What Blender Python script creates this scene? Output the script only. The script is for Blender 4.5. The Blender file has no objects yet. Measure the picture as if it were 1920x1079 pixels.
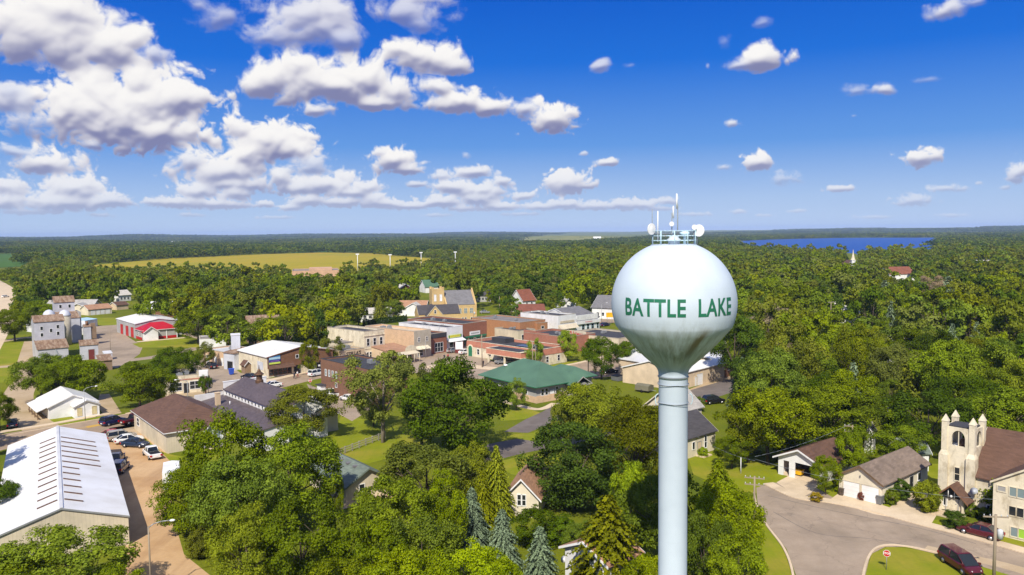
import bpy, bmesh, math, random
import numpy as np
from mathutils import Vector, Matrix
R = math.radians
scene = bpy.context.scene
COL = scene.collection
rnd = random.Random(11)
# ---------------------------------------------------------------- camera model (35 m up, 65 degree lens)
F = 1493.0; PITCH = math.atan(102.5 / F); ROLL = 0.0104; CAMH = 35.0
_cp, _sp, _cr, _sr = math.cos(PITCH), math.sin(PITCH), math.cos(ROLL), math.sin(ROLL)
CF = Vector((0, _cp, -_sp)); _r0 = Vector((1, 0, 0)); _u0 = Vector((0, _sp, _cp))
CR = _r0 * _cr - _u0 * _sr; CU = _u0 * _cr + _r0 * _sr
def ray(px, py): return CF * F + CR * (px - 960) + CU * (539.5 - py)
def g(px, py, z=0.0):
    d = ray(px, py); t = (z - CAMH) / d.z
    return (d.x * t, d.y * t)
def proj(x, y, z):
    v = Vector((x, y, z - CAMH)); c = v.dot(CF)
    return 960 + F * v.dot(CR) / c, 539.5 - F * v.dot(CU) / c, c
def height_at(x, y, py):
    lo, hi = -5.0, 80.0
    for _ in range(40):
        m = (lo + hi) / 2
        if proj(x, y, m)[1] > py: lo = m
        else: hi = m
    return lo
def pt(a):
    if a[0] == 'w': return a[1], a[2]
    return g(*a)
SUN_AZ, SUN_EL = R(11), R(45)          # shadows fall away from the camera, 11 degrees to the right
# ---------------------------------------------------------------- terrain
def _ss(a, b, x):
    t = min(1, max(0, (x - a) / (b - a))); return t * t * (3 - 2 * t)
def terrain(x, y):
    d = math.hypot(x, y)
    k = _ss(800, 1800, d)
    if k == 0: return 0.0
    h = k * (2.2 * math.sin(x / 310 + 1) * math.sin(y / 420) + 1.6 * math.sin(x / 170 + y / 260))
    k1 = _ss(2400, 3800, d)
    h += k1 * (6 * math.sin(x / 520 + 1) * math.sin(y / 640) + 5 * math.sin(x / 330 + y / 410))
    k2 = _ss(4500, 9500, d)
    h += k2 * (18 + 13 * math.sin(x / 1300 + .6) * math.sin(y / 2100 + 1.1) + 8 * math.sin(x / 610 + 2.2) + 5 * math.sin(x / 270 + y / 900))
    if x > 200:                         # the lake basin is level
        m = _ss(300, 650, x) * (1 - _ss(4600, 5400, y)) * _ss(850, 1000, d)
        h = h * (1 - m) - .8 * m
    return h
# ---------------------------------------------------------------- mesh builder
class MB:
    def __init__(s): s.v = []; s.f = []; s.m = []; s.s = []
    def add(s, vs, fs, m=0, smooth=False):
        o = len(s.v); s.v += [tuple(v) for v in vs]
        for f in fs: s.f.append(tuple(i + o for i in f)); s.m.append(m); s.s.append(smooth)
        return s
    def box(s, x0, y0, z0, x1, y1, z1, m=0):
        if x1 < x0: x0, x1 = x1, x0
        if y1 < y0: y0, y1 = y1, y0
        if z1 < z0: z0, z1 = z1, z0
        return s.add([(x0,y0,z0),(x1,y0,z0),(x1,y1,z0),(x0,y1,z0),(x0,y0,z1),(x1,y0,z1),(x1,y1,z1),(x0,y1,z1)],
                     [(3,2,1,0),(4,5,6,7),(0,1,5,4),(1,2,6,5),(2,3,7,6),(3,0,4,7)], m)
    def prism(s, poly, axis, a, b, m=0, taper=None):
        # poly: 2-D outline; axis 'x': (y,z) along x; 'y': (x,z) along y; 'z': (x,y) along z
        def P(p, t):
            return {'x': (t, p[0], p[1]), 'y': (p[0], t, p[1]), 'z': (p[0], p[1], t)}[axis]
        n = len(poly)
        vs = [P(p, a) for p in poly] + [P(p, b) for p in (taper or poly)]
        fs = [tuple(range(n))[::-1], tuple(range(n, 2*n))] + [(i, (i+1) % n, n + (i+1) % n, n + i) for i in range(n)]
        return s.add(vs, fs, m)
    def lathe(s, prof, n=24, c=(0,0,0), m=0, smooth=True, sx=1, sy=1):
        vs = []; fs = []
        for r, z in prof:
            for k in range(n):
                a = 2*math.pi*k/n; vs.append((c[0]+sx*r*math.cos(a), c[1]+sy*r*math.sin(a), c[2]+z))
        for i in range(len(prof)-1):
            for k in range(n):
                fs.append((i*n+k, i*n+(k+1) % n, (i+1)*n+(k+1) % n, (i+1)*n+k))
        if prof[0][0] > .01: fs.append(tuple(range(n))[::-1])
        if prof[-1][0] > .01: fs.append(tuple((len(prof)-1)*n+k for k in range(n)))
        return s.add(vs, fs, m, smooth)
    def tube(s, p, q, r0, r1=None, n=6, m=0, smooth=True):
        r1 = r0 if r1 is None else r1
        p = Vector(p); q = Vector(q); d = q - p
        if d.length < 1e-6: return s
        qt = Vector((0,0,1)).rotation_difference(d)
        vs = []
        for (o, r) in ((p, r0), (q, r1)):
            for k in range(n):
                a = 2*math.pi*k/n; vs.append(o + qt @ Vector((r*math.cos(a), r*math.sin(a), 0)))
        fs = [(k, (k+1) % n, n+(k+1) % n, n+k) for k in range(n)] + [tuple(range(n))[::-1], tuple(range(n, 2*n))]
        return s.add(vs, fs, m, smooth)
    def ball(s, c, r, n=10, m=0, sz=1, sy=1):
        k = max(4, n//2); return s.lathe([(r*math.sin(math.pi*i/k)+1e-4, -r*sz*math.cos(math.pi*i/k)) for i in range(k+1)], n, c, m, True, 1, sy)
    def build(s, name, mats, parent=None, recalc=True, loc=None):
        me = bpy.data.meshes.new(name); me.from_pydata(s.v, [], s.f)
        if not isinstance(mats, (list, tuple)): mats = [mats]
        for mt in mats: me.materials.append(M(mt) if isinstance(mt, str) else mt)
        me.polygons.foreach_set('material_index', s.m); me.polygons.foreach_set('use_smooth', s.s)
        if recalc and s.f:
            b = bmesh.new(); b.from_mesh(me); bmesh.ops.recalc_face_normals(b, faces=b.faces); b.to_mesh(me); b.free()
        me.update()
        return link(name, me, parent, loc)
def link(name, me, parent=None, loc=None):
    o = bpy.data.objects.new(name, me); COL.objects.link(o)
    if parent: o.parent = parent
    if loc: o.location = loc
    return o
def tag(o, label=None, cat=None, group=None, kind=None):
    if label: o['label'] = label
    if cat: o['category'] = cat
    if group: o['group'] = group
    if kind: o['kind'] = kind
    return o
def thing(name, label, cat, loc=(0,0,0), rz=0, group=None):
    o = bpy.data.objects.new(name, None); COL.objects.link(o); o.empty_display_size = .5
    o.location = loc; o.rotation_euler = (0, 0, rz)
    return tag(o, label, cat, group)
def dup(root, loc, rz=0, label=None, group=None, scale=None):
    r = root.copy(); COL.objects.link(r); r.location = loc; r.rotation_euler = (0, 0, rz)
    if scale: r.scale = scale
    if label: r['label'] = label
    if group: r['group'] = group
    for ch in list(root.children):
        c = ch.copy(); COL.objects.link(c); c.parent = r
        for gch in list(ch.children):
            d = gch.copy(); COL.objects.link(d); d.parent = c
    return r
# ---------------------------------------------------------------- materials
_M = {}
# key: colour, roughness, pattern, extra
MATS = {
 'white':((.78,.77,.74),.6,'siding',{}), 'white_paint':((.8,.79,.77),.5,'',{}), 'cream':((.70,.62,.46),.8,'plaster',{}),
 'cream_siding':((.68,.61,.47),.7,'siding',{}), 'tan':((.66,.52,.36),.7,'ribs',{}), 'tan_wall':((.60,.46,.30),.75,'plaster',{}),
 'beige':((.60,.52,.38),.75,'ribs',{}), 'peach':((.62,.42,.26),.8,'brick',{}), 'yellow_brick':((.56,.39,.17),.85,'brick',{}),
 'red_brick':((.27,.11,.065),.85,'brick',{}), 'brown_brick':((.20,.10,.06),.85,'brick',{}), 'orange_brick':((.40,.19,.085),.85,'brick',{}),
 'pink_band':((.48,.20,.13),.8,'brick',{}), 'rose_brick':((.36,.15,.10),.85,'brick',{}), 'salmon':((.55,.34,.21),.8,'plaster',{}), 'brown_wall':((.20,.10,.055),.7,'ribs',{}),
 'grey_metal':((.42,.42,.42),.45,'ribs',{}), 'light_metal':((.55,.57,.62),.45,'ribs',{}), 'grey_wall':((.36,.35,.33),.6,'siding',{}),
 'tin_wall':((.48,.48,.52),.5,'siding',{'w':2.2}), 'concrete':((.42,.37,.29),.85,'plaster',{}), 'wood':((.16,.10,.055),.8,'ribs',{}),
 'weathered_wood':((.25,.17,.11),.85,'ribs',{}), 'grey_block':((.40,.36,.28),.85,'brick',{}),
 'white_metal':((.82,.80,.755),.4,'roofrib',{}), 'silver_roof':((.60,.60,.60),.4,'roofrib',{}), 'green_roof':((.085,.165,.10),.42,'roofrib',{}),
 'red_roof':((.42,.012,.022),.4,'roofrib',{}), 'rust_roof':((.19,.115,.07),.8,'rust',{}), 'brown_roof':((.115,.062,.042),.85,'shingle',{}),
 'mix_roof':((.20,.15,.115),.85,'shingle',{'a':.45}), 'grey_roof':((.16,.155,.16),.85,'shingle',{}), 'dark_roof':((.065,.06,.065),.85,'shingle',{}),
 'flat_dark':((.05,.05,.056),.85,'plaster',{}), 'flat_grey':((.21,.19,.18),.85,'plaster',{}), 'tan_roof':((.36,.20,.12),.85,'shingle',{}),
 'sage_roof':((.14,.17,.14),.8,'shingle',{}), 'redbrown_roof':((.20,.07,.04),.85,'shingle',{}), 'light_roof':((.36,.34,.31),.85,'shingle',{}),
 'purple_roof':((.10,.078,.08),.6,'shingle',{}), 'pale_roof':((.50,.47,.42),.8,'shingle',{}),
 'red':((.45,.015,.02),.45,'',{}), 'dark_red':((.16,.03,.025),.6,'',{}), 'green':((.03,.18,.09),.6,'',{}), 'letter_green':((.018,.15,.08),.5,'',{}),
 'glass':((.018,.022,.026),.08,'',{'spec':.6}), 'glass_pale':((.20,.26,.27),.12,'',{'spec':.6}), 'dark':((.015,.015,.016),.6,'',{}), 'black':((.008,.008,.009),.5,'',{}),
 'tyre':((.012,.012,.012),.85,'',{}), 'rim':((.5,.5,.52),.3,'',{'metal':.8}), 'lamp_glass':((.8,.8,.78),.15,'',{}), 'tail':((.4,.01,.01),.25,'',{}),
 'pole_wood':((.30,.24,.17),.9,'ribs',{}), 'pole_metal':((.34,.35,.35),.5,'',{'metal':.4}), 'grey_plastic':((.16,.165,.17),.5,'',{}), 'transformer':((.55,.57,.6),.4,'',{}),
 'yellow':((.75,.42,.01),.5,'',{}), 'sign_white':((.8,.8,.78),.5,'',{}), 'sign_blue':((.06,.20,.42),.5,'',{}), 'sign_sky':((.42,.62,.75),.5,'',{}), 'sign_purple':((.06,.025,.20),.5,'',{}),
 'sign_lilac':((.24,.14,.45),.5,'',{}), 'sign_lime':((.55,.65,.10),.5,'',{}), 'teal':((.05,.42,.36),.5,'',{}), 'lime':((.30,.52,.05),.5,'',{}), 'blue':((.03,.09,.5),.5,'',{}), 'magenta':((.6,.04,.38),.5,'',{}), 'violet':((.08,.04,.12),.5,'',{}),
 'stop_red':((.52,.02,.015),.4,'',{}), 'copper':((.16,.09,.05),.5,'',{'metal':.5}), 'skin':((.5,.3,.22),.6,'',{}), 'cloth_dark':((.03,.03,.05),.8,'',{}), 'cloth_red':((.35,.05,.05),.8,'',{}), 'cloth_white':((.7,.68,.66),.8,'',{}),
 'bark':((.12,.09,.065),.95,'bark',{}), 'bark_light':((.30,.25,.19),.95,'bark',{}), 'birch':((.62,.6,.55),.8,'bark',{}), 'boulder':((.3,.28,.25),.9,'plaster',{}),
 'fence_grey':((.42,.38,.33),.85,'ribs',{}), 'tarp':((.75,.75,.76),.6,'',{}), 'rust':((.20,.085,.04),.85,'rust',{}), 'tower_blue':((.62,.73,.80),.45,'',{}), 'tank_rail':((.50,.68,.78),.45,'',{}), 'dish':((.82,.82,.80),.5,'',{}),
 'cable':((.25,.28,.30),.7,'',{}), 'shutter':((.56,.48,.27),.7,'ribs',{}), 'olive_tarp':((.16,.15,.10),.9,'',{}),
 'paint_white':((.78,.78,.76),.25,'',{'coat':1}), 'paint_black':((.012,.012,.014),.25,'',{'coat':1}), 'paint_navy':((.012,.016,.07),.25,'',{'coat':1}), 'paint_blue':((.02,.035,.07),.25,'',{'coat':1}),
 'paint_silver':((.42,.42,.42),.3,'',{'coat':1,'metal':.5}), 'paint_champagne':((.45,.40,.33),.3,'',{'coat':1,'metal':.4}), 'paint_red':((.42,.012,.02),.25,'',{'coat':1}), 'paint_maroon':((.085,.008,.014),.25,'',{'coat':1}), 'paint_grey':((.16,.165,.17),.3,'',{'coat':1}),
}
class NT:
    """small node-tree helper"""
    def __init__(s, mat):
        mat.use_nodes = True; s.t = mat.node_tree; s.t.nodes.clear()
    def n(s, typ, ins=None, **kw):
        nd = s.t.nodes.new(typ)
        for k, v in kw.items(): setattr(nd, k, v)
        for k, v in (ins or {}).items():
            sk = nd.inputs[k]
            if isinstance(v, bpy.types.NodeSocket): s.t.links.new(v, sk)
            else: sk.default_value = v
        return nd
    def math(s, op, a, b=0.0, clamp=False, c=None):
        ins = {0: a, 1: b}
        if c is not None: ins[2] = c
        return s.n('ShaderNodeMath', ins, operation=op, use_clamp=clamp).outputs[0]
    def mix(s, f, a, b, mode='MIX'):
        nd = s.n('ShaderNodeMix', data_type='RGBA', blend_type=mode)
        for k, v in ((0, f), (6, a), (7, b)):
            sk = nd.inputs[k]
            if isinstance(v, bpy.types.NodeSocket): s.t.links.new(v, sk)
            else: sk.default_value = v if k == 0 else (tuple(v) + (1,))[:4]
        return nd.outputs[2]
    def noise(s, vec, scale, detail=3, rough=.55):
        return s.n('ShaderNodeTexNoise', {'Vector': vec, 'Scale': scale, 'Detail': detail, 'Roughness': rough}).outputs['Fac']
    def ramp(s, f, a, b, lo=0.0, hi=1.0):
        return s.n('ShaderNodeMapRange', {0: f, 1: a, 2: b, 3: lo, 4: hi}, clamp=True).outputs[0]
    def out(s, surf): s.t.links.new(surf, s.n('ShaderNodeOutputMaterial').inputs['Surface'])
def M(key):
    if key in _M: return _M[key]
    c, rough, pat, ex = MATS[key]
    mat = bpy.data.materials.new(key); _M[key] = mat; t = NT(mat)
    vec = t.n('ShaderNodeTexCoord').outputs['Object']
    sep = t.n('ShaderNodeSeparateXYZ', {0: vec}); X, Y, Z = sep.outputs
    a = ex.get('a', .16)
    lo = tuple(x*(1-a) for x in c); hi = tuple(min(.85, x*(1+a)) for x in c)
    big = t.noise(vec, .35, 4); bump = None
    col = t.mix(t.ramp(big, .3, .7), lo, hi)
    if pat in ('', ):
        if key.startswith('paint') or key in ('glass', 'glass_pale', 'lamp_glass'): col = t.mix(0.0, c, c)
    elif pat == 'siding':
        w = t.math('FRACT', t.math('MULTIPLY', Z, ex.get('w', 5)))
        col = t.mix(t.math('MULTIPLY', t.ramp(w, .12, .0), .35), col, tuple(x*.45 for x in c))
        col = t.mix(t.math('MULTIPLY', t.ramp(t.noise(vec, 1.1, 5), .52, .75), .28), col, tuple(x*.62 for x in c))
    elif pat in ('ribs',):
        w = t.math('FRACT', t.math('MULTIPLY', t.math('ADD', X, Y), 2.6))
        col = t.mix(t.math('MULTIPLY', t.ramp(w, .14, .0), .4), col, tuple(x*.4 for x in c))
        col = t.mix(t.math('MULTIPLY', t.ramp(t.noise(vec, .8, 5), .5, .75), .3), col, tuple(x*.65 for x in c))
    elif pat == 'plaster':
        n2 = t.noise(vec, 1.7, 6, .65)
        col = t.mix(t.math('MULTIPLY', t.ramp(n2, .5, .75), .4), col, tuple(x*.6 for x in c))
        bump = t.noise(vec, 9, 3)
    elif pat == 'brick':
        cv = t.n('ShaderNodeCombineXYZ', {0: t.math('ADD', X, Y), 1: Z, 2: 0.0}).outputs[0]
        b = t.n('ShaderNodeTexBrick', {'Vector': cv, 'Color1': lo + (1,), 'Color2': hi + (1,), 'Mortar': tuple(min(.7, x*1.25+.05) for x in c) + (1,), 'Scale': 1.0, 'Mortar Size': .012, 'Brick Width': .5, 'Row Height': .17})
        col = t.mix(.45, col, b.outputs[0])
        col = t.mix(t.math('MULTIPLY', t.ramp(t.noise(vec, .9, 6), .5, .72), .35), col, tuple(x*.6 for x in c))
    elif pat == 'shingle':
        cv = t.n('ShaderNodeCombineXYZ', {0: t.math('ADD', X, Y), 1: t.math('MULTIPLY', Z, 2.2), 2: 0.0}).outputs[0]
        b = t.n('ShaderNodeTexBrick', {'Vector': cv, 'Color1': tuple(x*.72 for x in c) + (1,), 'Color2': tuple(x*1.3 for x in c) + (1,), 'Mortar': tuple(x*.6 for x in c) + (1,), 'Scale': 1.0, 'Mortar Size': .008, 'Brick Width': .7, 'Row Height': .3})
        col = t.mix(.55, col, b.outputs[0])
        col = t.mix(t.math('MULTIPLY', t.ramp(t.noise(vec, .5, 6, .6), .45, .75), .35), col, tuple(x*1.5 for x in c))
        bump = t.noise(vec, 14, 2)
    elif pat == 'roofrib':
        w = t.math('FRACT', t.math('MULTIPLY', t.math('ADD', X, Y), 1.6))
        col = t.mix(t.math('MULTIPLY', t.ramp(w, .08, .0), .10), col, tuple(x*.5 for x in c))
        col = t.mix(t.math('MULTIPLY', t.ramp(t.noise(vec, .7, 6, .6), .5, .8), .25), col, tuple(x*.7 for x in c))
    elif pat == 'rust':
        w = t.math('FRACT', t.math('MULTIPLY', X, 1.1))
        n2 = t.noise(t.n('ShaderNodeMapping', {'Vector': vec, 'Scale': (1.4, .5, .5)}).outputs[0], 1.0, 6, .65)
        col = t.mix(t.ramp(n2, .42, .62), col, (.33, .24, .17))
        col = t.mix(t.math('MULTIPLY', t.ramp(t.noise(vec, 2.3, 4), .55, .7), .6), col, (.13, .05, .03))
        col = t.mix(t.math('MULTIPLY', t.ramp(w, .1, .0), .45), col, (.12, .06, .04))
    elif pat == 'bark':
        n2 = t.noise(t.n('ShaderNodeMapping', {'Vector': vec, 'Scale': (6, 6, 1.2)}).outputs[0], 1.5, 5)
        col = t.mix(t.ramp(n2, .4, .62), tuple(x*.4 for x in c), hi)
        bump = n2
    if key == 'cream': # weathered stucco of the old church: grey-brown blotches
        n3 = t.noise(t.n('ShaderNodeMapping', {'Vector': vec, 'Scale': (1, 1, .55)}).outputs[0], .9, 8, .68)
        col = t.mix(t.math('MULTIPLY', t.ramp(n3, .50, .64), .6), col, (.34, .27, .16))
    bs = t.n('ShaderNodeBsdfPrincipled', {'Base Color': col, 'Roughness': rough, 'Metallic': ex.get('metal', 0.0), 'Specular IOR Level': ex.get('spec', .35), 'Coat Weight': ex.get('coat', 0.0)*.6, 'Coat Roughness': .06})
    if bump is not None:
        t.t.links.new(t.n('ShaderNodeBump', {'Height': bump, 'Strength': .35, 'Distance': .04}).outputs[0], bs.inputs['Normal'])
    t.out(bs.outputs[0])
    return mat
# ================================================================ sky: Nishita plus a cumulus image with light and shade painted into its colours
_prs = np.random.RandomState(4); _perm = _prs.permutation(512); _gang = _prs.rand(512)*6.2832
def _perlin(x, y, o=0):
    i = np.floor(x).astype(np.int64); j = np.floor(y).astype(np.int64); fx = (x-i).astype(np.float32); fy = (y-j).astype(np.float32)
    def gr(a, b, dx, dy):
        h = _gang[(_perm[(_perm[(a+o) & 511]+b) & 511]) & 511]; return np.cos(h)*dx+np.sin(h)*dy
    u = fx*fx*fx*(fx*(fx*6-15)+10); v = fy*fy*fy*(fy*(fy*6-15)+10)
    return ((gr(i,j,fx,fy)*(1-u)+gr(i+1,j,fx-1,fy)*u)*(1-v)+(gr(i,j+1,fx,fy-1)*(1-u)+gr(i+1,j+1,fx-1,fy-1)*u)*v)*1.5
def _blur(a, r):
    for ax in (0, 1):
        for _ in range(2):
            p = np.concatenate([np.repeat(a.take([0], ax), r+1, ax), a, np.repeat(a.take([-1], ax), r, ax)], ax); c = np.cumsum(p, ax, dtype=np.float64)
            n = a.shape[ax]; a = ((c.take(range(2*r+1, 2*r+1+n), ax)-c.take(range(0, n), ax))/(2*r+1)).astype(np.float32)
    return a
def make_clouds():
    PPD = 22.0; AZ0, AZ1, EL0, EL1 = -44.0, 44.0, -1.0, 27.0
    W, H = int((AZ1-AZ0)*PPD), int((EL1-EL0)*PPD)
    rgb = np.zeros((H, W, 3), np.float32); alp = np.zeros((H, W), np.float32)
    # x, y, width, height in the picture, thickness 0..1, wispiness
    L = [
     # far low rows first
     (40,398,120,10,.5,.6),(190,404,60,8,.4,.7),(360,404,70,8,.4,.7),(520,408,90,7,.4,.7),(820,404,80,8,.4,.7),(980,402,90,8,.4,.7),(1385,397,40,10,.5,.5),(1300,402,90,9,.5,.6),(1495,396,50,8,.4,.7),(1640,407,90,8,.4,.7),(1790,404,70,7,.4,.7),(1435,404,40,6,.4,.7),
     (495,382,40,16,.8,.3),(545,390,60,14,.8,.3),(575,377,80,24,.9,.2),(640,380,90,22,.9,.2),(720,382,90,22,.9,.2),(700,372,60,26,.9,.2),(770,387,90,16,.9,.2),(830,378,90,26,.9,.2),(900,372,80,32,.9,.2),(940,388,90,18,.9,.2),(870,392,70,12,.8,.3),(1010,388,70,18,.8,.3),(1060,384,90,22,.8,.3),(1120,386,70,20,.8,.3),(1165,382,50,26,.8,.2),(1205,384,70,22,.8,.3),(1250,376,50,18,.7,.4),(1240,392,80,10,.6,.5),
     (12,350,90,40,.9,.3),(10,380,110,30,.9,.3),(140,352,150,48,1,.2),(120,380,200,34,.9,.3),(210,376,80,30,.8,.4),
     (370,358,100,30,.9,.3),(440,362,70,34,1,.2),(330,380,110,24,.9,.3),(410,384,130,22,.9,.3),(290,378,50,18,.7,.4),
     (560,352,70,30,.9,.3),(600,345,200,46,1,.2),(690,350,70,24,.9,.3),(530,332,50,34,.9,.3),(655,362,120,20,.9,.3),
     (850,350,90,34,.9,.3),(905,358,110,26,.9,.3),(885,322,110,30,.8,.4),(830,330,60,18,.7,.5),(785,345,50,14,.7,.5),(980,368,60,18,.8,.4),(940,340,60,22,.8,.4),(872,290,26,18,.4,.9),
     (1137,305,54,18,.8,.3),(1062,342,104,52,1,.15),(1095,288,24,10,.5,.7),(1375,231,36,20,.7,.5),
     (1418,304,64,40,1,.15),(1355,314,40,14,.5,.7),(1470,335,70,32,.45,.9),(1575,354,74,14,.8,.3),(1715,376,92,26,.6,.6),(1775,353,92,14,.55,.6),(1725,297,80,34,1,.2),(1905,322,50,40,.8,.4),(1885,352,30,10,.4,.8),(1835,343,20,8,.4,.8),
     (740,300,100,56,1,.25),(770,318,60,24,.9,.3),(715,285,40,26,.8,.3),
     (420,318,190,76,1,.25),(470,290,100,66,.9,.3),(360,300,90,50,.8,.5),(580,310,120,50,.7,.7),(430,345,170,24,.9,.3),
     (510,264,190,84,1,.15),(450,240,70,48,.9,.25),(560,280,100,46,.9,.25),
     (85,306,160,46,.9,.3),(30,284,90,22,.5,.8),
     (40,190,130,60,.8,.5),(60,230,130,50,.7,.7),(20,168,70,30,.7,.6),
     (235,210,360,160,1.2,.12),(150,205,190,110,1.1,.2),(330,180,120,90,1.1,.15),(265,155,100,70,1.1,.15),(300,250,210,60,1.1,.2),(175,272,50,22,.6,.6),
     (1035,222,120,74,1,.2),(985,205,60,40,.8,.5),
     (870,192,170,54,1,.25),(930,200,100,44,.9,.3),(800,110,180,66,1,.25),(760,92,90,50,1,.25),(850,125,90,44,.9,.3),
     (610,155,300,90,1,.25),(500,150,110,84,1,.25),(680,150,170,84,1,.2),(745,170,110,70,.9,.3),(560,120,110,64,.95,.25),(480,165,80,50,.9,.3),(595,207,76,30,.8,.4),(720,195,120,30,.9,.3),(825,165,80,40,.9,.4),
     (560,40,230,120,.75,.55),(600,20,150,90,.8,.45),(500,70,120,46,.6,.7),(420,25,130,50,.5,.8),(640,75,90,40,.6,.7),(370,10,60,30,.4,.9),
     (770,20,180,60,.6,.6),(800,45,90,44,.5,.8),(790,-5,130,40,.7,.5),
     (110,60,330,140,1.1,.25),(30,40,170,120,1,.3),(210,85,190,90,1.05,.3),(130,15,170,90,1,.3),(290,100,60,40,.6,.6),
     (1425,113,120,50,.95,.3),(1385,122,60,22,.6,.7),(1125,125,46,28,.6,.6),(1182,123,40,14,.3,1),(1655,168,60,26,.75,.5),(1605,172,60,30,.4,.9),(1775,18,100,40,.75,.5),(1830,5,60,20,.4,.9),(1432,42,34,20,.3,1),(1360,80,30,40,.2,1.2),(1327,125,12,16,.3,1),(1740,150,80,12,.2,1.2),(1600,217,20,8,.25,1),
    ]
    az = (AZ0+(np.arange(W)+.5)/PPD)[None].astype(np.float32)*np.ones((H, 1), np.float32); el = (EL0+(np.arange(H)+.5)/PPD)[:, None].astype(np.float32)*np.ones((1, W), np.float32)
    lev = np.log2(np.clip(15.0/(np.maximum(el, 0)+2.2), .8, 6))           # features shrink towards the horizon
    def fields(k):
        a, b = az*k, el*k*1.06
        wx = _perlin(a*.5+7, b*.5, 11)*.5+_perlin(a*1.4+3, b*1.4, 12)*.16; wy = _perlin(a*.5+31, b*.5, 13)*.4+_perlin(a*1.4+9, b*1.4, 14)*.14
        A_, B_ = a+wx, b+wy; bil = 0; fbm = 0; amp = 1.0; f = .62
        for o in range(7):
            n = _perlin(A_*f+o*17.3, B_*f+o*5.1, o); fbm = fbm+n*amp; bil = bil+(np.abs(n)-.26)*amp*1.7; amp *= .52; f *= 2.05
        return bil, fbm, sum(_perlin(a*.8*2.1**o+50, b*1.3*2.1**o, 40+o)*.6**o for o in range(6))
    bil = fbm = wisps = 0
    FS = [fields(.62*2**m) for m in range(4)]
    for m in range(4):
        wgt = np.clip(1-np.abs(np.clip(lev, 0, 3)-m), 0, 1); wgt = wgt/np.sqrt(wgt**2+(1-wgt)**2)
        bil = bil+FS[m][0]*wgt; fbm = fbm+FS[m][1]*wgt; wisps = wisps+FS[m][2]*wgt
    Fd = np.full_like(az, -3); num = np.zeros_like(az); den = np.full_like(az, 1e-6); wsp = np.zeros_like(az); thk = np.zeros_like(az)
    for cx, cy, wpx, hpx, th, wi in L:
        d = ray(cx, cy).normalized(); ca = math.degrees(math.atan2(d.x, d.y)); ce = math.degrees(math.asin(d.z))
        dd = ray(cx+wpx/2, cy).normalized(); wa = abs(math.degrees(math.atan2(dd.x, dd.y))-ca); ha = hpx/F*28.65*1.06; wa *= 1.04
        x0, x1 = int((ca-2.2*wa-AZ0)*PPD), int((ca+2.2*wa-AZ0)*PPD); y0, y1 = int((ce-2.6*ha-EL0)*PPD), int((ce+2.6*ha-EL0)*PPD)
        sl = (slice(max(0, y0), max(0, y1)), slice(max(0, x0), max(0, x1)))
        X = (az[sl]-ca)/wa; Y = (el[sl]-ce)/ha
        if X.size == 0: continue
        r = np.sqrt(np.abs(X)**2.2 + np.where(Y > 0, np.abs(Y)**2.1, np.abs(Y*1.12)**3))
        fj = (1.12-r)
        k = np.exp(fj*5)*.5
        Fd[sl] = np.maximum(Fd[sl], fj) + .10*np.exp(-np.abs(Fd[sl]-fj)*4)
        num[sl] += k*Y; den[sl] += k; wsp[sl] += k*wi; thk[sl] += k*th
    Yf = _blur(num/den, 3); wsp = _blur(np.clip(wsp/den, 0, 1.3), 6); thk = _blur(thk/den, 4)
    D = Fd*1.0 - .17 - .10*wsp + np.clip((6.2-el)/4, 0, 1)*.15*(Fd > -.35) + bil*(.40-.08*np.clip(wsp, 0, 1)) + fbm*.20 + wisps*.32*wsp
    soft = .19+.9*wsp
    al0 = np.clip(D/soft, 0, 1); al0 = al0*al0*(3-2*al0)
    alp = al0*np.clip(.30+.75*thk, 0, 1)*(1-.45*np.clip(wsp-.35, 0, 1))
    # light and shade on the billows: sun high on the left behind the viewer
    Hh = np.clip(D, 0, 1.1)**.75
    sh = np.zeros_like(az)
    for r, w in ((2, .30), (5, .42), (12, .40)):
        h = _blur(Hh, r)*1.0; gy, gx = np.gradient(h); s = 22*(r/4)**.5
        nx, ny = -gx*s, -gy*s; l = np.sqrt(nx*nx+ny*ny+1); sh += w*np.clip((-.22*nx+.80*ny+.56)/l, -.2, 1)
    sh = np.clip(sh/1.08, 0, 1)
    body = np.clip(.62+.40*Yf, 0, 1)
    core = np.clip(_blur(D, 9)*1.1, 0, 1)                     # thick parts hold more shade below
    lit = np.clip(sh*.75+.52*body-.06-.36*core*np.clip(.25-Yf, 0, 1), 0, 1)
    lit = lit*lit*(3-2*lit)
    hi = np.array([.97, .95, .93]); md = np.array([.64, .63, .71]); lo = np.array([.22, .235, .42])
    t2 = lit[..., None]
    colr = np.where(t2 > .5, md+(hi-md)*(t2*2-1), lo+(md-lo)*t2*2)
    thin = (1-np.clip(al0, 0, 1))[..., None]; colr = colr*(1-.25*thin)+np.array([.62, .66, .80])*.25*thin
    hz = np.clip((5.5-el)/9, 0, .5)[..., None]; colr = colr*(1-hz)+np.array([.62, .68, .84])*hz
    alp = alp*(1-.3*hz[..., 0]); rgb = (colr*alp[..., None]).astype(np.float32)
    buf = np.concatenate([rgb, alp[..., None]], -1).astype(np.float32)
    img = bpy.data.images.new('computed_cloud_cover', W, H, alpha=True, float_buffer=True)
    img.colorspace_settings.name = 'Non-Color'; img.alpha_mode = 'CHANNEL_PACKED'
    img.pixels.foreach_set(buf.ravel()); img.update(); img.pack()
    return img, (AZ0, AZ1, EL0, EL1)
SKY_STR = .15; EXPO = .45; GAIN = 2**-EXPO
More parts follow.
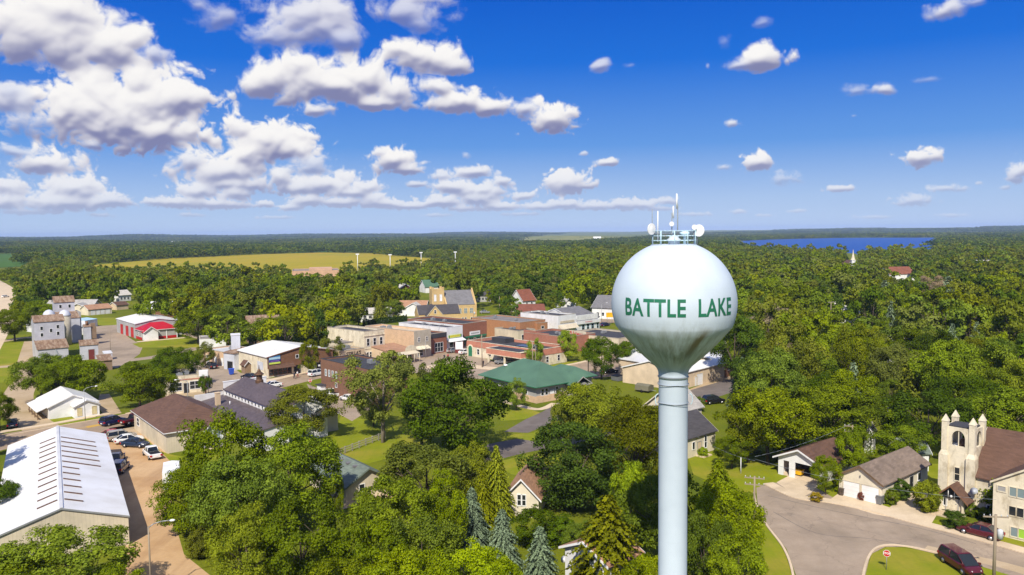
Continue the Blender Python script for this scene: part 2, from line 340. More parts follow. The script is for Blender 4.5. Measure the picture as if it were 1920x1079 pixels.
def make_world():
    wd = bpy.data.worlds.new('World'); scene.world = wd; t = NT(wd)
    sky = t.n('ShaderNodeTexSky', sky_type='NISHITA', sun_disc=False, sun_elevation=SUN_EL, sun_rotation=R(180)+SUN_AZ, altitude=300, air_density=1.0, dust_density=.6, ozone_density=2.0)
    vec = t.n('ShaderNodeTexCoord').outputs['Generated']
    X, Y, Z = t.n('ShaderNodeSeparateXYZ', {0: vec}).outputs
    el = t.math('MULTIPLY', t.math('ARCSINE', Z), 180/math.pi); az = t.math('MULTIPLY', t.math('ARCTAN2', X, Y), 180/math.pi)
    # colour of the clear sky: deep saturated blue above, pale at the horizon
    up = t.ramp(el, 0.0, 19.0)
    grade = t.n('ShaderNodeValToRGB', {0: up}); cr = grade.color_ramp
    cr.elements[0].color = (.53, .66, .86, 1); cr.elements[1].color = (.001, .082, .56, 1)
    for p, c in ((.12, (.41, .57, .84, 1)), (.32, (.130, .335, .78, 1)), (.62, (.014, .165, .70, 1))):
        e = cr.elements.new(p); e.color = c
    nis = t.n('ShaderNodeHueSaturation', {'Saturation': .6, 'Value': 1.0, 'Color': sky.outputs[0]}).outputs[0]
    low = t.n('ShaderNodeVectorMath', {0: grade.outputs[0], 'Scale': GAIN/SKY_STR}, operation='SCALE').outputs[0]
    base = t.mix(t.ramp(el, 60.0, 26.0), nis, low)
    img, (a0, a1, e0, e1) = make_clouds()
    u = t.math('DIVIDE', t.math('SUBTRACT', az, a0), a1-a0); v = t.math('DIVIDE', t.math('SUBTRACT', el, e0), e1-e0)
    tex = t.n('ShaderNodeTexImage', {0: t.n('ShaderNodeCombineXYZ', {0: u, 1: v, 2: 0.0}).outputs[0]}, image=img, extension='MIRROR', interpolation='Linear')
    msk = t.math('MULTIPLY', t.ramp(v, 1.0, .985), t.ramp(v, .03, .045))
    al = t.math('MULTIPLY', tex.outputs[1], msk)
    cl = t.n('ShaderNodeVectorMath', {0: tex.outputs[0], 'Scale': t.math('MULTIPLY', msk, GAIN/SKY_STR)}, operation='SCALE').outputs[0]
    clear = t.n('ShaderNodeVectorMath', {0: base, 'Scale': t.math('SUBTRACT', 1.0, al)}, operation='SCALE').outputs[0]
    tot = t.n('ShaderNodeVectorMath', {0: clear, 1: cl}, operation='ADD').outputs[0]
    bg = t.n('ShaderNodeBackground', {0: tot, 1: SKY_STR})
    t.t.links.new(bg.outputs[0], t.n('ShaderNodeOutputWorld').inputs[0])
    wd.cycles.sampling_method = 'MANUAL'; wd.cycles.sample_map_resolution = 512
    s = bpy.data.lights.new('sun', 'SUN'); s.energy = 4.2; s.angle = R(.53); s.color = (1, .93, .80)
    o = bpy.data.objects.new('sun', s); COL.objects.link(o)
    o.rotation_euler = Vector((math.sin(SUN_AZ)*math.cos(SUN_EL), math.cos(SUN_AZ)*math.cos(SUN_EL), -math.sin(SUN_EL))).to_track_quat('-Z', 'Y').to_euler()
    o.location = (-60, -200, 300)
    cd = bpy.data.cameras.new('camera'); co = bpy.data.objects.new('camera', cd); COL.objects.link(co)
    cd.sensor_fit = 'HORIZONTAL'; cd.sensor_width = 36; cd.lens = 36*F/1920; cd.clip_start = .5; cd.clip_end = 60000
    m = Matrix((CR, CU, -CF)).transposed().to_4x4(); m.translation = (0, 0, CAMH); co.matrix_world = m
    scene.camera = co
    vs = scene.view_settings; vs.view_transform = 'Standard'; vs.look = 'None'; vs.exposure = EXPO; vs.gamma = 1; vs.use_curve_mapping = False
    cy = scene.cycles; cy.max_bounces = 6; cy.diffuse_bounces = 3; cy.glossy_bounces = 2; cy.transmission_bounces = 3; cy.volume_bounces = 0; cy.transparent_max_bounces = 4
    cy.use_denoising = True; cy.caustics_reflective = False; cy.caustics_refractive = False; cy.sample_clamp_indirect = 4
make_world()
# ================================================================ ground, fields, lake, roads
def ground_mat():
    mat = bpy.data.materials.new('meadow_ground'); t = NT(mat)
    vec = t.n('ShaderNodeTexCoord').outputs['Object']
    a = t.noise(vec, .035, 5, .6); b = t.noise(vec, .35, 6, .65); c = t.noise(vec, 3.0, 3)
    col = t.mix(t.ramp(a, .35, .65), (.10, .130, .007), (.19, .20, .010))
    col = t.mix(t.math('MULTIPLY', t.ramp(b, .5, .72), .6), col, (.17, .16, .03))
    col = t.mix(t.math('MULTIPLY', t.ramp(c, .35, .7), .4), col, (.05, .085, .008))
    bs = t.n('ShaderNodeBsdfPrincipled', {'Base Color': col, 'Roughness': .95, 'Specular IOR Level': .1})
    t.t.links.new(t.n('ShaderNodeBump', {'Height': c, 'Strength': .5, 'Distance': .15}).outputs[0], bs.inputs['Normal'])
    t.out(bs.outputs[0]); return mat
def surf_mat(name, c0, c1, scale, c2=None, s2=.06, rough=.9, bump=.02, streak=None, crack=False):
    mat = bpy.data.materials.new(name); t = NT(mat)
    vec = t.n('ShaderNodeTexCoord').outputs['Object']
    n1 = t.noise(vec, scale, 6, .65); n2 = t.noise(vec, s2, 5, .6); n3 = t.noise(vec, scale*9, 2)
    col = t.mix(t.ramp(n1, .32, .68), c0, c1)
    if c2: col = t.mix(t.ramp(n2, .48, .68), col, c2)
    if crack:
        vo = t.n('ShaderNodeTexVoronoi', {'Vector': t.n('ShaderNodeVectorMath', {0: vec, 1: t.n('ShaderNodeVectorMath', {0: t.n('ShaderNodeTexNoise', {'Vector': vec, 'Scale': .5}).outputs[1], 'Scale': 2.2}, operation='SCALE').outputs[0]}, operation='ADD').outputs[0], 'Scale': .16}, feature='DISTANCE_TO_EDGE').outputs['Distance']
        col = t.mix(t.math('MULTIPLY', t.ramp(vo, .010, .002), .28), col, tuple(x*.35 for x in c0))
        col = t.mix(t.math('MULTIPLY', t.ramp(t.noise(vec, .22, 4, .6), .60, .70), .35), col, tuple(x*.45 for x in c0))
    if streak:
        mp = t.n('ShaderNodeMapping', {'Vector': vec, 'Rotation': (0, 0, streak[0]), 'Scale': (streak[1], streak[2], 1)}).outputs[0]
        col = t.mix(t.math('MULTIPLY', t.ramp(t.noise(mp, 1, 5, .6), .5, .72), streak[4]), col, streak[3])
    col = t.mix(t.math('MULTIPLY', t.ramp(n3, .3, .8), .22), col, tuple(x*.55 for x in c0))
    bs = t.n('ShaderNodeBsdfPrincipled', {'Base Color': col, 'Roughness': rough, 'Specular IOR Level': .2})
    if bump: t.t.links.new(t.n('ShaderNodeBump', {'Height': n3, 'Strength': .4, 'Distance': bump}).outputs[0], bs.inputs['Normal'])
    t.out(bs.outputs[0]); return mat
_M['asphalt'] = surf_mat('asphalt', (.33,.255,.185), (.40,.315,.235), .5, (.26,.205,.15), .07, streak=(.6,.5,.05,(.17,.14,.115),.22), crack=True)
_M['street'] = surf_mat('street', (.34,.25,.17), (.40,.30,.21), .4, (.27,.20,.14), .1, streak=(-.85,.7,.05,(.17,.13,.10),.35), crack=True)
_M['dark_asphalt'] = surf_mat('dark_asphalt', (.15,.125,.11), (.20,.17,.15), .5, (.12,.10,.09), .1)
_M['walk'] = surf_mat('walk', (.60,.47,.32), (.68,.55,.39), .7, (.52,.41,.28), .2)
_M['dirt'] = surf_mat('dirt', (.50,.32,.165), (.57,.385,.215), .25, (.43,.26,.125), .13, streak=(.12,.35,.03,(.29,.165,.08),.6))
_M['gravel'] = surf_mat('gravel', (.42,.31,.19), (.50,.39,.26), .6, (.36,.27,.15), .1)
_M['lawn'] = surf_mat('lawn', (.175,.205,.005), (.225,.25,.006), .22, (.30,.25,.03), .09, bump=.08, streak=(.9,.9,.06,(.135,.175,.005),.35))
_M['soy'] = surf_mat('soy', (.33,.275,.008), (.38,.29,.008), .012, (.26,.25,.008), .004, bump=0, streak=(.25,.03,.0015,(.42,.28,.010),.8))
_M['corn'] = surf_mat('corn', (.05,.12,.008), (.07,.15,.01), .012, (.06,.12,.012), .004, bump=0)
_M['pasture'] = surf_mat('pasture', (.21,.22,.02), (.27,.245,.03), .008, (.12,.15,.02), .003, bump=0, streak=(1.4,.02,.001,(.22,.18,.03),.7))
_M['paint_line'] = surf_mat('paint_line', (.62,.57,.46), (.7,.66,.55), 2)
_M['paint_yellow'] = surf_mat('paint_yellow', (.50,.30,.05), (.56,.35,.08), 2)
def sheet_grid(name, xs, ys, mat, fn, kind='structure'):
    vs = [(x, y, fn(x, y)) for y in ys for x in xs]; nx = len(xs)
    fs = [(j*nx+i, j*nx+i+1, (j+1)*nx+i+1, (j+1)*nx+i) for j in range(len(ys)-1) for i in range(nx-1)]
    mb = MB(); mb.add(vs, fs, 0, True)
    return tag(mb.build(name, mat, recalc=False), kind=kind)
def build_ground():
    ys = [-300, 0, 150, 300, 500, 700, 800] + [800 + 120*i for i in range(1, 36)] + [5200 + 330*i for i in range(30)]
    xs = [-14000 + 500*i for i in range(18)] + [-4900 + 140*i for i in range(70)] + [5000 + 500*i for i in range(19)]
    def hills(x, y):
        return terrain(x, y) + (_ss(5000, 10000, math.hypot(x, y)) * 8)
    sheet_grid('ground', xs, ys, ground_mat(), hills)
LAYER = [0]
def area(name, pts, mat, z=None, label=None, world=False):
    P = pts if world else [g(*p) for p in pts]
    z = z if z is not None else .004
    mb = MB(); mb.add([(x, y, z) for x, y in P], [tuple(range(len(P)))])
    o = mb.build(name, mat, recalc=False)
    if o.data.polygons[0].normal.z < 0: o.data.flip_normals()
    return tag(o, kind='structure')
def smooth_line(P, k=6):
    out = []
    for i in range(len(P)-1):
        p0 = P[max(0, i-1)]; p1 = P[i]; p2 = P[i+1]; p3 = P[min(len(P)-1, i+2)]
        for j in range(k):
            t = j/k
            out.append(tuple(.5*(2*p1[a]+(p2[a]-p0[a])*t+(2*p0[a]-5*p1[a]+4*p2[a]-p3[a])*t*t+(3*p1[a]-p0[a]-3*p2[a]+p3[a])*t**3) for a in (0, 1)))
    out.append(tuple(P[-1])); return out
def strip(name, pts, w, mat, z=.008, h=0, world=False, smooth=True, off=0.0):
    """a band of constant width along a line; h > 0 makes it a raised slab or kerb"""
    P = pts if world else [g(*p) for p in pts]
    if smooth and len(P) > 2: P = smooth_line(P)
    L = []; Rr = []
    for i in range(len(P)):
        a = Vector(P[max(0, i-1)]); b = Vector(P[min(len(P)-1, i+1)]); d = (b-a).normalized(); n = Vector((-d.y, d.x)); c = Vector(P[i])
        L.append(c+n*(off+w/2)); Rr.append(c+n*(off-w/2))
    mb = MB(); n = len(P)
    if h <= 0:
        mb.add([(v.x, v.y, z) for v in L+Rr], [(i, n+i, n+i+1, i+1) for i in range(n-1)])
        o = mb.build(name, mat, recalc=False)
    else:
        vs = [(v.x, v.y, -.05) for v in L+Rr] + [(v.x, v.y, h) for v in L+Rr]
        fs = []
        for i in range(n-1):
            fs += [(2*n+i, 3*n+i, 3*n+i+1, 2*n+i+1), (i, 2*n+i, 2*n+i+1, i+1), (n+i, n+i+1, 3*n+i+1, 3*n+i)]
        fs += [(0, n, 3*n, 2*n), (n-1, 3*n-1, 4*n-1, 2*n-1)]
        mb.add(vs, fs); o = mb.build(name, mat)
    return tag(o, kind='structure')
def terrain_patch(name, outline, mat, n=26, lift=.35):
    """a field following the land: outline in ground metres"""
    xs = [p[0] for p in outline]; ys = [p[1] for p in outline]; x0, x1, y0, y1 = min(xs), max(xs), min(ys), max(ys)
    b = bmesh.new(); f = b.faces.new([b.verts.new((x, y, 0)) for x, y in outline])
    for i in range(1, n):
        for co, no in (((x0+(x1-x0)*i/n, 0, 0), (1, 0, 0)), ((0, y0+(y1-y0)*i/n, 0), (0, 1, 0))):
            bmesh.ops.bisect_plane(b, geom=b.verts[:]+b.edges[:]+b.faces[:], plane_co=co, plane_no=no)
    for v in b.verts: v.co.z = terrain(v.co.x, v.co.y) + lift
    bmesh.ops.recalc_face_normals(b, faces=b.faces)
    me = bpy.data.meshes.new(name); b.to_mesh(me); b.free(); me.materials.append(M(mat))
    o = link(name, me)
    if me.polygons[0].normal.z < 0: me.flip_normals()
    return tag(o, kind='structure')
def in_poly(x, y, P):
    c = False; j = len(P)-1
    for i in range(len(P)):
        if (P[i][1] > y) != (P[j][1] > y) and x < (P[j][0]-P[i][0])*(y-P[i][1])/(P[j][1]-P[i][1])+P[i][0]: c = not c
        j = i
    return c
build_ground()
FIELDS = []
def field(name, mat, pix, lift=.35, n=24):
    P = [g(*p) for p in pix]; FIELDS.append(P); return terrain_patch(name, P, mat, n, lift)
field('soybean_field', 'soy', [(150,510),(105,513),(165,499),(300,487),(430,481),(520,477),(600,473.5),(690,474),(800,485),(850,493),(800,503),(600,516),(300,520)])
field('corn_field', 'corn', [(-60,478),(45,477),(62,484),(40,500),(-60,505)])
field('corn_field', 'corn', [(110,474),(165,472.5),(172,478),(120,480)])
field('corn_field', 'corn', [(540,476),(575,469),(640,467),(675,468),(690,472),(600,472)])
field('hay_field', 'pasture', [(560,468),(590,465.5),(600,468),(565,472)])
field('hay_field', 'pasture', [(165,476),(205,474),(222,480),(180,483)])
field('pasture_field', 'pasture', [(925,455),(1010,443.5),(1130,439),(1240,439),(1240,444),(1160,452),(1080,456),(1000,457)], .5)
field('pasture_field', 'pasture', [(1640,436),(1700,433.5),(1960,430.5),(1960,432.5),(1760,436)], .5)
field('pasture_field', 'pasture', [(300,459),(330,457.5),(352,458),(340,460.5)], .5)
field('hay_field', 'pasture', [(905,452),(945,451),(960,453),(920,455)], .5)
field('hay_field', 'pasture', [(1200,447),(1320,444),(1330,446),(1230,449.5)], .5)
field('pasture_field', 'pasture', [(1330,446.5),(1420,445),(1425,447),(1340,449)], .5)
field('pasture_field', 'pasture', [(1560,441),(1760,437.5),(1900,437),(1900,439),(1700,441)], .5)
field('hay_field', 'pasture', [(1400,437),(1560,434.5),(1560,436),(1420,438.5)], .5)
field('corn_field', 'corn', [(-40,462),(30,460),(60,462),(-40,466)], .5)
field('hay_field', 'pasture', [(430,455),(520,452),(540,454),(440,457)], .5)
# lake
LAKE = [g(*p) for p in [(1368,453),(1440,449.5),(1560,446.5),(1640,446),(1720,446),(1790,445.5),(1775,452),(1762,460),(1775,468),(1800,472),(1846,472),(1835,477),(1770,477),(1700,480),(1660,483),(1560,483),(1500,479),(1440,475),(1375,470)]]
FIELDS.append(LAKE)
def lake_mat():
    mat = bpy.data.materials.new('lake_water'); t = NT(mat)
    vec = t.n('ShaderNodeTexCoord').outputs['Object']
    n = t.noise(t.n('ShaderNodeMapping', {'Vector': vec, 'Scale': (.03, .09, 1)}).outputs[0], 1, 5)
    col = t.mix(t.ramp(n, .35, .65), (.006, .05, .25), (.010, .07, .32))
    bs = t.n('ShaderNodeBsdfPrincipled', {'Base Color': col, 'Roughness': .35, 'Specular IOR Level': .25})
    t.t.links.new(t.n('ShaderNodeBump', {'Height': t.noise(vec, .25, 4), 'Strength': .5, 'Distance': .6}).outputs[0], bs.inputs['Normal'])
    t.out(bs.outputs[0]); return mat
area('lake', LAKE, lake_mat(), z=-.2, world=True)
# ---- streets of the town
MAIN = [(-140,868),(0,829),(110,810),(212,795),(300,777),(380,757),(450,736),(520,718),(600,700),(700,684),(790,669),(862,655),(930,640),(1000,626),(1090,610),(1200,592)]
MAING = smooth_line([g(*p) for p in MAIN])
strip('road', MAING, 11, 'street', .010, world=True, smooth=False)
strip('lane_line', MAING[:40], .25, 'paint_yellow', .014, world=True, smooth=False, off=.25)
area('lane_marking', [(160,800),(195,794),(200,796),(165,803)], 'paint_yellow', .018)
strip('pavement', [(-60,836),(0,812),(85,798),(205,776)], 1.6, 'walk', h=.12)
strip('kerb', [(-60,842),(0,821),(120,798),(235,778),(310,760)], .3, 'walk', h=.13)
strip('pavement', [(240,777),(300,763),(345,752),(395,738)], 1.6, 'walk', h=.12)
area('forecourt', [(298,764),(312,738),(378,734),(402,735),(385,748),(330,760)], 'gravel', .012)
area('car_park', [(205,800),(262,795),(272,815),(300,835),(318,852),(322,880),(322,960),(345,1040),(420,1100),(420,1180),(190,1180),(235,1020),(200,830)], 'dirt', .006)
area('paved_apron', [(205,803),(268,793),(276,812),(240,815),(204,818)], 'gravel', .010)
area('lawn', [(300,846),(322,853),(350,858),(420,850),(420,870),(340,868),(318,864)], 'lawn', .010)
area('lawn', [(262,815),(272,822),(300,845),(296,848),(268,826)], 'lawn', .010)
strip('dirt_track', [(45,720),(33,745),(40,775),(72,800),(90,805)], 6, 'gravel', .008)
strip('dirt_track', [(58,640),(50,670),(42,700),(45,722)], 4, 'gravel', .007)
strip('gravel_lane', [(-20,690),(60,684)], 4, 'gravel', .010)
strip('gravel_lane', [(-20,646),(40,634),(75,634)], 3.5, 'gravel', .010)
area('gravel_lane', [(187,740),(205,739),(228,775),(196,781),(182,760)], 'gravel', .009)
area('lawn', [(-40,655),(-40,720),(40,716),(70,700),(75,640),(0,644)], 'lawn', .005)
area('lawn', [(46,740),(60,735),(92,780),(150,785),(190,777),(200,781),(100,803),(60,790)], 'lawn', .0052)
area('gravel_yard', [(180,612),(225,609),(240,632),(268,650),(262,664),(245,676),(220,690),(190,690),(176,650)], 'asphalt', .006)
area('lawn', [(180,596),(226,596),(226,612),(185,612)], 'lawn', .0054)
area('lawn', [(248,645),(330,633),(372,640),(375,652),(300,652),(262,652)], 'lawn', .008)
strip('road', [(240,676),(300,668),(380,650),(400,640),(375,632),(345,622)], 5, 'asphalt', .007)
area('car_park', [(378,676),(420,680),(452,700),(520,712),(500,730),(430,736),(395,722),(380,700)], 'asphalt', .008)
strip('road', [(425,740),(405,715),(390,690),(382,672)], 8, 'asphalt', .0095)
strip('pavement', [(478,718),(520,711),(600,692),(700,672)], 2.2, 'walk', h=.12)
area('car_park', [(575,720),(605,732),(690,752),(700,765),(660,790),(632,775),(590,750)], 'asphalt', .0075)
area('lawn', [(600,812),(632,800),(640,778),(700,790),(760,800),(800,830),(760,850),(690,870),(640,860),(600,840)], 'lawn', .0056)
area('street_plaza', [(700,700),(740,660),(830,645),(960,690),(1010,690),(930,716),(820,700)], 'asphalt', .0065)
strip('pavement', [(800,690),(850,683),(905,690),(960,693),(1045,690)], 3.5, 'walk', h=.12)
strip('road', [(925,712),(1000,700),(1080,690),(1170,668),(1240,655)], 8, 'street', .0085)
area('car_park', [(1045,692),(1110,680),(1150,665),(1200,680),(1160,705),(1090,712)], 'street', .009)
strip('pavement', [(1010,695),(1090,680),(1150,664)], 1.4, 'walk', h=.10)
area('lawn', [(1000,692),(1080,676),(1085,682),(1010,700)], 'lawn', .011)
area('lawn', [(930,752),(965,757),(985,765),(1015,775),(985,786),(940,790)], 'lawn', .007)
strip('pavement', [(934,750),(1005,768),(1040,757)], 1.5, 'walk', h=.08)
area('driveway', [(985,787),(1018,772),(1040,757),(1075,752),(1080,775),(990,812),(945,810)], 'dark_asphalt', .009)
area('lawn', [(950,815),(1000,812),(1075,780),(1090,800),(1020,830),(960,822)], 'lawn', .012)
strip('road', [(870,861),(960,839),(1040,825),(1120,805),(1250,762),(1330,735),(1420,708)], 8, 'dark_asphalt', .010)
area('lawn', [(920,870),(990,852),(1060,850),(1060,900),(960,890)], 'lawn', .006)
area('gravel_yard', [(1160,710),(1240,725),(1280,745),(1330,750),(1420,700),(1400,680),(1370,700),(1280,735),(1180,700)], 'gravel', .005)
area('lawn', [(1290,858),(1345,845),(1450,870),(1480,895),(1420,925),(1370,920),(1300,890)], 'lawn', .006)
strip('highway', [(-40,660),(2,596),(11,565),(6,540),(-25,522)], 11, 'walk', .012)
strip('highway', [(-30,513),(20,510.5),(38,512)], 10, 'walk', .012)
# right-hand street corner
area('road', [(1418,915),(1450,905),(1530,915),(1570,938),(1700,975),(1800,995),(2050,1060),(2050,1120),(1960,1100),(1800,1050),(1700,1026),(1660,1026),(1632,1040),(1620,1090),(1625,1200),(1500,1200),(1493,1080),(1475,1030),(1440,985),(1421,950)], 'asphalt', .012)
strip('asphalt_seam', [(1440,930),(1560,958),(1720,990),(1830,1020)], .12, 'dark_asphalt', .016)  # dark strips painted in for overhead wires and their shadows across the road
strip('asphalt_seam', [(1450,960),(1530,1000),(1640,1012),(1780,1040)], .10, 'dark_asphalt', .016)
strip('kerb', [(1490,1150),(1487,1080),(1470,1030),(1437,985),(1419,950),(1414,925)], .25, 'walk', h=.12)
strip('kerb', [(1622,1150),(1618,1085),(1634,1037),(1664,1023),(1720,1029),(1800,1049)], .25, 'walk', h=.12)
area('lawn', [(1620,1180),(1619,1085),(1635,1039),(1665,1025),(1720,1031),(1800,1052),(1990,1105),(1990,1200)], 'lawn', .010)
strip('pavement', [(1735,1028),(1800,1043),(1880,1060),(1990,1092)], 1.8, 'gravel', .014)
area('lawn', [(1415,930),(1420,952),(1437,987),(1470,1032),(1486,1080),(1488,1150),(1380,1150),(1380,960)], 'lawn', .010)
area('driveway', [(1456,905),(1478,893),(1535,893),(1540,905),(1520,925),(1500,935)], 'walk', .014)
strip('pavement', [(1440,907),(1495,932),(1560,941),(1640,958),(1740,985),(1800,1000),(1960,1045)], 1.6, 'walk', h=.10)
area('driveway', [(1555,938),(1573,925),(1650,946),(1668,952),(1720,965),(1730,980),(1640,965)], 'walk', .015)
area('path', [(1668,952),(1700,925),(1740,925),(1735,950),(1760,960),(1745,985),(1700,970)], 'walk', .016)
area('lawn', [(1490,935),(1512,921),(1570,940),(1545,947)], 'lawn', .011)
area('lawn', [(1655,943),(1680,905),(1760,880),(1770,900),(1700,925),(1668,950)], 'lawn', .010)
area('lawn', [(1712,978),(1760,975),(1900,1005),(1990,1020),(1990,1045),(1860,1012)], 'lawn', .010)
area('lawn', [(1470,892),(1530,880),(1660,870),(1760,870),(1760,930),(1660,960),(1560,940)], 'lawn', .005)
# ================================================================ water tower
TX, TY = 11.92, 58.6
def tower_paint():
    mat = bpy.data.materials.new('tank_paint'); t = NT(mat)
    vec = t.n('ShaderNodeTexCoord').outputs['Object']; X, Y, Z = t.n('ShaderNodeSeparateXYZ', {0: vec}).outputs
    base = t.mix(t.ramp(t.noise(vec, .5, 5), .35, .65), (.51, .585, .655), (.555, .63, .70))
    # mildew and rust runs below the belly: streaks that keep their place in the paint
    ang = t.math('ARCTAN2', X, t.math('MULTIPLY', Y, -1.0))
    cyl = t.n('ShaderNodeCombineXYZ', {0: t.math('MULTIPLY', ang, 3.2), 1: t.math('MULTIPLY', Z, .28), 2: 0.0}).outputs[0]
    st = t.noise(cyl, 1.3, 7, .7); st2 = t.noise(cyl, 4.2, 4, .6)
    wob = t.math('ADD', Z, t.math('MULTIPLY', t.math('SUBTRACT', t.noise(cyl, 1.1, 5, .6), .5), 3.2)); low = t.math('MULTIPLY', t.ramp(wob, 29.0, 26.2), t.ramp(Z, 25.0, 26.0))
    c = t.mix(t.math('MULTIPLY', t.math('MULTIPLY', t.ramp(st, .45, .60), low), .85), base, (.22, .235, .17))
    c = t.mix(t.math('MULTIPLY', t.math('MULTIPLY', t.ramp(st2, .5, .7), low), .4), c, (.13, .11, .06))
    patch = t.math('MULTIPLY', t.math('MULTIPLY', t.ramp(t.math('ABSOLUTE', t.math('SUBTRACT', t.math('ADD', ang, t.math('MULTIPLY', t.math('SUBTRACT', Z, 26.6), -.08)), .22)), .17, .04), t.ramp(t.noise(cyl, 2.6, 5), .26, .50)), t.math('MULTIPLY', t.ramp(Z, 28.4, 27.6), t.ramp(Z, 25.4, 26.3)))
    c = t.mix(t.math('MULTIPLY', patch, .9), c, (.19, .15, .08))
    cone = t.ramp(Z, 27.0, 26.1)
    cone_shade = t.math('MULTIPLY', t.math('MULTIPLY', cone, t.ramp(Z, 24.35, 24.7)), t.ramp(t.noise(cyl, .8, 6, .65), .30, .62, .14, .5))  # underside shade of the cone painted into the colour, broken up by noise
    c = t.mix(cone_shade, c, (.17, .245, .285))
    seam = t.math('FRACT', t.math('MULTIPLY', Z, .42))
    c = t.mix(t.math('MULTIPLY', t.ramp(seam, .014, .0), .16), c, (.3, .35, .38))
    vs_ = t.math('FRACT', t.math('MULTIPLY', ang, 1.9)); c = t.mix(t.math('MULTIPLY', t.ramp(vs_, .012, .0), .10), c, (.3, .35, .38))
    bs = t.n('ShaderNodeBsdfPrincipled', {'Base Color': c, 'Roughness': .6, 'Specular IOR Level': .2})
    t.out(bs.outputs[0]); return mat
def build_tower():
    k = 59.2/F*1.0
    e = thing('water_tower', 'pale blue ball-shaped water tower lettered BATTLE LAKE on a tall round column', 'water tower', (TX, TY, 0))
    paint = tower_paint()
    zc = 29.72; RS = 4.56
    prof = []
    a0 = math.asin(1.62/RS)
    for i in range(40):
        a = a0 + (R(112)-a0)*i/39
        prof.append((RS*math.sin(a), zc+RS*math.cos(a)))
    r0, z0 = prof[-1]
    for r, z in [(3.80,27.5),(3.24,26.85),(2.66,26.23),(2.12,25.70),(1.70,25.34),(1.38,25.05),(1.20,24.82),(1.11,24.6),(1.09,24.4),(1.085,24.1)]:
        prof.append((r, z))
    # smooth the lower cone
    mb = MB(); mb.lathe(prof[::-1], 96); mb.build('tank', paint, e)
    mb = MB(); mb.lathe([(1.35,-.1),(1.35,.3),(1.07,1.6),(1.07,24.3),(1.085,24.35)], 64); mb.build('column', paint, e)
    for z in (24.28, 23.68, 22.3):
        mb = MB(); mb.lathe([(1.075,z-.03),(1.115,z-.02),(1.115,z+.02),(1.075,z+.03)], 48); mb.build('stiffener_ring', 'cable', e)
    for rr, z, am, k in ((1.16, 23.68, .05, 3), (1.16, 22.27, .07, 2), (1.14, 24.24, 0, 1)):
        mb = MB()
        for i in range(40):
            a = 2*math.pi*i/40; b = 2*math.pi*(i+1)/40
            mb.tube((rr*math.cos(a),rr*math.sin(a),z+am*math.sin(k*a)),(rr*math.cos(b),rr*math.sin(b),z+am*math.sin(k*b)),.018,n=5)
        mb.build('strap_cable', 'cable', e)
    for sx in (-1, 1):   # drooping cable loops either side
        mb = MB(); P = []
        for i in range(13):
            a = -.5+i/12*3.3
            P.append((sx*(1.18+.20*math.sin(max(0, a))), -.25, 22.55+.42*math.cos(a)))
        for p, q in zip(P, P[1:]): mb.tube(p, q, .03, n=6)
        mb.build('cable_loop', 'tank_rail', e)
    # lettering wrapped on the ball
    fo = bpy.data.curves.new('letters', 'FONT'); fo.body = 'BATTLE  LAKE'; fo.size = 1; fo.offset = .024; fo.space_word = .95; fo.space_character = 1.06; fo.resolution_u = 4
    tmp = bpy.data.objects.new('letters_tmp', fo); COL.objects.link(tmp)
    bpy.context.view_layer.update()
    me = bpy.data.meshes.new_from_object(tmp.evaluated_get(bpy.context.evaluated_depsgraph_get())); bpy.data.objects.remove(tmp)
    b = bmesh.new(); b.from_mesh(me)
    bmesh.ops.remove_doubles(b, verts=b.verts, dist=1e-5)
    xs = [v.co.x for v in b.verts]; ys = [v.co.y for v in b.verts]; x0, x1, y0, y1 = min(xs), max(xs), min(ys), max(ys)
    for i in range(1, 90):
        bmesh.ops.bisect_plane(b, geom=b.verts[:]+b.edges[:]+b.faces[:], plane_co=(x0+(x1-x0)*i/90, 0, 0), plane_no=(1, 0, 0))
    for i in range(1, 6):
        bmesh.ops.bisect_plane(b, geom=b.verts[:]+b.edges[:]+b.faces[:], plane_co=(0, y0+(y1-y0)*i/6, 0), plane_no=(0, 1, 0))
    bmesh.ops.triangulate(b, faces=b.faces)
    # azimuth span in front of the camera; 0 faces the camera line
    face = math.atan2(TX, TY)
    A0, A1 = R(-47), R(60); ZB, ZT = 29.12, 30.36
    for v in b.verts:
        a = A0+(A1-A0)*(v.co.x-x0)/(x1-x0); z = ZB+(ZT-ZB)*(v.co.y-y0)/(y1-y0)
        rr = math.sqrt(max(.1, RS*RS-(z-zc)**2)) + .022
        an = a + -face
        v.co = (rr*math.sin(an), -rr*math.cos(an), z)
    me2 = bpy.data.meshes.new('lettering'); b.normal_update(); b.to_mesh(me2); b.free(); me2.materials.append(M('letter_green'))
    for p in me2.polygons: p.use_smooth = True
    link('lettering', me2, e)
    # top deck
    zt = zc+RS*math.cos(a0)
    mb = MB(); mb.lathe([(0.01,zt-.1),(1.66,zt-.1),(1.66,zt+.06),(0.01,zt+.06)], 32, smooth=False); mb.build('deck', paint, e)
    rail = MB(); zr = zt+.06
    n = 10
    for i in range(n):
        a = 2*math.pi*i/n + .15; c, s = 1.6*math.cos(a), 1.6*math.sin(a)
        rail.tube((c,s,zr),(c,s,zr+1.0),.035,n=6)
    for h in (.28, .62, .98):
        for i in range(30):
            a = 2*math.pi*i/30; b2 = 2*math.pi*(i+1)/30
            rail.tube((1.6*math.cos(a),1.6*math.sin(a),zr+h),(1.6*math.cos(b2),1.6*math.sin(b2),zr+h),.028,n=5)
    rail.build('railing', 'tank_rail', e)
    mb = MB(); mb.lathe([(.42,zr),(.42,zr+.22),(.52,zr+.26),(.52,zr+.36),(.34,zr+.46),(.34,zr+.62),(.02,zr+.68)], 20, (-.05,-.3,0)); mb.build('vent_hatch', paint, e)
